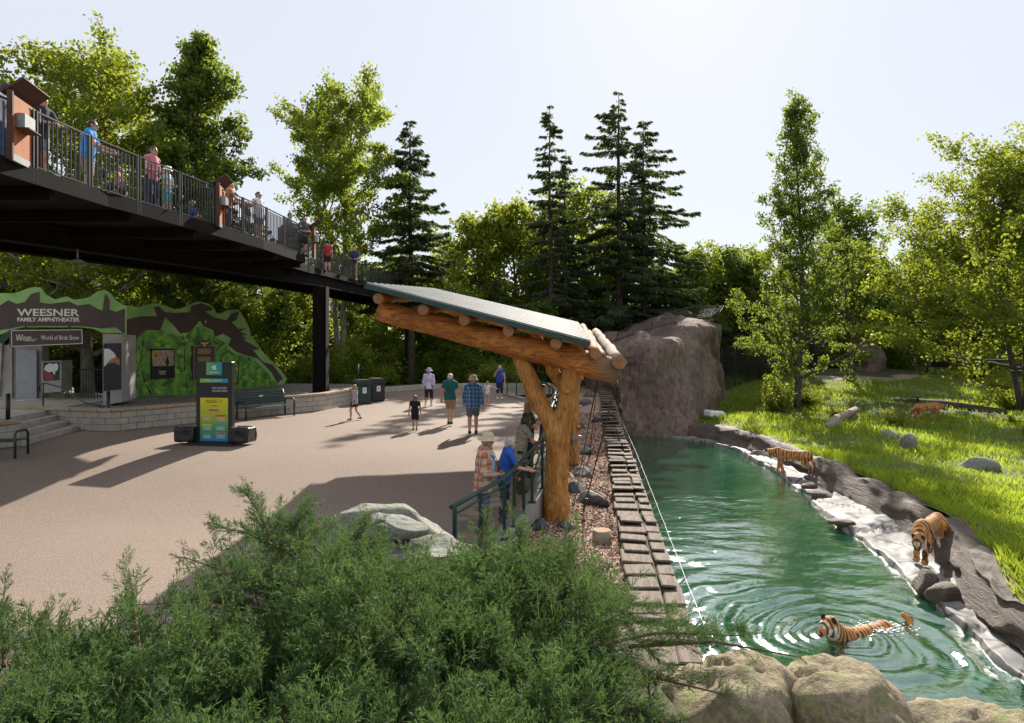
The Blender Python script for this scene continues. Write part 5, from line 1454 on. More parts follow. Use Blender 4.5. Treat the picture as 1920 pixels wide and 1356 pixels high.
mb = MB(); q = a.lerp(c, .72) - Vector((30, 48, -1.5)); mb.tube([q, q + Vector((-.5, -.8, .45)), q + Vector((-1.2, -1.4, .6))], [.10, .07, .03], 6); mb.build("branch_stub", M_BARK, lg)
lg2 = thing("grey_log", "short curved grey log in the grass in front of the poplar", "log", (17.8, 36, -1.7))
a, c = at(1548, 806, -1.7), at(1607, 776, -1.6); o_ = Vector((17.8, 36, -1.7))
mb = MB(); mb.tube([a - o_, a.lerp(c, .35) + Vector((-.1, 0, .22)) - o_, a.lerp(c, .7) + Vector((0, 0, .28)) - o_, c + Vector((0, 0, .25)) - o_], [.26, .25, .22, .2], 9, wob=.10, seed=5); mb.build("log_trunk", M_GREYLOG, lg2)
wb = thing("white_block", "white plastic float block lying on the bank beside the cliff", "block", (11.9, 40.2, enc_z(11.9, 40.2)), .5)
mb = MB(); mb.box((0, 0, .28), (1.15, .7, .42), bev=.09, rot=Matrix.Rotation(.12, 3, 'Y')); mb.build("block_body", M_WHITE, wb)
mb = MB(); mb.box((-.25, -.02, .515), (.18, .5, .04), bev=.01, rot=Matrix.Rotation(.12, 3, 'Y')); mb.build("handle_groove", M_GREYMET, wb)

# cliff
poly = [(4.2, 45), (5.0, 38.6), (10.0, 37.8), (12.9, 43.4), (17.4, 54.0), (12, 60), (4.2, 60)]
hp2 = []
for (x1, y1), (x2, y2) in zip(poly, poly[1:] + poly[:1]):
    L_ = math.hypot(x2 - x1, y2 - y1); hp2.append(((y2 - y1) / L_, -(x2 - x1) / L_, x1, y1))
def cliff_f(P):
    d = None
    for nx_, ny_, x0, y0 in hp2:
        s = (P[:, 0] - x0) * nx_ + (P[:, 1] - y0) * ny_
        d = s if d is None else -smin(-d, -s, 1.2)
    top = np.minimum(1.9 + .32 * (P[:, 0] - 5) + .03 * (P[:, 1] - 38), 3.65 + .08 * (P[:, 1] - 42)) + .35 * vnoise(P * np.array([.5, .5, 0]))
    lean_ = .10 * np.clip(P[:, 2] + 2, 0, 9)
    d = -smin(-(d + lean_), -(P[:, 2] - top), .7)
    d = d + (.75 * fbm(P * np.array([.30, .30, .24]), 3) + .16 * fbm(P * np.array([1.3, 1.3, .8]), 3)).astype(np.float32) + .12 * np.abs(vnoise(P * np.array([.9, .9, 2.2])))
    return d
V, F = surf_net(cliff_f, (3.2, 36.6, -3.6), (18.6, 61, 6.6), .20)
tag(mesh_np("rock_cliff", V, F, M_CLIFF, smooth=True), "massive reddish grey artificial cliff at the far end of the pool", "cliff")
# second rock pillar at the back of the enclosure
def pil_f(P):
    q = np.sqrt(((P[:, 0]) / 1.0) ** 2 + ((P[:, 1]) / 1.0) ** 2)
    r = 1.75 - .22 * P[:, 2] + .45 * fbm(P * .7, 3)
    return np.maximum(q - r, P[:, 2] - 4.3 + .3 * P[:, 0] * .3)
V, F = surf_net(pil_f, (-3, -3, -1), (3, 3, 4.8), .17)
o = mesh_np("rock_pillar", V, F, M_CLIFF, smooth=True); o.location = (33.2, 64.5, enc_z(33.2, 64.5)); tag(o, "dark tapering rock pillar at the back of the enclosure beside the path", "rock pillar")
# mesh barrier on top of the cliff
mf = thing("mesh_barrier", "black wire mesh barrier standing on top of the cliff", "fence", (10, 44, 4))
bo = Vector((10, 44, 4))
bp = [at_d(1150, 640, 42), at_d(1215, 618, 43), at_d(1290, 598, 46), at_d(1338, 594, 50)]
tp_ = [at_d(1160, 622, 44), at_d(1225, 596, 45), at_d(1288, 577, 47.5), at_d(1358, 573, 51)]
mb = MB(); mb.tube([p - bo for p in tp_], .035, 6); mb.build("top_bar", M_BLACK, mf)
mb = MB(); mb.tube([p - bo for p in bp], .035, 6); mb.build("bottom_bar", M_BLACK, mf)
for a, c in zip(bp, tp_):
    mb = MB(); mb.tube([a - bo - Vector((0, 0, .4)), c - bo], .03, 6); mb.build("upright", M_BLACK, mf)
wire = MB()
for (a0, c0), (a1, c1) in zip(zip(bp[:-1], tp_[:-1]), zip(bp[1:], tp_[1:])):
    for q in range(1, 22): wire.bar(a0.lerp(a1, q / 22) - bo, c0.lerp(c1, q / 22) - bo, .012, .012)
    for q in range(1, 9): wire.bar(a0.lerp(c0, q / 9) - bo, a1.lerp(c1, q / 9) - bo, .012, .012)
tag(wire.build("wire_mesh", M_BLACK, mf), kind='stuff')
# tall dark fence along the back of the enclosure
ef = thing("enclosure_fence", "tall dark wire fence along the back of the tiger enclosure", "fence", (17, 55, -1))
eo = Vector((17, 55, -1)); fp = [(16.4, 53.5), (20, 58), (25, 63.5), (31, 66.2), (38, 66.5), (46, 66), (56, 65)]
fw = MB()
pts = []
for (x0, y0), (x1, y1) in zip(fp[:-1], fp[1:]):
    nn_ = max(1, round(math.hypot(x1 - x0, y1 - y0) / 2.6))
    for q in range(nn_): pts.append((x0 + (x1 - x0) * q / nn_, y0 + (y1 - y0) * q / nn_))
pts.append(fp[-1])
for x, y in pts:
    mb = MB(); mb.tube([Vector((x, y, enc_z(x, y) - .2)) - eo, Vector((x, y, enc_z(x, y) + 3.6)) - eo], .05, 6); mb.build("fence_post", M_BLACK, ef)
for (x0, y0), (x1, y1) in zip(pts[:-1], pts[1:]):
    a, c = Vector((x0, y0, enc_z(x0, y0))) - eo, Vector((x1, y1, enc_z(x1, y1))) - eo
    for q in range(0, 37): fw.bar(a + Vector((0, 0, .1 * q)), c + Vector((0, 0, .1 * q)), .014, .014)
    for q in range(1, 24): fw.bar(a.lerp(c, q / 24), a.lerp(c, q / 24) + Vector((0, 0, 3.6)), .014, .014)
tag(fw.build("wire_mesh", M_BLACK, ef), kind='stuff')

# ------------------------------------------------------------------ juniper
L_JUN = leaf_mat("juniper_scale_leaf", (.026, .075, .028), (.145, .245, .08), .30, (.22, .34, .08), .6, 1.8)
M_JSTEM = pmat("juniper_bark", (.20, .10, .065), (.11, .06, .045), 9, .9, .5, 30)
M_DEADTWIG = pmat("dead_juniper_twig", (.26, .16, .10), (.16, .09, .06), 6, .9)
M_BERRY = pmat("juniper_berry", (.30, .38, .46), (.20, .27, .36), 20, .6)
rgj = np.random.default_rng(77)
def spray(seed, L, dens=1.0):
    """one juniper spray along +X: narrow scale-leaf twigs, (n,4,3)"""
    r = np.random.default_rng(seed); Q = []
    def twig(p, d, ln, w):
        s = np.cross(d, r.normal(size=3)); s /= np.linalg.norm(s)
        Q.append([p, p + d * ln * .45 + s * w, p + d * ln, p + d * ln * .45 - s * w])
    n = int(15 * dens)
    for i in range(n):
        t = .12 + .88 * (i + r.random()) / n
        p = np.array([L * t, .01 * math.sin(6 * t), .05 * L * t * t])
        a = r.random() * 6.283; out = np.array([.75, math.cos(a) * .65, math.sin(a) * .5 + .12]); out /= np.linalg.norm(out)
        sl = L * (.40 * (1.08 - t) + .10) * r.uniform(.7, 1.2)
        twig(p, out, sl, .0024)
        m_ = 7 + int(sl / .013)
        for j in range(m_):
            u = .15 + .85 * (j + r.random()) / m_
            d2 = out + r.normal(0, .48, 3); d2 /= np.linalg.norm(d2)
            twig(p + out * sl * u, d2, r.uniform(.02, .045), .0029)
    twig(np.zeros(3), np.array([1.0, 0, .05]), L, .004)
    return np.array(Q)
SPR = [spray(100 + i, (.26, .30, .34, .38, .42, .30)[i]) for i in range(6)]
def frame_of(d, roll):
    d = d / np.linalg.norm(d, axis=1)[:, None]
    up = np.tile(np.array([0, 0, 1.0]), (len(d), 1)); s = np.cross(up, d); ln = np.linalg.norm(s, axis=1)[:, None]; s = s / np.maximum(ln, 1e-5)
    u = np.cross(d, s); c, q = np.cos(roll)[:, None], np.sin(roll)[:, None]
    return np.stack([d, s * c + u * q, u * c - s * q], 2)
def juniper(name, label, lobes, n, arms, seed, berries=60):
    r = np.random.default_rng(seed); root = thing(name, label, "juniper bush", (lobes[0][0][0], lobes[0][0][1], .2)); o0 = np.array(root.location)
    C = np.array([l_[0] for l_ in lobes]); R = np.array([l_[1] for l_ in lobes]); wts = np.array([x[0] * x[1] for x in R]); wts = wts / wts.sum()
    k = r.choice(len(C), n, p=wts)
    dv = r.normal(size=(n, 3)); dv[:, 2] = np.abs(dv[:, 2]) * .9 + .0; dv /= np.linalg.norm(dv, axis=1)[:, None]
    sh_ = 1.02 - .42 * r.random(n) ** 2
    p = C[k] + R[k] * dv * sh_[:, None] * (1 + .30 * vnoise(np.c_[C[k] + dv * R[k]] * 2.4)[:, None])
    dirs = dv * np.array([1, 1, .8]) + np.array([0, -.05, .35]) + r.normal(0, .35, (n, 3))
    p = p - dirs / np.linalg.norm(dirs, axis=1)[:, None] * .14
    sc = r.uniform(.7, 1.25, n)
    P, D, S = [p], [dirs], [sc]
    st = MB()
    for (a, b_, m_) in arms:
        a, b_ = np.array(a), np.array(b_); ax = b_ - a; L_ = np.linalg.norm(ax)
        mid = (a + b_) / 2 + np.array([0, 0, .06 * L_])
        pts = [Vector(a - o0), Vector(mid - o0), Vector(b_ - o0)]; st.tube(pts, [.016, .011, .004], 5, cap=False)
        t = r.random(m_); q = np.where((t < .5)[:, None], a + (mid - a) * (t * 2)[:, None], mid + (b_ - mid) * (t * 2 - 1)[:, None])
        d = ax / L_ * .9 + r.normal(0, .45, (m_, 3)) + np.array([0, 0, .25])
        P.append(q); D.append(d); S.append(r.uniform(.42, .85, m_) * (1.15 - .55 * t))
    for (cx, rr) in zip(C, R):
        for q in range(7):
            a = r.random() * 6.283; e = Vector(cx + rr * np.array([math.cos(a) * .85, math.sin(a) * .85, .45 + .4 * r.random()]) - o0)
            b0 = Vector((cx[0], cx[1], .1)) - Vector(o0); st.tube([b0, b0.lerp(e, .5) + Vector((0, 0, .10)), e], [.028, .018, .005], 5, cap=False)
    P, D, S = np.concatenate(P), np.concatenate(D), np.concatenate(S)
    M = frame_of(D, r.random(len(P)) * 6.283) * S[:, None, None]
    which = r.integers(0, len(SPR), len(P)); out = []
    for i, sp_q in enumerate(SPR):
        w = np.where(which == i)[0]
        if len(w) == 0: continue
        out.append((np.einsum('nij,qvj->nqvi', M[w], sp_q) + P[w][:, None, None, :]).reshape(-1, 3))
    V = np.concatenate(out) - o0
    tag(mesh_np("foliage", V, quads(len(V) // 4), L_JUN, root), kind='stuff')
    dw = r.choice(n, n // 9); Pd = P[dw] - D[dw] * .10; Md = frame_of(D[dw] + r.normal(0, .5, (len(dw), 3)), r.random(len(dw)) * 6.283) * (S[dw] * .8)[:, None, None]
    Vd = (np.einsum('nij,qvj->nqvi', Md, SPR[1][::2]) + Pd[:, None, None, :]).reshape(-1, 3) - o0
    tag(mesh_np("dead_twigs", Vd, quads(len(Vd) // 4), M_DEADTWIG, root), kind='stuff')
    tag(st.build("stem", M_JSTEM, root), kind='stuff')
    bb = MB()
    for i in r.choice(len(P), berries):
        e = P[i] + D[i] / np.linalg.norm(D[i]) * .16 + r.normal(0, .05, 3)
        bb.ell(tuple(e - o0), (.0058, .0058, .0058), 6, 4)
    tag(bb.build("berries", M_BERRY, root), kind='stuff')
juniper("juniper_bush", "tall feathery juniper bush in front of the open plaza", [((-1.75, 5.75, .55), (.75, .7, .70)), ((-1.15, 5.1, .5), (.8, .7, .62)), ((-1.5, 4.3, .35), (.75, .6, .55)), ((-.55, 4.6, .35), (.75, .6, .62)), ((-.9, 3.75, .3), (.7, .5, .5))], 1250,
        [((-1.9, 5.7, 1.1), (-2.62, 5.9, 1.26), 26), ((-1.9, 5.5, 1.2), (-2.25, 5.75, 1.58), 26), ((-1.8, 5.5, 1.2), (-1.75, 5.9, 1.48), 24), ((-1.6, 5.1, .8), (-2.75, 5.0, .92), 30), ((-1.4, 5.6, 1.1), (-1.2, 5.9, 1.28), 20), ((-2.0, 5.5, .8), (-2.7, 5.6, 1.08), 20)], 1, 90)
juniper("juniper_bush", "juniper bush spreading from the boulder to the shelter post base", [((-.35, 5.7, .45), (.75, .65, .62)), ((.35, 6.0, .35), (.65, .6, .6)), ((.1, 5.1, .35), (.7, .6, .6)), ((.25, 4.3, .3), (.65, .55, .5)), ((-.05, 3.7, .25), (.6, .45, .45))], 1150,
        [((.3, 6.0, .7), (.62, 6.3, 1.12), 22), ((.1, 6.0, .8), (.02, 6.3, 1.22), 22), ((-.3, 5.9, .8), (-.25, 6.2, 1.22), 20), ((.4, 4.7, .72), (1.62, 4.75, .80), 60), ((.4, 4.5, .65), (1.35, 4.35, .60), 46), ((.5, 5.2, .68), (1.25, 5.5, .66), 40), ((.4, 4.4, .6), (1.05, 4.0, .52), 30), ((.8, 4.7, .75), (1.95, 4.6, .72), 24)], 2, 150)
juniper("juniper_bush", "low juniper bush at the lower corner of the plaza", [((-3.1, 4.15, .38), (.8, .65, .62)), ((-2.3, 4.3, .35), (.7, .6, .62)), ((-2.4, 3.6, .3), (.8, .5, .55)), ((-3.6, 3.7, .3), (.8, .5, .62)), ((-1.7, 3.5, .3), (.6, .45, .5))], 1100,
        [((-2.4, 4.4, .8), (-2.75, 4.9, 1.22), 18), ((-2.2, 4.5, .8), (-1.98, 5.0, 1.18), 16), ((-3.2, 4.3, .8), (-3.5, 4.7, 1.12), 16)], 3, 40)
# ================================================================== street furniture
# event sign on the plaza
m, n, l, b = nt("poster_gradient")
v = coord(n, l, 'Object'); sx = n.new("ShaderNodeSeparateXYZ"); l.new(v, sx.inputs[0])
l.new(ramp(n, l, mathn(n, l, 'MULTIPLY', sx.outputs[2], .72), [(.08, (.01, .22, .45)), (.30, (.05, .30, .12)), (.62, (.42, .48, .02)), (.9, (.72, .62, .01))]), b.inputs['Base Color']); b.inputs['Roughness'].default_value = .4
M_POSTER = m
m, n, l, b = nt("logo_gradient")
v = coord(n, l, 'Object'); sx = n.new("ShaderNodeSeparateXYZ"); l.new(v, sx.inputs[0])
l.new(ramp(n, l, mathn(n, l, 'ADD', mathn(n, l, 'MULTIPLY', sx.outputs[0], 1.1), .5), [(.1, (.30, .48, .03)), (.5, (.02, .36, .22)), (.9, (.01, .30, .45))]), b.inputs['Base Color']); b.inputs['Roughness'].default_value = .4
M_LOGO = m
M_BAG = pmat("black_vinyl_bag", (.016, .016, .017), (.01, .01, .01), 6, .35, .6, 9, .03)
M_FERN = pmat("print_fern", (.02, .06, .025), (.012, .035, .018), 5, .5)
KX, KY = (404 - 960) / FPX * 18.9, 18.9
ks = thing("event_sign", "tall black event sign with yellow and blue poster held by black weight bags", "sign", (KX, KY, plaza_z(KX, KY)), RAD(-8))
mb = MB(); mb.box((0, 0, 1.14), (1.06, .16, 2.28), bev=.01); mb.build("sign_body", M_BLACK, ks)
mb = MB(); mb.box((0, .02, .03), (1.5, .75, .06), bev=.01); mb.build("base_plate", M_BLACK, ks)
def kprint(name, x0, x1, z0, z1, mat, dy=.083): 
    mb = MB(); mb.box(((x0 + x1) / 2, -dy, (z0 + z1) / 2), (x1 - x0, .004, z1 - z0)); return mb.build(name, mat, ks)
kprint("poster", -.40, .42, .10, 1.29, M_POSTER)
kprint("logo_square", -.22, .24, 1.92, 2.27, M_LOGO)
kprint("title_strip", -.41, .42, 1.71, 1.82, M_LOGO)
MK = Matrix.Rotation(RAD(90), 4, 'X')
def ktext(s, x, z, size, mat, dy=.0875, width=None, bold=0.0): return text_mesh("lettering", s, size, Matrix.Translation((x, -dy, z)) @ MK, mat, ks, bold=bold, depth=.001, width=width)
ktext("WILD NIGHTS", 0, 1.765, .10, M_WHITE, width=.5)
ktext("SCAN TO SEE OTHER", .17, 1.56, .07, M_WHITE, width=.44); ktext("WILD NIGHTS EVENTS", .18, 1.48, .07, M_WHITE, width=.46)
ktext("AUGUST 17", .01, 1.19, .13, M_PBLK, width=.48); ktext("6-10 pm", .01, 1.075, .06, M_PBLK)
mb = MB(); mb.box((.01, -.087, 1.99), (.28, .003, .022)); mb.build("text_line", M_WHITE, ks)
mb = MB()
for (x, z, r) in ((-.03, 2.12, .035), (.03, 2.14, .04), (.01, 2.08, .03), (.05, 2.09, .03), (-.01, 2.17, .02), (.06, 2.17, .018)):
    mb.prism([(x + r * math.cos(a), z + r * math.sin(a)) for a in np.linspace(0, 6.283, 10)[:-1]], 0, .002, Matrix.Translation((0, -.086, 0)) @ MK)
mb.build("paw_logo", M_WHITE, ks)
for (x, z, w, c_) in ((0, .95, .30, (.55, .03, .25)), (-.2, .80, .30, (.65, .42, .02)), (.21, .80, .32, (.6, .07, .06)), (-.2, .54, .30, (.6, .5, .02)), (.2, .54, .3, (.05, .35, .5)), (-.2, .31, .3, (.08, .32, .06)), (.21, .31, .32, (.55, .15, .06))):
    mb = MB(); mb.box((x, -.087, z), (w, .003, .05)); mb.build("event_tag", pmat("tag_%d_%d" % (x * 100, z * 100), c_, c_, 3, .4), ks)
    for q in range(3 if z < .9 else 0):
        mb = MB(); mb.box((x, -.087, z - .055 - .035 * q), (w * (.8 - .15 * (q % 2)), .003, .012)); mb.build("text_line", M_WHITE if z < .6 else M_CREAM, ks)
for s in (-1, 1):
    for k in range(6):
        a = 1.2 + .25 * k; mb = MB(); x0, z0 = s * .46, 1.95 + .06 * (k % 3)
        mb.prism([(x0, z0), (x0 - s * .22 * math.sin(a * .8), z0 + .2 * math.cos(a)), (x0 - s * .03, z0 + .02)], 0, .002, Matrix.Translation((0, -.0835, 0)) @ MK); mb.build("fern_print", M_FERN, ks)
for (x, lab) in ((-.80, "black vinyl weight bag on the sign base nearer the steps"), (.80, "black vinyl weight bag on the sign base nearer the waste bins")):
    c_, s_ = math.cos(RAD(-8)), math.sin(RAD(-8))
    def bag_f(P):
        q = np.abs(P - np.array([0, 0, .22], np.float32)) - np.array([.25, .22, .17], np.float32)
        return np.linalg.norm(np.maximum(q, 0), axis=1) + np.minimum(q.max(1), 0) - .04 + .022 * vnoise(P * np.array([7, 7, 5]))
    V_, F_ = surf_net(bag_f, (-.36, -.34, -.08), (.36, .34, .52), .03); o = mesh_np("weight_bag", V_, F_, M_BAG, smooth=True)
    o.location = (KX + x * c_, KY + x * s_ + .02, plaza_z(KX, KY) + .062); o.rotation_euler = (0, 0, RAD(-8)); tag(o, lab, "weight bag", "bags on the sign base")

# waste bins
def bin_(name, label, x, y, rz, mat):
    s = thing(name, label, "waste bin", (x, y, 0), rz)
    mb = MB(); mb.box((0, 0, .45), (.68, .66, .88), bev=.05); mb.build("bin_body", mat, s)
    mb = MB(); mb.prism([(-.36, .86), (.36, .86), (.36, 1.0), (.26, 1.10), (-.26, 1.10), (-.36, 1.0)], -.35, .35, Matrix.Rotation(RAD(90), 4, 'X')); mb.build("lid", mat, s)
    mb = MB(); mb.box((0, -.352, .93), (.42, .012, .12), bev=.004); mb.build("opening", M_BLACK, s)
    mb = MB(); mb.box((.02, -.336, .62), (.18, .008, .26)); mb.build("sticker", M_WHITE, s)
    mb = MB(); mb.prism([(.02 + .05 * math.cos(a), .64 + .05 * math.sin(a)) for a in np.linspace(0, 6.283, 4)[:-1]], 0, .003, Matrix.Translation((0, -.341, 0)) @ Matrix.Rotation(RAD(90), 4, 'X')); mb.build("recycling_mark", M_GREEN_MET, s)
    mb = MB(); mb.box((0, 0, .012), (.6, .58, .03)); mb.build("foot", M_BLACK, s)
    return s
bin_("waste_bin", "dark green waste bin at the end of the raised planter", -6.85, 31.2, RAD(28), M_GREEN_MET)
bin_("waste_bin", "black waste bin standing behind the dark green bin", -6.45, 32.4, RAD(28), M_BLACK)
# benches
def bench(name, label, x, y, z, rz, L=1.9, back=True):
    s = thing(name, label, "bench", (x, y, z), rz)
    for k in range(5):
        mb = MB(); mb.box((0, -.20 + .11 * k, .44 - .012 * abs(k - 2)), (L, .085, .03), bev=.008); mb.build("seat_slat", M_GREEN_MET, s)
    if back:
        for k in range(5):
            mb = MB(); mb.box((0, .31 + .03 * k, .55 + .095 * k), (L, .03, .08), bev=.008); mb.build("back_slat", M_GREEN_MET, s)
        mb = MB(); mb.box((0, .355, .80), (.16, .006, .05)); mb.build("name_plate", M_WHITE, s)
    for sx_ in (-1, 1):
        X_ = sx_ * (L / 2 + .02)
        mb = MB(); mb.tube([(X_, -.27, 0), (X_, -.27, .60), (X_, -.20, .66), (X_, .2, .66), (X_, .30, .58), (X_, .30, 0)], .032, 8); mb.build("arm_leg", M_GREEN_MET, s)
        if back:
            mb = MB(); mb.tube([(X_, .28, .40), (X_, .46, 1.0)], .028, 8); mb.build("back_post", M_GREEN_MET, s)
    return s
bench("park_bench", "dark green slatted bench with back against the planter wall", -9.15, 25.45, 0, RAD(54), 2.0)
bench("park_bench", "dark green bench without a back beside the corner planter", -13.35, 17.1, plaza_z(-13, 17.1), RAD(8), 1.9, False)

# ================================================================== people
SKIN = [pmat("skin_light", (.56, .33, .24), (.48, .27, .19), 8, .55), pmat("skin_tan", (.42, .23, .15), (.35, .18, .12), 8, .55)]
HAIRC = {k: pmat("hair_" + k, c_, tuple(x * .55 for x in c_), 30, .6, .6, 60, .006, stretch=(1, 1, .2)) for k, c_ in (("white", (.72, .70, .66)), ("grey", (.50, .48, .45)), ("brown", (.07, .042, .026)), ("dark", (.03, .02, .016)), ("blond", (.42, .27, .12)), ("red", (.30, .12, .05)))}
CL = {}
def cloth(name, c1, c2=None, sc=3.0): 
    if name not in CL: CL[name] = pmat("cloth_" + name, c1, c2 or tuple(x * .75 for x in c1), sc, .85, .35, 40, .006)
    return CL[name]
def plaid(name, base, dark, line, s=14.0):
    m, n, l, b = nt("cloth_" + name); v = coord(n, l, 'Object')
    sx = n.new("ShaderNodeSeparateXYZ"); l.new(v, sx.inputs[0])
    def band(src, sc, w):
        f = mathn(n, l, 'FRACT', mathn(n, l, 'MULTIPLY', src, sc)); return mathn(n, l, 'LESS_THAN', f, w)
    hx = mathn(n, l, 'ADD', sx.outputs[0], mathn(n, l, 'MULTIPLY', sx.outputs[1], .9))
    c = mixc(n, l, mathn(n, l, 'MULTIPLY', band(hx, s * .5, .5), .65), base, dark)
    c = mixc(n, l, mathn(n, l, 'MULTIPLY', band(sx.outputs[2], s * .5, .5), .65), c, dark)
    c = mixc(n, l, mathn(n, l, 'MULTIPLY', band(hx, s * .5, .08), .7), c, line); c = mixc(n, l, mathn(n, l, 'MULTIPLY', band(sx.outputs[2], s * .5, .08), .7), c, line)
    l.new(c, b.inputs['Base Color']); b.inputs['Roughness'].default_value = .9; bumpn(n, l, b, noise_n(n, l, v, 9, 3), .4, .02)
    return m
def blotch(name, cols, sc):
    m, n, l, b = nt("cloth_" + name); v = coord(n, l, 'Object')
    t = n.new("ShaderNodeTexNoise"); t.inputs['Scale'].default_value = sc; l.new(v, t.inputs['Vector'])
    st = [(.3 + .4 * i / max(1, len(cols) - 1), c_) for i, c_ in enumerate(cols)]
    l.new(ramp(n, l, t.outputs['Fac'], st), b.inputs['Base Color']); b.inputs['Roughness'].default_value = .85
    return m
P_RED = plaid("red_plaid", (.50, .38, .27), (.36, .065, .035), (.62, .52, .42), 15)
P_BLUE = plaid("blue_plaid", (.06, .20, .42), (.02, .045, .13), (.42, .55, .68), 17)
M_STRAW = pmat("hat_straw", (.58, .47, .34), (.48, .38, .27), 20, .8, .3, 60)
M_SHADES = pmat("sunglasses", (.01, .01, .01), (.015, .015, .015), 3, .15)
M_SOLE = pmat("shoe_dark", (.03, .028, .026), (.05, .045, .04), 8, .7)
M_SHOEW = pmat("shoe_white", (.72, .72, .70), (.6, .6, .58), 8, .7)
M_LIP = pmat("lips", (.36, .14, .11), (.32, .12, .1), 8, .5)

STAND = dict(eL=(-.25, -.02, 1.14), wL=(-.27, .05, .90), eR=(.25, -.02, 1.14), wR=(.27, .05, .90), kL=(-.10, .03, .50), aL=(-.11, -.02, .08), kR=(.10, .03, .50), aR=(.11, -.02, .08))
WALK = dict(eL=(-.26, -.10, 1.15), wL=(-.29, -.06, .90), eR=(.26, .03, 1.14), wR=(.27, .16, .93), kL=(-.09, .18, .51), aL=(-.09, .17, .09), kR=(.10, -.03, .49), aR=(.10, -.28, .14))
WALK2 = dict(eL=(-.26, .03, 1.14), wL=(-.28, .15, .92), eR=(.26, -.11, 1.16), wR=(.29, -.08, .90), kL=(-.10, -.02, .49), aL=(-.10, -.24, .13), kR=(.09, .16, .51), aR=(.09, .15, .09))
LEAN = dict(STAND, eL=(-.24, .20, 1.15), wL=(-.16, .46, 1.08), eR=(.24, .20, 1.15), wR=(.18, .47, 1.08))
HOLD = dict(STAND, eL=(-.27, .04, 1.10), wL=(-.10, .26, 1.06), eR=(.27, .04, 1.10), wR=(.10, .26, 1.06))
PHONE = dict(STAND, eL=(-.24, .10, 1.16), wL=(-.08, .32, 1.36), eR=(.24, .10, 1.16), wR=(.06, .32, 1.36))
CROUCH = dict(eL=(-.22, .12, .62), wL=(-.12, .30, .50), eR=(.22, .12, .62), wR=(.12, .30, .50), kL=(-.13, .34, .46), aL=(-.12, .02, .08), kR=(.13, .34, .46), aR=(.12, .02, .08), drop=.62)

def hand_mesh(w, e, side, curl=.4):
    """palm and five fingers continuing the forearm"""
    w, e = np.array(w, float), np.array(e, float); d = w - e; d /= np.linalg.norm(d)
    a = np.array([0, 1.0, 0]) if abs(d[1]) < .8 else np.array([0, 0, 1.0])
    n_ = a - d * (a @ d); n_ /= np.linalg.norm(n_); s = np.cross(d, n_)
    caps = [(w, w + d * .05, .026, .034, None), (w + d * .05, w + d * .085, .034, .03, None)]
    for i, (o, ln) in enumerate(((-.026, .062), (-.009, .074), (.009, .070), (.026, .055))):
        b0 = w + d * .088 + s * o; m_ = b0 + d * ln * .55 + n_ * .010; t_ = m_ + d * ln * .45 * math.cos(curl) + n_ * ln * .45 * math.sin(curl) * 1.2
        caps += [(b0, m_, .0095, .009, None), (m_, t_, .009, .0075, None)]
    b0 = w + d * .035 + s * -.034 * side; t1 = b0 + d * .03 - s * .022 * side + n_ * .01; t2 = t1 + d * .03 + n_ * .012
    caps += [(b0, t1, .012, .0105, None), (t1, t2, .0105, .0085, None)]
    c = np.array([x[0] for x in caps] + [x[1] for x in caps])
    return surf_net(caps_field([(x[0], x[1], x[2], x[3]) for x in caps], .008), c.min(0) - .05, c.max(0) + .05, .0085)

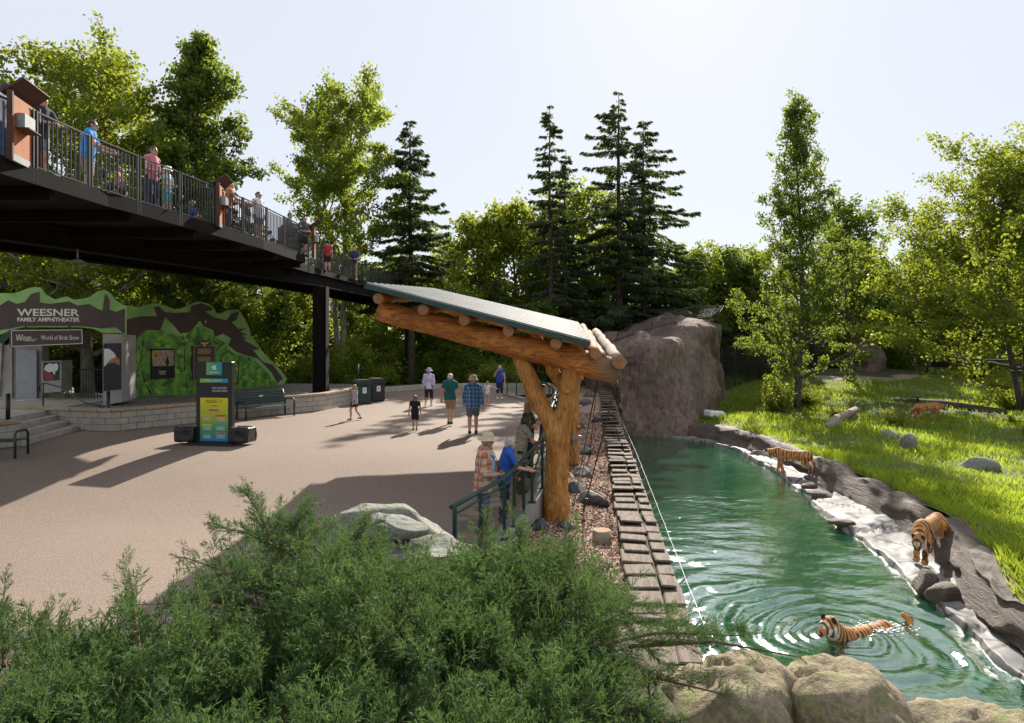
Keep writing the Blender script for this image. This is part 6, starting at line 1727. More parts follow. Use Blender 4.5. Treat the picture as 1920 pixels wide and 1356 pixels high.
def person(label, loc, rz, h, pose, shirt=None, sleeve=.55, bottom=None, leg='shorts', shoes=None, hair=('brown', 'short'), hat=None, skin=0, lean=0.0, girth=1.0, head=1.0, hem=.84, glasses=False, group=None, dress=None, vox=.016, look=0.0, extra=None, collar=None):
    root = thing("person", label, "person", loc, rz, group); root.scale = (h / 1.75,) * 3
    J = dict(pose); drop = J.pop('drop', 0.0)
    def up(p): return np.array([p[0], p[1] + lean * max(0, p[2] - .95), p[2] - drop])
    hip, chest, nb = up((0, 0, .97)), up((0, .005, 1.27)), up((0, -.005, 1.47))
    hd = up((0, .025, 1.615 + .02 * (head - 1)))
    G = girth; sk = SKIN[skin]
    def arm(s): 
        sh_ = up((.185 * s * (.9 + .1 * G), -.005, 1.415)); e = np.array(J['eL' if s < 0 else 'eR']); w = np.array(J['wL' if s < 0 else 'wR'])
        if not drop: e = e + np.array([0, lean * max(0, e[2] - .95), 0]); w = w + np.array([0, lean * max(0, w[2] - .95), 0])
        return sh_, e, w
    def legp(s): return np.array([.092 * s, 0, .93 - drop]), np.array(J['kL' if s < 0 else 'kR']), np.array(J['aL' if s < 0 else 'aR'])
    tor = (1.0, 1.42, 1.0); caps = [(hip, chest, .155 * G, .165 * G, tor), (chest, up((0, 0, 1.38)), .165 * G, .15 * G, tor), (nb - np.array([0, 0, .03]), hd - np.array([0, .01, .06]), .056, .052, None)]
    R = .088 * head
    caps += [(hd + np.array([0, -.008, .025 * head]), hd + np.array([0, .0, -.01 * head]), R * 1.06, R, (1.12, .98, 1)), (hd + np.array([0, .02, -.05 * head]), hd + np.array([0, .028, -.075 * head]), R * .74, R * .58, None),
             (hd + np.array([0, .085 * head, .0]), hd + np.array([0, .102 * head, -.022 * head]), .010, .014, None)]
    for s in (-1, 1):
        caps.append((hd + np.array([s * .084 * head, -.005, .015]), hd + np.array([s * .088 * head, -.012, -.02]), .017, .013, None))
        a, e, w = arm(s); caps += [(a, e, .052 * (.85 + .15 * G), .040, None), (e, w, .040, .027, None)]
        hp_, k_, an = legp(s); caps += [(hp_, k_, .088 * G, .058, None), (k_, k_ * .6 + an * .4 + np.array([0, -.018, 0]), .056, .056, None), (k_ * .6 + an * .4 + np.array([0, -.018, 0]), an, .056, .036, None)]
        caps.append((an - np.array([0, .03, .03]), an + np.array([0, .14, -.045]), .036, .03, None))
    hands = [hand_mesh(arm(s)[2], arm(s)[1], s) for s in (-1, 1)]
    blob("body", [c_ for c_ in caps], vox, sk, root, .028, extra=hands)
    if shirt is not None:
        t_ = .020
        cs = [(hip - np.array([0, 0, .05]), chest, (.165 * G + t_), .170 * G + t_, tor), (chest, up((0, 0, 1.40)), .170 * G + t_, .145 * G + t_, tor), (hip - np.array([0, 0, .25]), hip, .175 * G + t_ + (.02 if hem < .8 else 0), .165 * G + t_, tor)]
        for s in (-1, 1):
            a, e, w = arm(s)
            cs.append((up((.10 * s, -.005, 1.42)), a, .075, .068, None))
            if sleeve <= 1: cs.append((a, a + (e - a) * sleeve, .068 + .006, .066, None))
            else: cs += [(a, e, .070, .062, None), (e, e + (w - e) * (sleeve - 1), .062, .050, None)]
        nbz = nb[2]
        def cut(P):
            c_ = (hem - drop) - P[:, 2]
            q = np.sqrt(P[:, 0] ** 2 + (P[:, 1] - nb[1]) ** 2)
            c_ = np.maximum(c_, np.where(q < .085, P[:, 2] - nbz + .03, -1))
            if sleeve <= 1:
                for s in (-1, 1):
                    a, e, w = arm(s); d = (e - a) / np.linalg.norm(e - a); L_ = np.linalg.norm(e - a) * sleeve
                    along = (P - a) @ d; near_ = np.linalg.norm(P - a - np.clip(along, 0, 1)[:, None] * d, axis=1) < .11
                    c_ = np.maximum(c_, np.where(near_ & (P[:, 0] * s > .15), along - L_, -1))
            return c_.astype(np.float32)
        blob("shirt", cs, vox, shirt, root, .035, cut=cut, noise=lambda P: (.007 * vnoise(P * np.array([13, 13, 8]))).astype(np.float32))
    if bottom is not None:
        cs = [(hip - np.array([0, 0, .10]), hip + np.array([0, 0, .06]), .178 * G, .165 * G, tor)]
        low = {'shorts': .54, 'capri': .30, 'long': .07, 'brief': .66, 'skirt': .55}[leg]
        for s in (-1, 1):
            hp_, k_, an = legp(s)
            if leg == 'skirt': cs.append((hp_, hp_ * .2 + k_ * .8, .12 * G, .15 * G, None))
            else:
                cs.append((hp_, k_, .108 * G, .082, None))
                if leg in ('capri', 'long'): cs.append((k_, an, .078, .062 if leg == 'long' else .060, None))
        cutl = (lambda P: np.maximum(low - P[:, 2], P[:, 2] - 1.04 + drop).astype(np.float32)) if not drop else (lambda P: (P[:, 2] - 1.04 + drop).astype(np.float32))
        blob("skirt" if leg == 'skirt' else "shorts" if leg in ('shorts', 'brief') else "trousers", cs, vox, bottom, root, .03, cut=cutl, noise=lambda P: (.006 * vnoise(P * 11)).astype(np.float32))
    for s in (-1, 1):
        an = legp(s)[2]
        blob("shoe", [(an + np.array([0, -.035, -.025]), an + np.array([0, .02, -.02]), .046, .05, None), (an + np.array([0, -.03, -.045]), an + np.array([0, .155, -.05]), .042, .040, None)], .015, shoes or M_SOLE, root, .03, cut=lambda P, z=an[2]: np.maximum((z - .085) - P[:, 2], P[:, 2] - z - .02).astype(np.float32))
    # face
    for s in (-1, 1):
        mb = MB(); mb.ell(hd + np.array([s * .034 * head, .080 * head, .010]), (.011, .008, .007), 8, 6); mb.build("eye", M_SHADES, root)
    mb = MB(); mb.ell(hd + np.array([0, .076 * head, -.058 * head]), (.024, .012, .006), 8, 6); mb.build("mouth", M_LIP, root)
    if glasses:
        mb = MB()
        for s in (-1, 1): mb.ell(hd + np.array([s * .034 * head, .094 * head, .008]), (.030, .010, .021), 10, 6)
        for s in (-1, 1): mb.bar(tuple(hd + np.array([s * .062 * head, .085 * head, .012])), tuple(hd + np.array([s * .09 * head, -.01, .014])), .006, .008)
        mb.bar(tuple(hd + np.array([-.03, .10 * head, .012])), tuple(hd + np.array([.03, .10 * head, .012])), .008, .008)
        mb.build("sunglasses", M_SHADES, root)
    hc, style = hair
    if style != 'none':
        hs_ = [(hd + np.array([0, -.012, .035 * head]), hd + np.array([0, -.02, .0]), R * 1.10, R * 1.08, (1.08, .98, 1))]
        if style in ('long', 'bob'): 
            ln = .30 if style == 'long' else .15
            for s in (-1, 0, 1): hs_.append((hd + np.array([s * .055, -.045, .0]), hd + np.array([s * .075, -.07, -ln]), .055, .04, None))
        if style == 'curly':
            rr = np.random.default_rng(int(h * 1000))
            for q in range(16):
                v_ = rr.normal(size=3); v_ /= np.linalg.norm(v_); v_[1] = -abs(v_[1]) * .9; hs_.append((hd + v_ * .085 + np.array([0, -.015, .01]), hd + v_ * .10 + np.array([0, -.02, -.02 - .06 * rr.random()]), .042, .036, None))
        if style == 'ponytail': hs_ += [(hd + np.array([0, -.095, .03]), hd + np.array([0, -.15, -.06]), .032, .035, None), (hd + np.array([0, -.15, -.06]), hd + np.array([0, -.14, -.22]), .035, .014, None)]
        if style == 'bun': hs_ += [(hd + np.array([0, -.10, .05]), hd + np.array([0, -.115, .05]), .04, .04, None)]
        def hcut(P):
            q = P - hd; front = q[:, 1] - .045 * head + np.where(q[:, 2] > .055 * head, -.06, 0)
            return np.where(q[:, 2] < -.045 if style == 'short' else False, .02, np.where(q[:, 2] > .06 * head, -1, front)).astype(np.float32)
        blob("hair", hs_, .014, HAIRC[hc], root, .022, cut=hcut, noise=lambda P: (.006 * vnoise(P * 32)).astype(np.float32))
    if hat:
        kind, hm = hat; T = Matrix.Translation(Vector(hd + np.array([0, 0, .045 * head]))) @ Matrix.Rotation(RAD(-6), 4, 'X')
        mb = MB(); n_ = 20
        prof = {'brim': [(.19, -.012), (.165, .0), (.115, .012), (.108, .06), (.095, .10), (.06, .125), (.0, .13)], 'bucket': [(.15, -.045), (.125, -.005), (.112, .015), (.106, .06), (.092, .098), (.05, .112), (0, .114)], 'cap': [(.112, -.02), (.112, .02), (.102, .06), (.07, .095), (0, .108)]}[kind]
        vs = []; fs = []
        for (r_, z_) in prof:
            for i in range(n_):
                a = 6.283 * i / n_; vs.append(T @ Vector((r_ * head * math.cos(a), r_ * head * math.sin(a), z_ + (.012 * math.sin(2 * a) if r_ > .15 else 0))))
        for j in range(len(prof) - 1):
            for i in range(n_): fs.append((j * n_ + i, j * n_ + (i + 1) % n_, (j + 1) * n_ + (i + 1) % n_, (j + 1) * n_ + i))
        mb.add(vs, fs, True)
        if kind == 'cap': mb.add([T @ Vector((.11 * math.cos(a) * (1 if q else .95), .10 + .09 * q * math.sin(a) + .0, -.01 - .02 * q)) for q in (0, 1) for a in np.linspace(.1, 3.04, 8)], [(i, i + 1, 9 + i, 8 + i) for i in range(7)], True)
        o = mb.build("hat", hm, root)
        if kind == 'brim':
            bb = MB(); bb.tube([T @ Vector((0, 0, .018)), T @ Vector((0, 0, .04))], .1105 * head, 20, cap=False); bb.build("hat_band", cloth("hatband", (.32, .25, .17)), o)
    if extra: extra(root, up, arm)
    return root
def gp(px, py, z=None):
    """ground point under a photo pixel on the plaza"""
    y = 20.0
    for _ in range(30):
        y = FPX * (CAM_Z - plaza_z(0, y)) / (py - HORIZON)
    return Vector(((px - 960) / FPX * y, y, plaza_z(0, y)))
def binoculars(root, up, arm):
    mb = MB()
    for s in (-1, 1): mb.tube([(s * .035, .30, 1.02), (s * .035, .30, 1.16)], [.036, .030], 10)
    mb.build("binoculars", M_BLACK, root)
    mb = MB(); mb.tube([up((-.07, .06, 1.46)), up((-.08, .17, 1.35)), (-.03, .30, 1.16), (.03, .30, 1.16), up((.08, .17, 1.35)), up((.07, .06, 1.46))], .007, 5); mb.build("neck_strap", M_BLACK, root)
    mb = MB(); mb.box(up((0, .155, 1.22)), (.15, .06, .40), bev=.02); mb.build("undershirt", cloth("lightblue", (.32, .50, .68)), root)
def phone(root, up, arm):
    mb = MB(); mb.box((0, .40, 1.42), (.16, .012, .085), bev=.003); mb.build("phone", M_WHITE, root)
def backpack(root, up, arm):
    blob("backpack", [(up((0, -.17, 1.10)), up((0, -.17, 1.30)), .11, .10, (1, 1.2, 1))], .02, cloth("bagblue", (.06, .10, .32)), root, .02)
W = [("blue plaid", 0)]
KH = cloth("khaki", (.34, .25, .16)); NAVY = cloth("navy", (.018, .022, .05)); JEAN = cloth("denim", (.06, .10, .20)); GSH = cloth("greyblue", (.13, .15, .19)); BLK = cloth("black", (.014, .014, .016))
PATT = blotch("leopard_print", [(.05, .045, .035), (.32, .28, .20), (.10, .085, .06), (.40, .36, .27)], 22)
FLOR = blotch("lilac_print", [(.62, .60, .72), (.30, .18, .50), (.75, .74, .80), (.20, .25, .60), (.62, .66, .45)], 9)
def put(px, py, *a, **k): return person(a[0], gp(px, py), *a[1:], **k)
put(665, 788, "girl in grey T-shirt and dark shorts walking past the planter bench", RAD(75), 1.28, WALK, cloth("heather", (.36, .38, .42)), .5, BLK, 'brief', SKIN[0], ('blond', 'ponytail'), head=1.12, hem=.80)
put(778, 808, "small boy in black T-shirt and black shorts walking alone", RAD(4), 1.12, WALK, BLK, .6, BLK, 'shorts', M_SOLE, ('red', 'short'), head=1.22, hem=.80)
put(804, 762, "woman in lilac hat and patterned jacket walking with a waist bag", RAD(-6), 1.66, WALK2, FLOR, 1.85, BLK, 'capri', M_SHOEW, ('grey', 'short'), ('brim', cloth("lilac", (.42, .36, .62))), hem=.80)
put(844, 797, "white-haired man in teal T-shirt and khaki shorts walking away", RAD(-8), 1.76, WALK, cloth("teal", (.012, .12, .13)), .62, KH, 'shorts', M_SOLE, ('white', 'short'), girth=1.16, hem=.86)
put(887, 815, "man in blue plaid shirt, grey shorts and sun hat walking away", RAD(3), 1.80, WALK2, P_BLUE, 1.9, GSH, 'shorts', M_SOLE, ('grey', 'short'), ('bucket', M_STRAW), girth=1.2, hem=.80)
put(914, 761, "small girl in white top with her arm stretched towards the woman in blue", RAD(-25), 1.08, dict(STAND, eR=(.40, .05, 1.30), wR=(.62, .10, 1.26)), cloth("white", (.72, .70, .74)), .4, cloth("paleblue", (.34, .42, .55)), 'brief', SKIN[0], ('blond', 'ponytail'), head=1.2)
put(937, 748, "woman in blue sleeveless top and dark trousers facing the plaza with her hand raised", RAD(172), 1.68, dict(STAND, eR=(.27, .06, 1.16), wR=(.10, .18, 1.44)), cloth("royal", (.03, .06, .36)), .2, NAVY, 'capri', M_SHOEW, ('grey', 'bob'))
def at_ground(x, y): return (x, y, plaza_z(0, y))
person("man in red plaid shirt and straw sun hat holding binoculars at the railing", at_ground(-.52, 12.1), RAD(-98), 1.76, HOLD, P_RED, 1.9, JEAN, 'long', M_SOLE, ('grey', 'short'), ('brim', M_STRAW), 1, .10, 1.2, hem=.74, extra=binoculars, vox=.013)
person("grey-haired woman in blue polo leaning on the railing beside the man with binoculars", at_ground(-.16, 12.75), RAD(-80), 1.60, LEAN, cloth("polo", (.02, .09, .45)), .7, NAVY, 'long', M_SOLE, ('grey', 'curly'), None, 0, .22, 1.1, glasses=True, hem=.80, vox=.013)
person("dark curly-haired woman in animal-print top leaning on the railing", at_ground(.16, 14.5), RAD(-70), 1.66, LEAN, PATT, .55, BLK, 'long', M_SOLE, ('dark', 'curly'), None, 1, .22, 1.05, glasses=True, hem=.72, vox=.013)
person("red-haired visitor holding up a phone behind the shelter post", at_ground(.36, 15.6), RAD(-70), 1.68, PHONE, cloth("darkgreen", (.03, .045, .035)), .6, BLK, 'long', M_SOLE, ('red', 'bob'), None, 0, .05, extra=phone)
person("person in striped pink top at the railing behind the forked post", at_ground(.42, 18.2), RAD(-75), 1.64, LEAN, plaid("pink_stripe", (.52, .28, .26), (.30, .12, .12), (.7, .6, .55), 22), .6, BLK, 'long', M_SOLE, ('dark', 'short'), None, 1, .12)
person("person in orange-red top seen through the fork of the shelter post", at_ground(.85, 19.6), RAD(-95), 1.62, PHONE, cloth("coral", (.45, .12, .08)), .6, NAVY, 'long', M_SOLE, ('brown', 'bob'), None, 1, .05)
# people on the walkway
def on_deck(px, py, d): return ((px - 960) / FPX * d, d, DZ)
person("person in white shirt at the walkway railing beside the first information stand", ((2 - 960) / FPX * 13.0, 13.0, DZ), RAD(-60), 1.78, LEAN, cloth("whiteshirt", (.70, .70, .72)), .6, JEAN, 'long', M_SOLE, ('brown', 'short'), None, 0, .1, vox=.02)
person("long-haired woman in navy bending over the first information stand", ((66 - 960) / FPX * 13.4, 13.5, DZ), RAD(-110), 1.70, LEAN, NAVY, .6, cloth("denimlight", (.25, .32, .42)), 'brief', SKIN[0], ('blond', 'long'), None, 0, .16, vox=.018)
person("man in bright blue and white shirt with sunglasses leaning on the walkway railing", ((163 - 960) / FPX * 15.3, 15.3, DZ), RAD(-72), 1.80, LEAN, cloth("azure", (.02, .26, .66)), .6, KH, 'shorts', SKIN[0], ('dark', 'short'), None, 0, .14, 1.12, glasses=True, vox=.018)
person("woman in pink top and sunglasses standing at the walkway railing", ((284 - 960) / FPX * 16.9, 16.9, DZ), RAD(-100), 1.66, HOLD, cloth("pink", (.60, .20, .24)), .15, NAVY, 'long', M_SOLE, ('brown', 'bun'), None, 0, .06, glasses=True, vox=.018)
person("child in white hat and colourful print dress beside the woman in pink", ((313 - 960) / FPX * 17.5, 17.5, DZ), RAD(-100), 1.30, HOLD, blotch("bright_print", [(.62, .10, .22), (.15, .55, .60), (.75, .70, .65), (.15, .30, .6)], 14), .5, cloth("aqua", (.12, .42, .48)), 'shorts', M_SHOEW, ('brown', 'bob'), ('bucket', M_WHITE), head=1.15, vox=.018)
person("child in blue and orange crouching behind the walkway railing", ((360 - 960) / FPX * 19.0, 19.0, DZ), RAD(-90), 1.15, CROUCH, cloth("blueshirt", (.05, .12, .30)), 1.6, cloth("orange", (.55, .18, .04)), 'long', M_SOLE, ('blond', 'short'), head=1.2, vox=.02)
person("person in orange top partly hidden behind the second information stand", ((427 - 960) / FPX * 20.4, 20.4, DZ), RAD(-60), 1.62, LEAN, cloth("orangetop", (.62, .16, .06)), .5, JEAN, 'long', M_SOLE, ('blond', 'short'), None, 0, .1, vox=.02)
person("boy standing behind the large black stroller", ((464 - 960) / FPX * 22.6, 22.6, DZ), RAD(-80), 1.45, STAND, cloth("greytee", (.25, .25, .27)), .5, BLK, 'shorts', M_SOLE, ('brown', 'short'), None, 1, 0, head=1.1, vox=.02)
person("woman in white tank top and denim shorts on the walkway", ((484 - 960) / FPX * 22.2, 22.2, DZ), RAD(-110), 1.70, dict(STAND, eR=(.34, .02, 1.2), wR=(.52, .12, 1.22)), cloth("tank", (.72, .72, .72)), .05, cloth("denimshort", (.12, .18, .26)), 'brief', SKIN[0], ('brown', 'bun'), None, 0, 0, glasses=True, vox=.018)
person("person in grey seen behind the strollers on the walkway", ((540 - 960) / FPX * 25.0, 25.0, DZ), RAD(-90), 1.55, HOLD, cloth("greyshirt", (.18, .19, .21)), .6, BLK, 'long', M_SOLE, ('brown', 'short'), None, 0, .1, vox=.02)
person("person with sunglasses standing by the third information stand", ((569 - 960) / FPX * 25.6, 25.6, DZ), RAD(-120), 1.52, HOLD, cloth("charcoal", (.07, .075, .085)), .6, BLK, 'shorts', M_SOLE, ('brown', 'short'), None, 0, .08, glasses=True, vox=.02)
person("child in red shirt and dark blue cap on the far walkway", ((614 - 960) / FPX * 31.0, 31.0, DZ), RAD(20), 1.40, STAND, cloth("redshirt", (.42, .03, .04)), .6, BLK, 'shorts', M_SOLE, ('dark', 'short'), ('cap', cloth("capblue", (.02, .035, .09))), head=1.12, vox=.02)
person("man in navy shirt holding something white on the far walkway", ((664 - 960) / FPX * 35.5, 35.5, DZ), RAD(190), 1.76, HOLD, cloth("navyshirt", (.025, .04, .10)), .6, KH, 'shorts', M_SHOEW, ('brown', 'short'), None, 0, 0, vox=.02)

# strollers
def stroller(label, px, d, rz, mat, sc=1.0, canopy=True):
    X = (px - 960) / FPX * d; s = thing("stroller", label, "stroller", (X, d, DZ), rz); s.scale = (sc,) * 3
    for (x, y, r_) in ((-.24, -.32, .13), (.24, -.32, .13), (0.0, .36, .10)):
        w_ = MB(); ring_ = [(x, y + r_ * math.cos(a), r_ + r_ * math.sin(a)) for a in np.linspace(0, 6.283, 15)]; w_.tube(ring_, .022, 6, cap=False); o = w_.build("wheel", M_BLACK, s)
        h_ = MB(); h_.tube([(x - .02, y, r_), (x + .02, y, r_)], .05, 10); h_.build("hub", M_GREYMET, o)
    mb = MB(); mb.tube([(-.24, -.32, .13), (-.22, .0, .38), (-.05, .36, .12)], .016, 6); mb.build("frame_tube", M_GREYMET, s)
    mb = MB(); mb.tube([(.24, -.32, .13), (.22, .0, .38), (.05, .36, .12)], .016, 6); mb.build("frame_tube", M_GREYMET, s)
    mb = MB(); mb.tube([(-.22, .15, .30), (-.22, -.45, 1.0), (.22, -.45, 1.0), (.22, .15, .30)], .016, 6); mb.build("handlebar", M_BLACK, s)
    blob("seat", [((-.14, .18, .42), (.14, .18, .42), .09, .09, None), ((-.14, -.10, .46), (.14, -.10, .46), .09, .09, None), ((-.14, -.20, .80), (.14, -.20, .80), .08, .08, None)], .03, mat, s, .12)
    if canopy:
        mb = MB(); vs = []; fs = []
        for i in range(7):
            a = -.5 + 2.2 * i / 6
            for x in (-.24, -.12, .12, .24): vs.append((x, -.16 + .36 * math.sin(a), .72 + (.36 if abs(x) < .2 else .30) * math.cos(a)))
        for i in range(6):
            for j in range(3): fs.append((i * 4 + j, i * 4 + j + 1, i * 4 + j + 5, i * 4 + j + 4))
        mb.add(vs, fs, True); mb.build("canopy", mat, s)
    mb = MB(); mb.box((0, -.08, .24), (.38, .42, .12), bev=.03); mb.build("basket", BLK, s)
    return s
stroller("stroller with dark seat beside the man in bright blue", 214, 16.2, RAD(-60), cloth("strollergrey", (.06, .06, .065)), 1.0, False)
person("toddler sitting in the stroller beside the man in bright blue", ((219 - 960) / FPX * 16.2, 16.25, DZ + .42), RAD(-70), .85, CROUCH, cloth("toddlerpink", (.50, .25, .24)), .6, cloth("toddlergrey", (.3, .3, .33)), 'shorts', SKIN[0], ('brown', 'short'), head=1.35, vox=.022)
stroller("large black stroller with hood next to the second information stand", 449, 21.6, RAD(-100), BLK, 1.2)
stroller("dark low stroller between the white tank top and the grey visitor", 514, 24.0, RAD(-60), cloth("strollerdark", (.03, .03, .034)), .8, False)
stroller("grey hooded stroller in front of the visitor in grey", 541, 24.6, RAD(170), cloth("strollerblue", (.07, .08, .10)), 1.05)
stroller("dark stroller beside the visitor by the third information stand", 556, 25.2, RAD(-80), cloth("strollerblack", (.02, .02, .024)), .9)
# ================================================================== tigers
m, n, l, b = nt("tiger_fur")
v = coord(n, l, 'Object')
sx = n.new("ShaderNodeSeparateXYZ"); l.new(v, sx.inputs[0])
wv = n.new("ShaderNodeTexWave"); wv.wave_type = 'BANDS'; wv.bands_direction = 'X'; wv.inputs['Scale'].default_value = 3.3; wv.inputs['Distortion'].default_value = 7.5; wv.inputs['Detail'].default_value = 2; wv.inputs['Detail Scale'].default_value = 1.4
mp = n.new("ShaderNodeMapping"); mp.inputs['Scale'].default_value = (1.0, .35, .35); l.new(v, mp.inputs[0]); l.new(mp.outputs[0], wv.inputs['Vector'])
at_ = n.new("ShaderNodeAttribute"); at_.attribute_name = "white"
org = ramp(n, l, noise_n(n, l, v, 6, 4), [(.3, (.46, .17, .035)), (.7, (.60, .27, .075))])
c = mixc(n, l, at_.outputs['Fac'], org, (.74, .66, .54))
str_ = ramp(n, l, wv.outputs['Fac'], [(.66, 0), (.76, 1)])
brk = ramp(n, l, noise_n(n, l, v, 7, 3), [(.33, 0), (.42, 1)])
c = mixc(n, l, mathn(n, l, 'MULTIPLY', mathn(n, l, 'MULTIPLY', str_, brk), .93), c, (.022, .016, .012))
l.new(c, b.inputs['Base Color']); b.inputs['Roughness'].default_value = .75
bumpn(n, l, b, noise_n(n, l, v, 90, 2), .4, .008)
M_TIGER = m
M_NOSE = pmat("tiger_nose", (.28, .12, .10), (.2, .08, .07), 9, .5)
M_EARB = pmat("tiger_ear_back", (.02, .016, .014), (.03, .025, .02), 9, .8)
def tiger(label, loc, rz, headp, legs, tail, swim=False, sc=1.0, pitch=0.0):
    """body along +X, paws at z = 0, shoulder height about 0.92 m"""
    root = thing("tiger", label, "tiger", loc, rz); root.scale = (sc,) * 3; root.rotation_euler = (0, pitch, rz)
    h = np.array(headp, float)
    wide = (1, 1.25, 1)
    caps = [((-.55, 0, .74), (-.15, 0, .70), .185, .20, wide), ((-.15, 0, .70), (.30, 0, .70), .20, .215, wide), ((.30, 0, .70), (.52, 0, .74), .215, .19, wide), ((.38, 0, .80), (.46, 0, .84), .14, .13, wide), ((-.52, 0, .80), (-.62, 0, .74), .15, .13, None)]
    neck0 = np.array([.52, 0, .80])
    fw = np.array([.95, 0, -.32]) if h[2] > .62 else np.array([.75, 0, -.66]); fw /= np.linalg.norm(fw)
    yaw = h[1] * 1.5; fw = np.array([fw[0] * math.cos(yaw), fw[0] * math.sin(yaw), fw[2]]); sd = np.array([-math.sin(yaw), math.cos(yaw), 0]); upv = np.cross(fw, sd) ; upv = upv if upv[2] > 0 else -upv
    caps += [(neck0, h - fw * .06, .165, .125, None), (h - fw * .03, h + fw * .05, .135, .12, None), (h + fw * .07 - upv * .03, h + fw * .17 - upv * .045, .085, .066, None), (h + fw * .10 - upv * .08, h + fw * .15 - upv * .08, .05, .04, None)]
    for s in (-1, 1): caps += [(h - fw * .02 + sd * s * .085 - upv * .05, h + fw * .03 + sd * s * .10 - upv * .07, .055, .045, None)]
    for s, front, p1, p2, paw in legs:
        y = .105 * s
        if front: caps += [((.42, y, .68), (.42 + p1[0], y, p1[1]), .125, .078, None), ((.42 + p1[0], y, p1[1]), (.42 + p2[0], y, p2[1]), .076, .055, None), ((.42 + p2[0], y, p2[1]), (.42 + paw[0], y, paw[1]), .056, .062, None), ((.42 + paw[0] - .02, y, paw[1]), (.42 + paw[0] + .07, y, paw[1] - .005), .062, .055, None)]
        else: caps += [((-.50, y, .70), (-.50 + p1[0], y * 1.15, p1[1]), .155, .095, None), ((-.50 + p1[0], y * 1.15, p1[1]), (-.50 + p2[0], y, p2[1]), .09, .052, None), ((-.50 + p2[0], y, p2[1]), (-.50 + paw[0], y, paw[1]), .05, .055, None), ((-.50 + paw[0] - .02, y, paw[1]), (-.50 + paw[0] + .08, y, paw[1] - .005), .058, .052, None)]
    tp = [np.array(t_, float) for t_ in tail]
    for a, c_ in zip(tp[:-1], tp[1:]): caps.append((a, c_, .05, .046, None))
    o = blob("body", caps, .022, M_TIGER, root, .05)
    me = o.data; co = np.empty(len(me.vertices) * 3, np.float32); me.vertices.foreach_get("co", co); co = co.reshape(-1, 3)
    nr = np.empty(len(me.vertices) * 3, np.float32); me.vertices.foreach_get("normal", nr); nr = nr.reshape(-1, 3)
    white = np.clip((.60 - co[:, 2]) / .08, 0, 1) * np.clip((-nr[:, 2] - .2) * 2.2, 0, 1)
    inner = np.clip((.55 - co[:, 2]) / .2, 0, 1) * np.clip(1 - np.abs(co[:, 1]) / .10, 0, 1) * .9
    rel = co - h; hx = rel @ fw; hz = rel @ upv; hy = np.abs(rel @ sd)
    near_h = np.linalg.norm(rel, axis=1) < .30
    chin = near_h & (hz < -.055) & (hx > -.06); cheek = near_h & (hy > .085) & (hz < .03) & (hx > -.08); brow = near_h & (hy > .02) & (hy < .085) & (hz > .035) & (hx > .06)
    white = np.maximum(np.maximum(white, inner), np.where(chin | cheek | brow, .95, 0))
    at2 = me.attributes.new("white", 'FLOAT', 'POINT'); at2.data.foreach_set("value", white.astype(np.float32))
    for s in (-1, 1):
        e = h - fw * .04 + sd * s * .095 + upv * .115
        blob("ear", [(e - upv * .03, e + upv * .02, .042, .034, None)], .012, M_EARB, root, .01)
        mb = MB(); q = h + fw * .125 + sd * s * .052 + upv * .035; mb.ell(tuple(q), (.016, .016, .012), 8, 6); mb.build("eye", M_SHADES, root)
    q = h + fw * .232 - upv * .025; mb = MB(); mb.ell(tuple(q), (.022, .030, .018), 8, 6); mb.build("nose", M_NOSE, root)
    return root
WALKL = [(-1, True, (.06, .44), (.10, .20), (.14, .06)), (1, True, (-.05, .44), (-.10, .22), (-.16, .06)), (-1, False, (.10, .46), (-.14, .26), (-.08, .06)), (1, False, (-.02, .46), (-.30, .28), (-.30, .07))]
STEP = [(-1, True, (.04, .44), (.10, .20), (.12, .06)), (1, True, (.12, .46), (.22, .24), (.24, .06)), (-1, False, (.12, .46), (-.10, .26), (-.02, .06)), (1, False, (.02, .46), (-.22, .26), (-.18, .06))]
TL = [(-.66, 0, .74), (-.85, .02, .58), (-.98, .06, .40), (-1.12, .12, .32), (-1.28, .16, .36)]
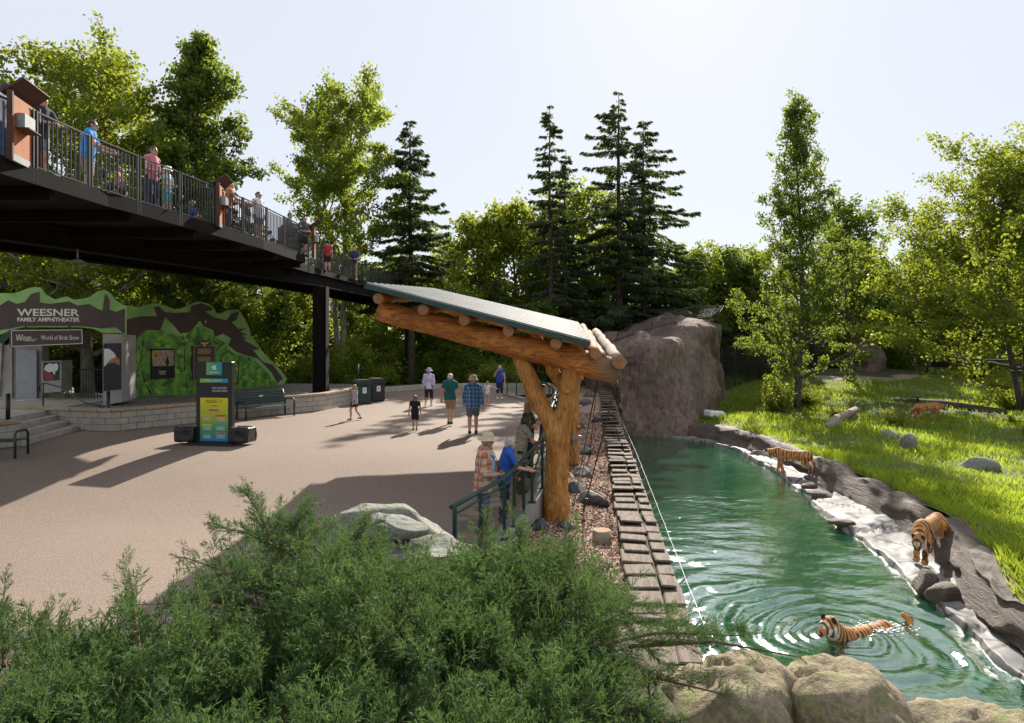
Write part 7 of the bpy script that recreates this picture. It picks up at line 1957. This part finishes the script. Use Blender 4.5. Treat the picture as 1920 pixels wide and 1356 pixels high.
tiger("striped orange tiger stepping down the rock shelf with lowered head", (10.0, 16.35, -2.33), RAD(222), (.86, .04, .56), STEP, [(-.66, 0, .74), (-.86, -.04, .56), (-.98, -.1, .38), (-1.10, -.16, .28), (-1.26, -.2, .30)], sc=1.04)
tiger("striped tiger walking away along the far rock shelf beside the ridge", (10.9, 26.6, -2.34), RAD(140), (.92, -.02, .72), WALKL, [(-.66, 0, .74), (-.78, .04, .54), (-.84, .07, .32), (-.92, .08, .16), (-1.02, .08, .10)], sc=1.04)
xq, yq = 23.4, 38.4
tiger("distant tiger walking through tall grass beyond the flat grey rock", (xq, yq, enc_z(xq, yq) - .03), RAD(5), (.90, .02, .70), WALKL, [(-.66, 0, .74), (-.86, .04, .60), (-1.02, .06, .46), (-1.18, .06, .42)], sc=1.1)
tiger("orange tiger swimming in the pool with head and back above water", (TIGER_SWIM[0] + .35, TIGER_SWIM[1] + .15, WATER_Z - .90), RAD(204), (.86, .06, 1.04), WALKL, [(-.66, 0, .74), (-.80, .05, .78), (-.96, .10, .80), (-1.08, .10, .84), (-1.12, .03, .92), (-1.06, -.04, .97)], sc=1.1, pitch=RAD(-3))
# splash behind the swimming tiger
rgf = np.random.default_rng(4); sp2 = MB()
for q in range(380):
    a = rgf.normal(0, .42); t_ = abs(rgf.normal(0, .5)); r_ = .004 + .012 * rgf.random() ** 2
    sp2.ell((TIGER_SWIM[0] + .45 + .75 * t_ + .1 * rgf.normal(), TIGER_SWIM[1] + .30 * a + .25, WATER_Z + .015 + .05 * rgf.random() ** 2), (r_ * 2.4, r_ * 1.8, r_ * .6), 6, 4)
m, n, l, b = nt("water_foam"); b.inputs['Base Color'].default_value = (.8, .84, .82, 1); b.inputs['Roughness'].default_value = .25
l.new(ramp(n, l, noise_n(n, l, coord(n, l), 9, 2), [(.3, (.85, .88, .86)), (.7, (.6, .7, .66))]), b.inputs['Base Color'])
tag(sp2.build("water_splash", m), "white foam and droplets churned up behind the swimming tiger", "splash", kind='stuff')
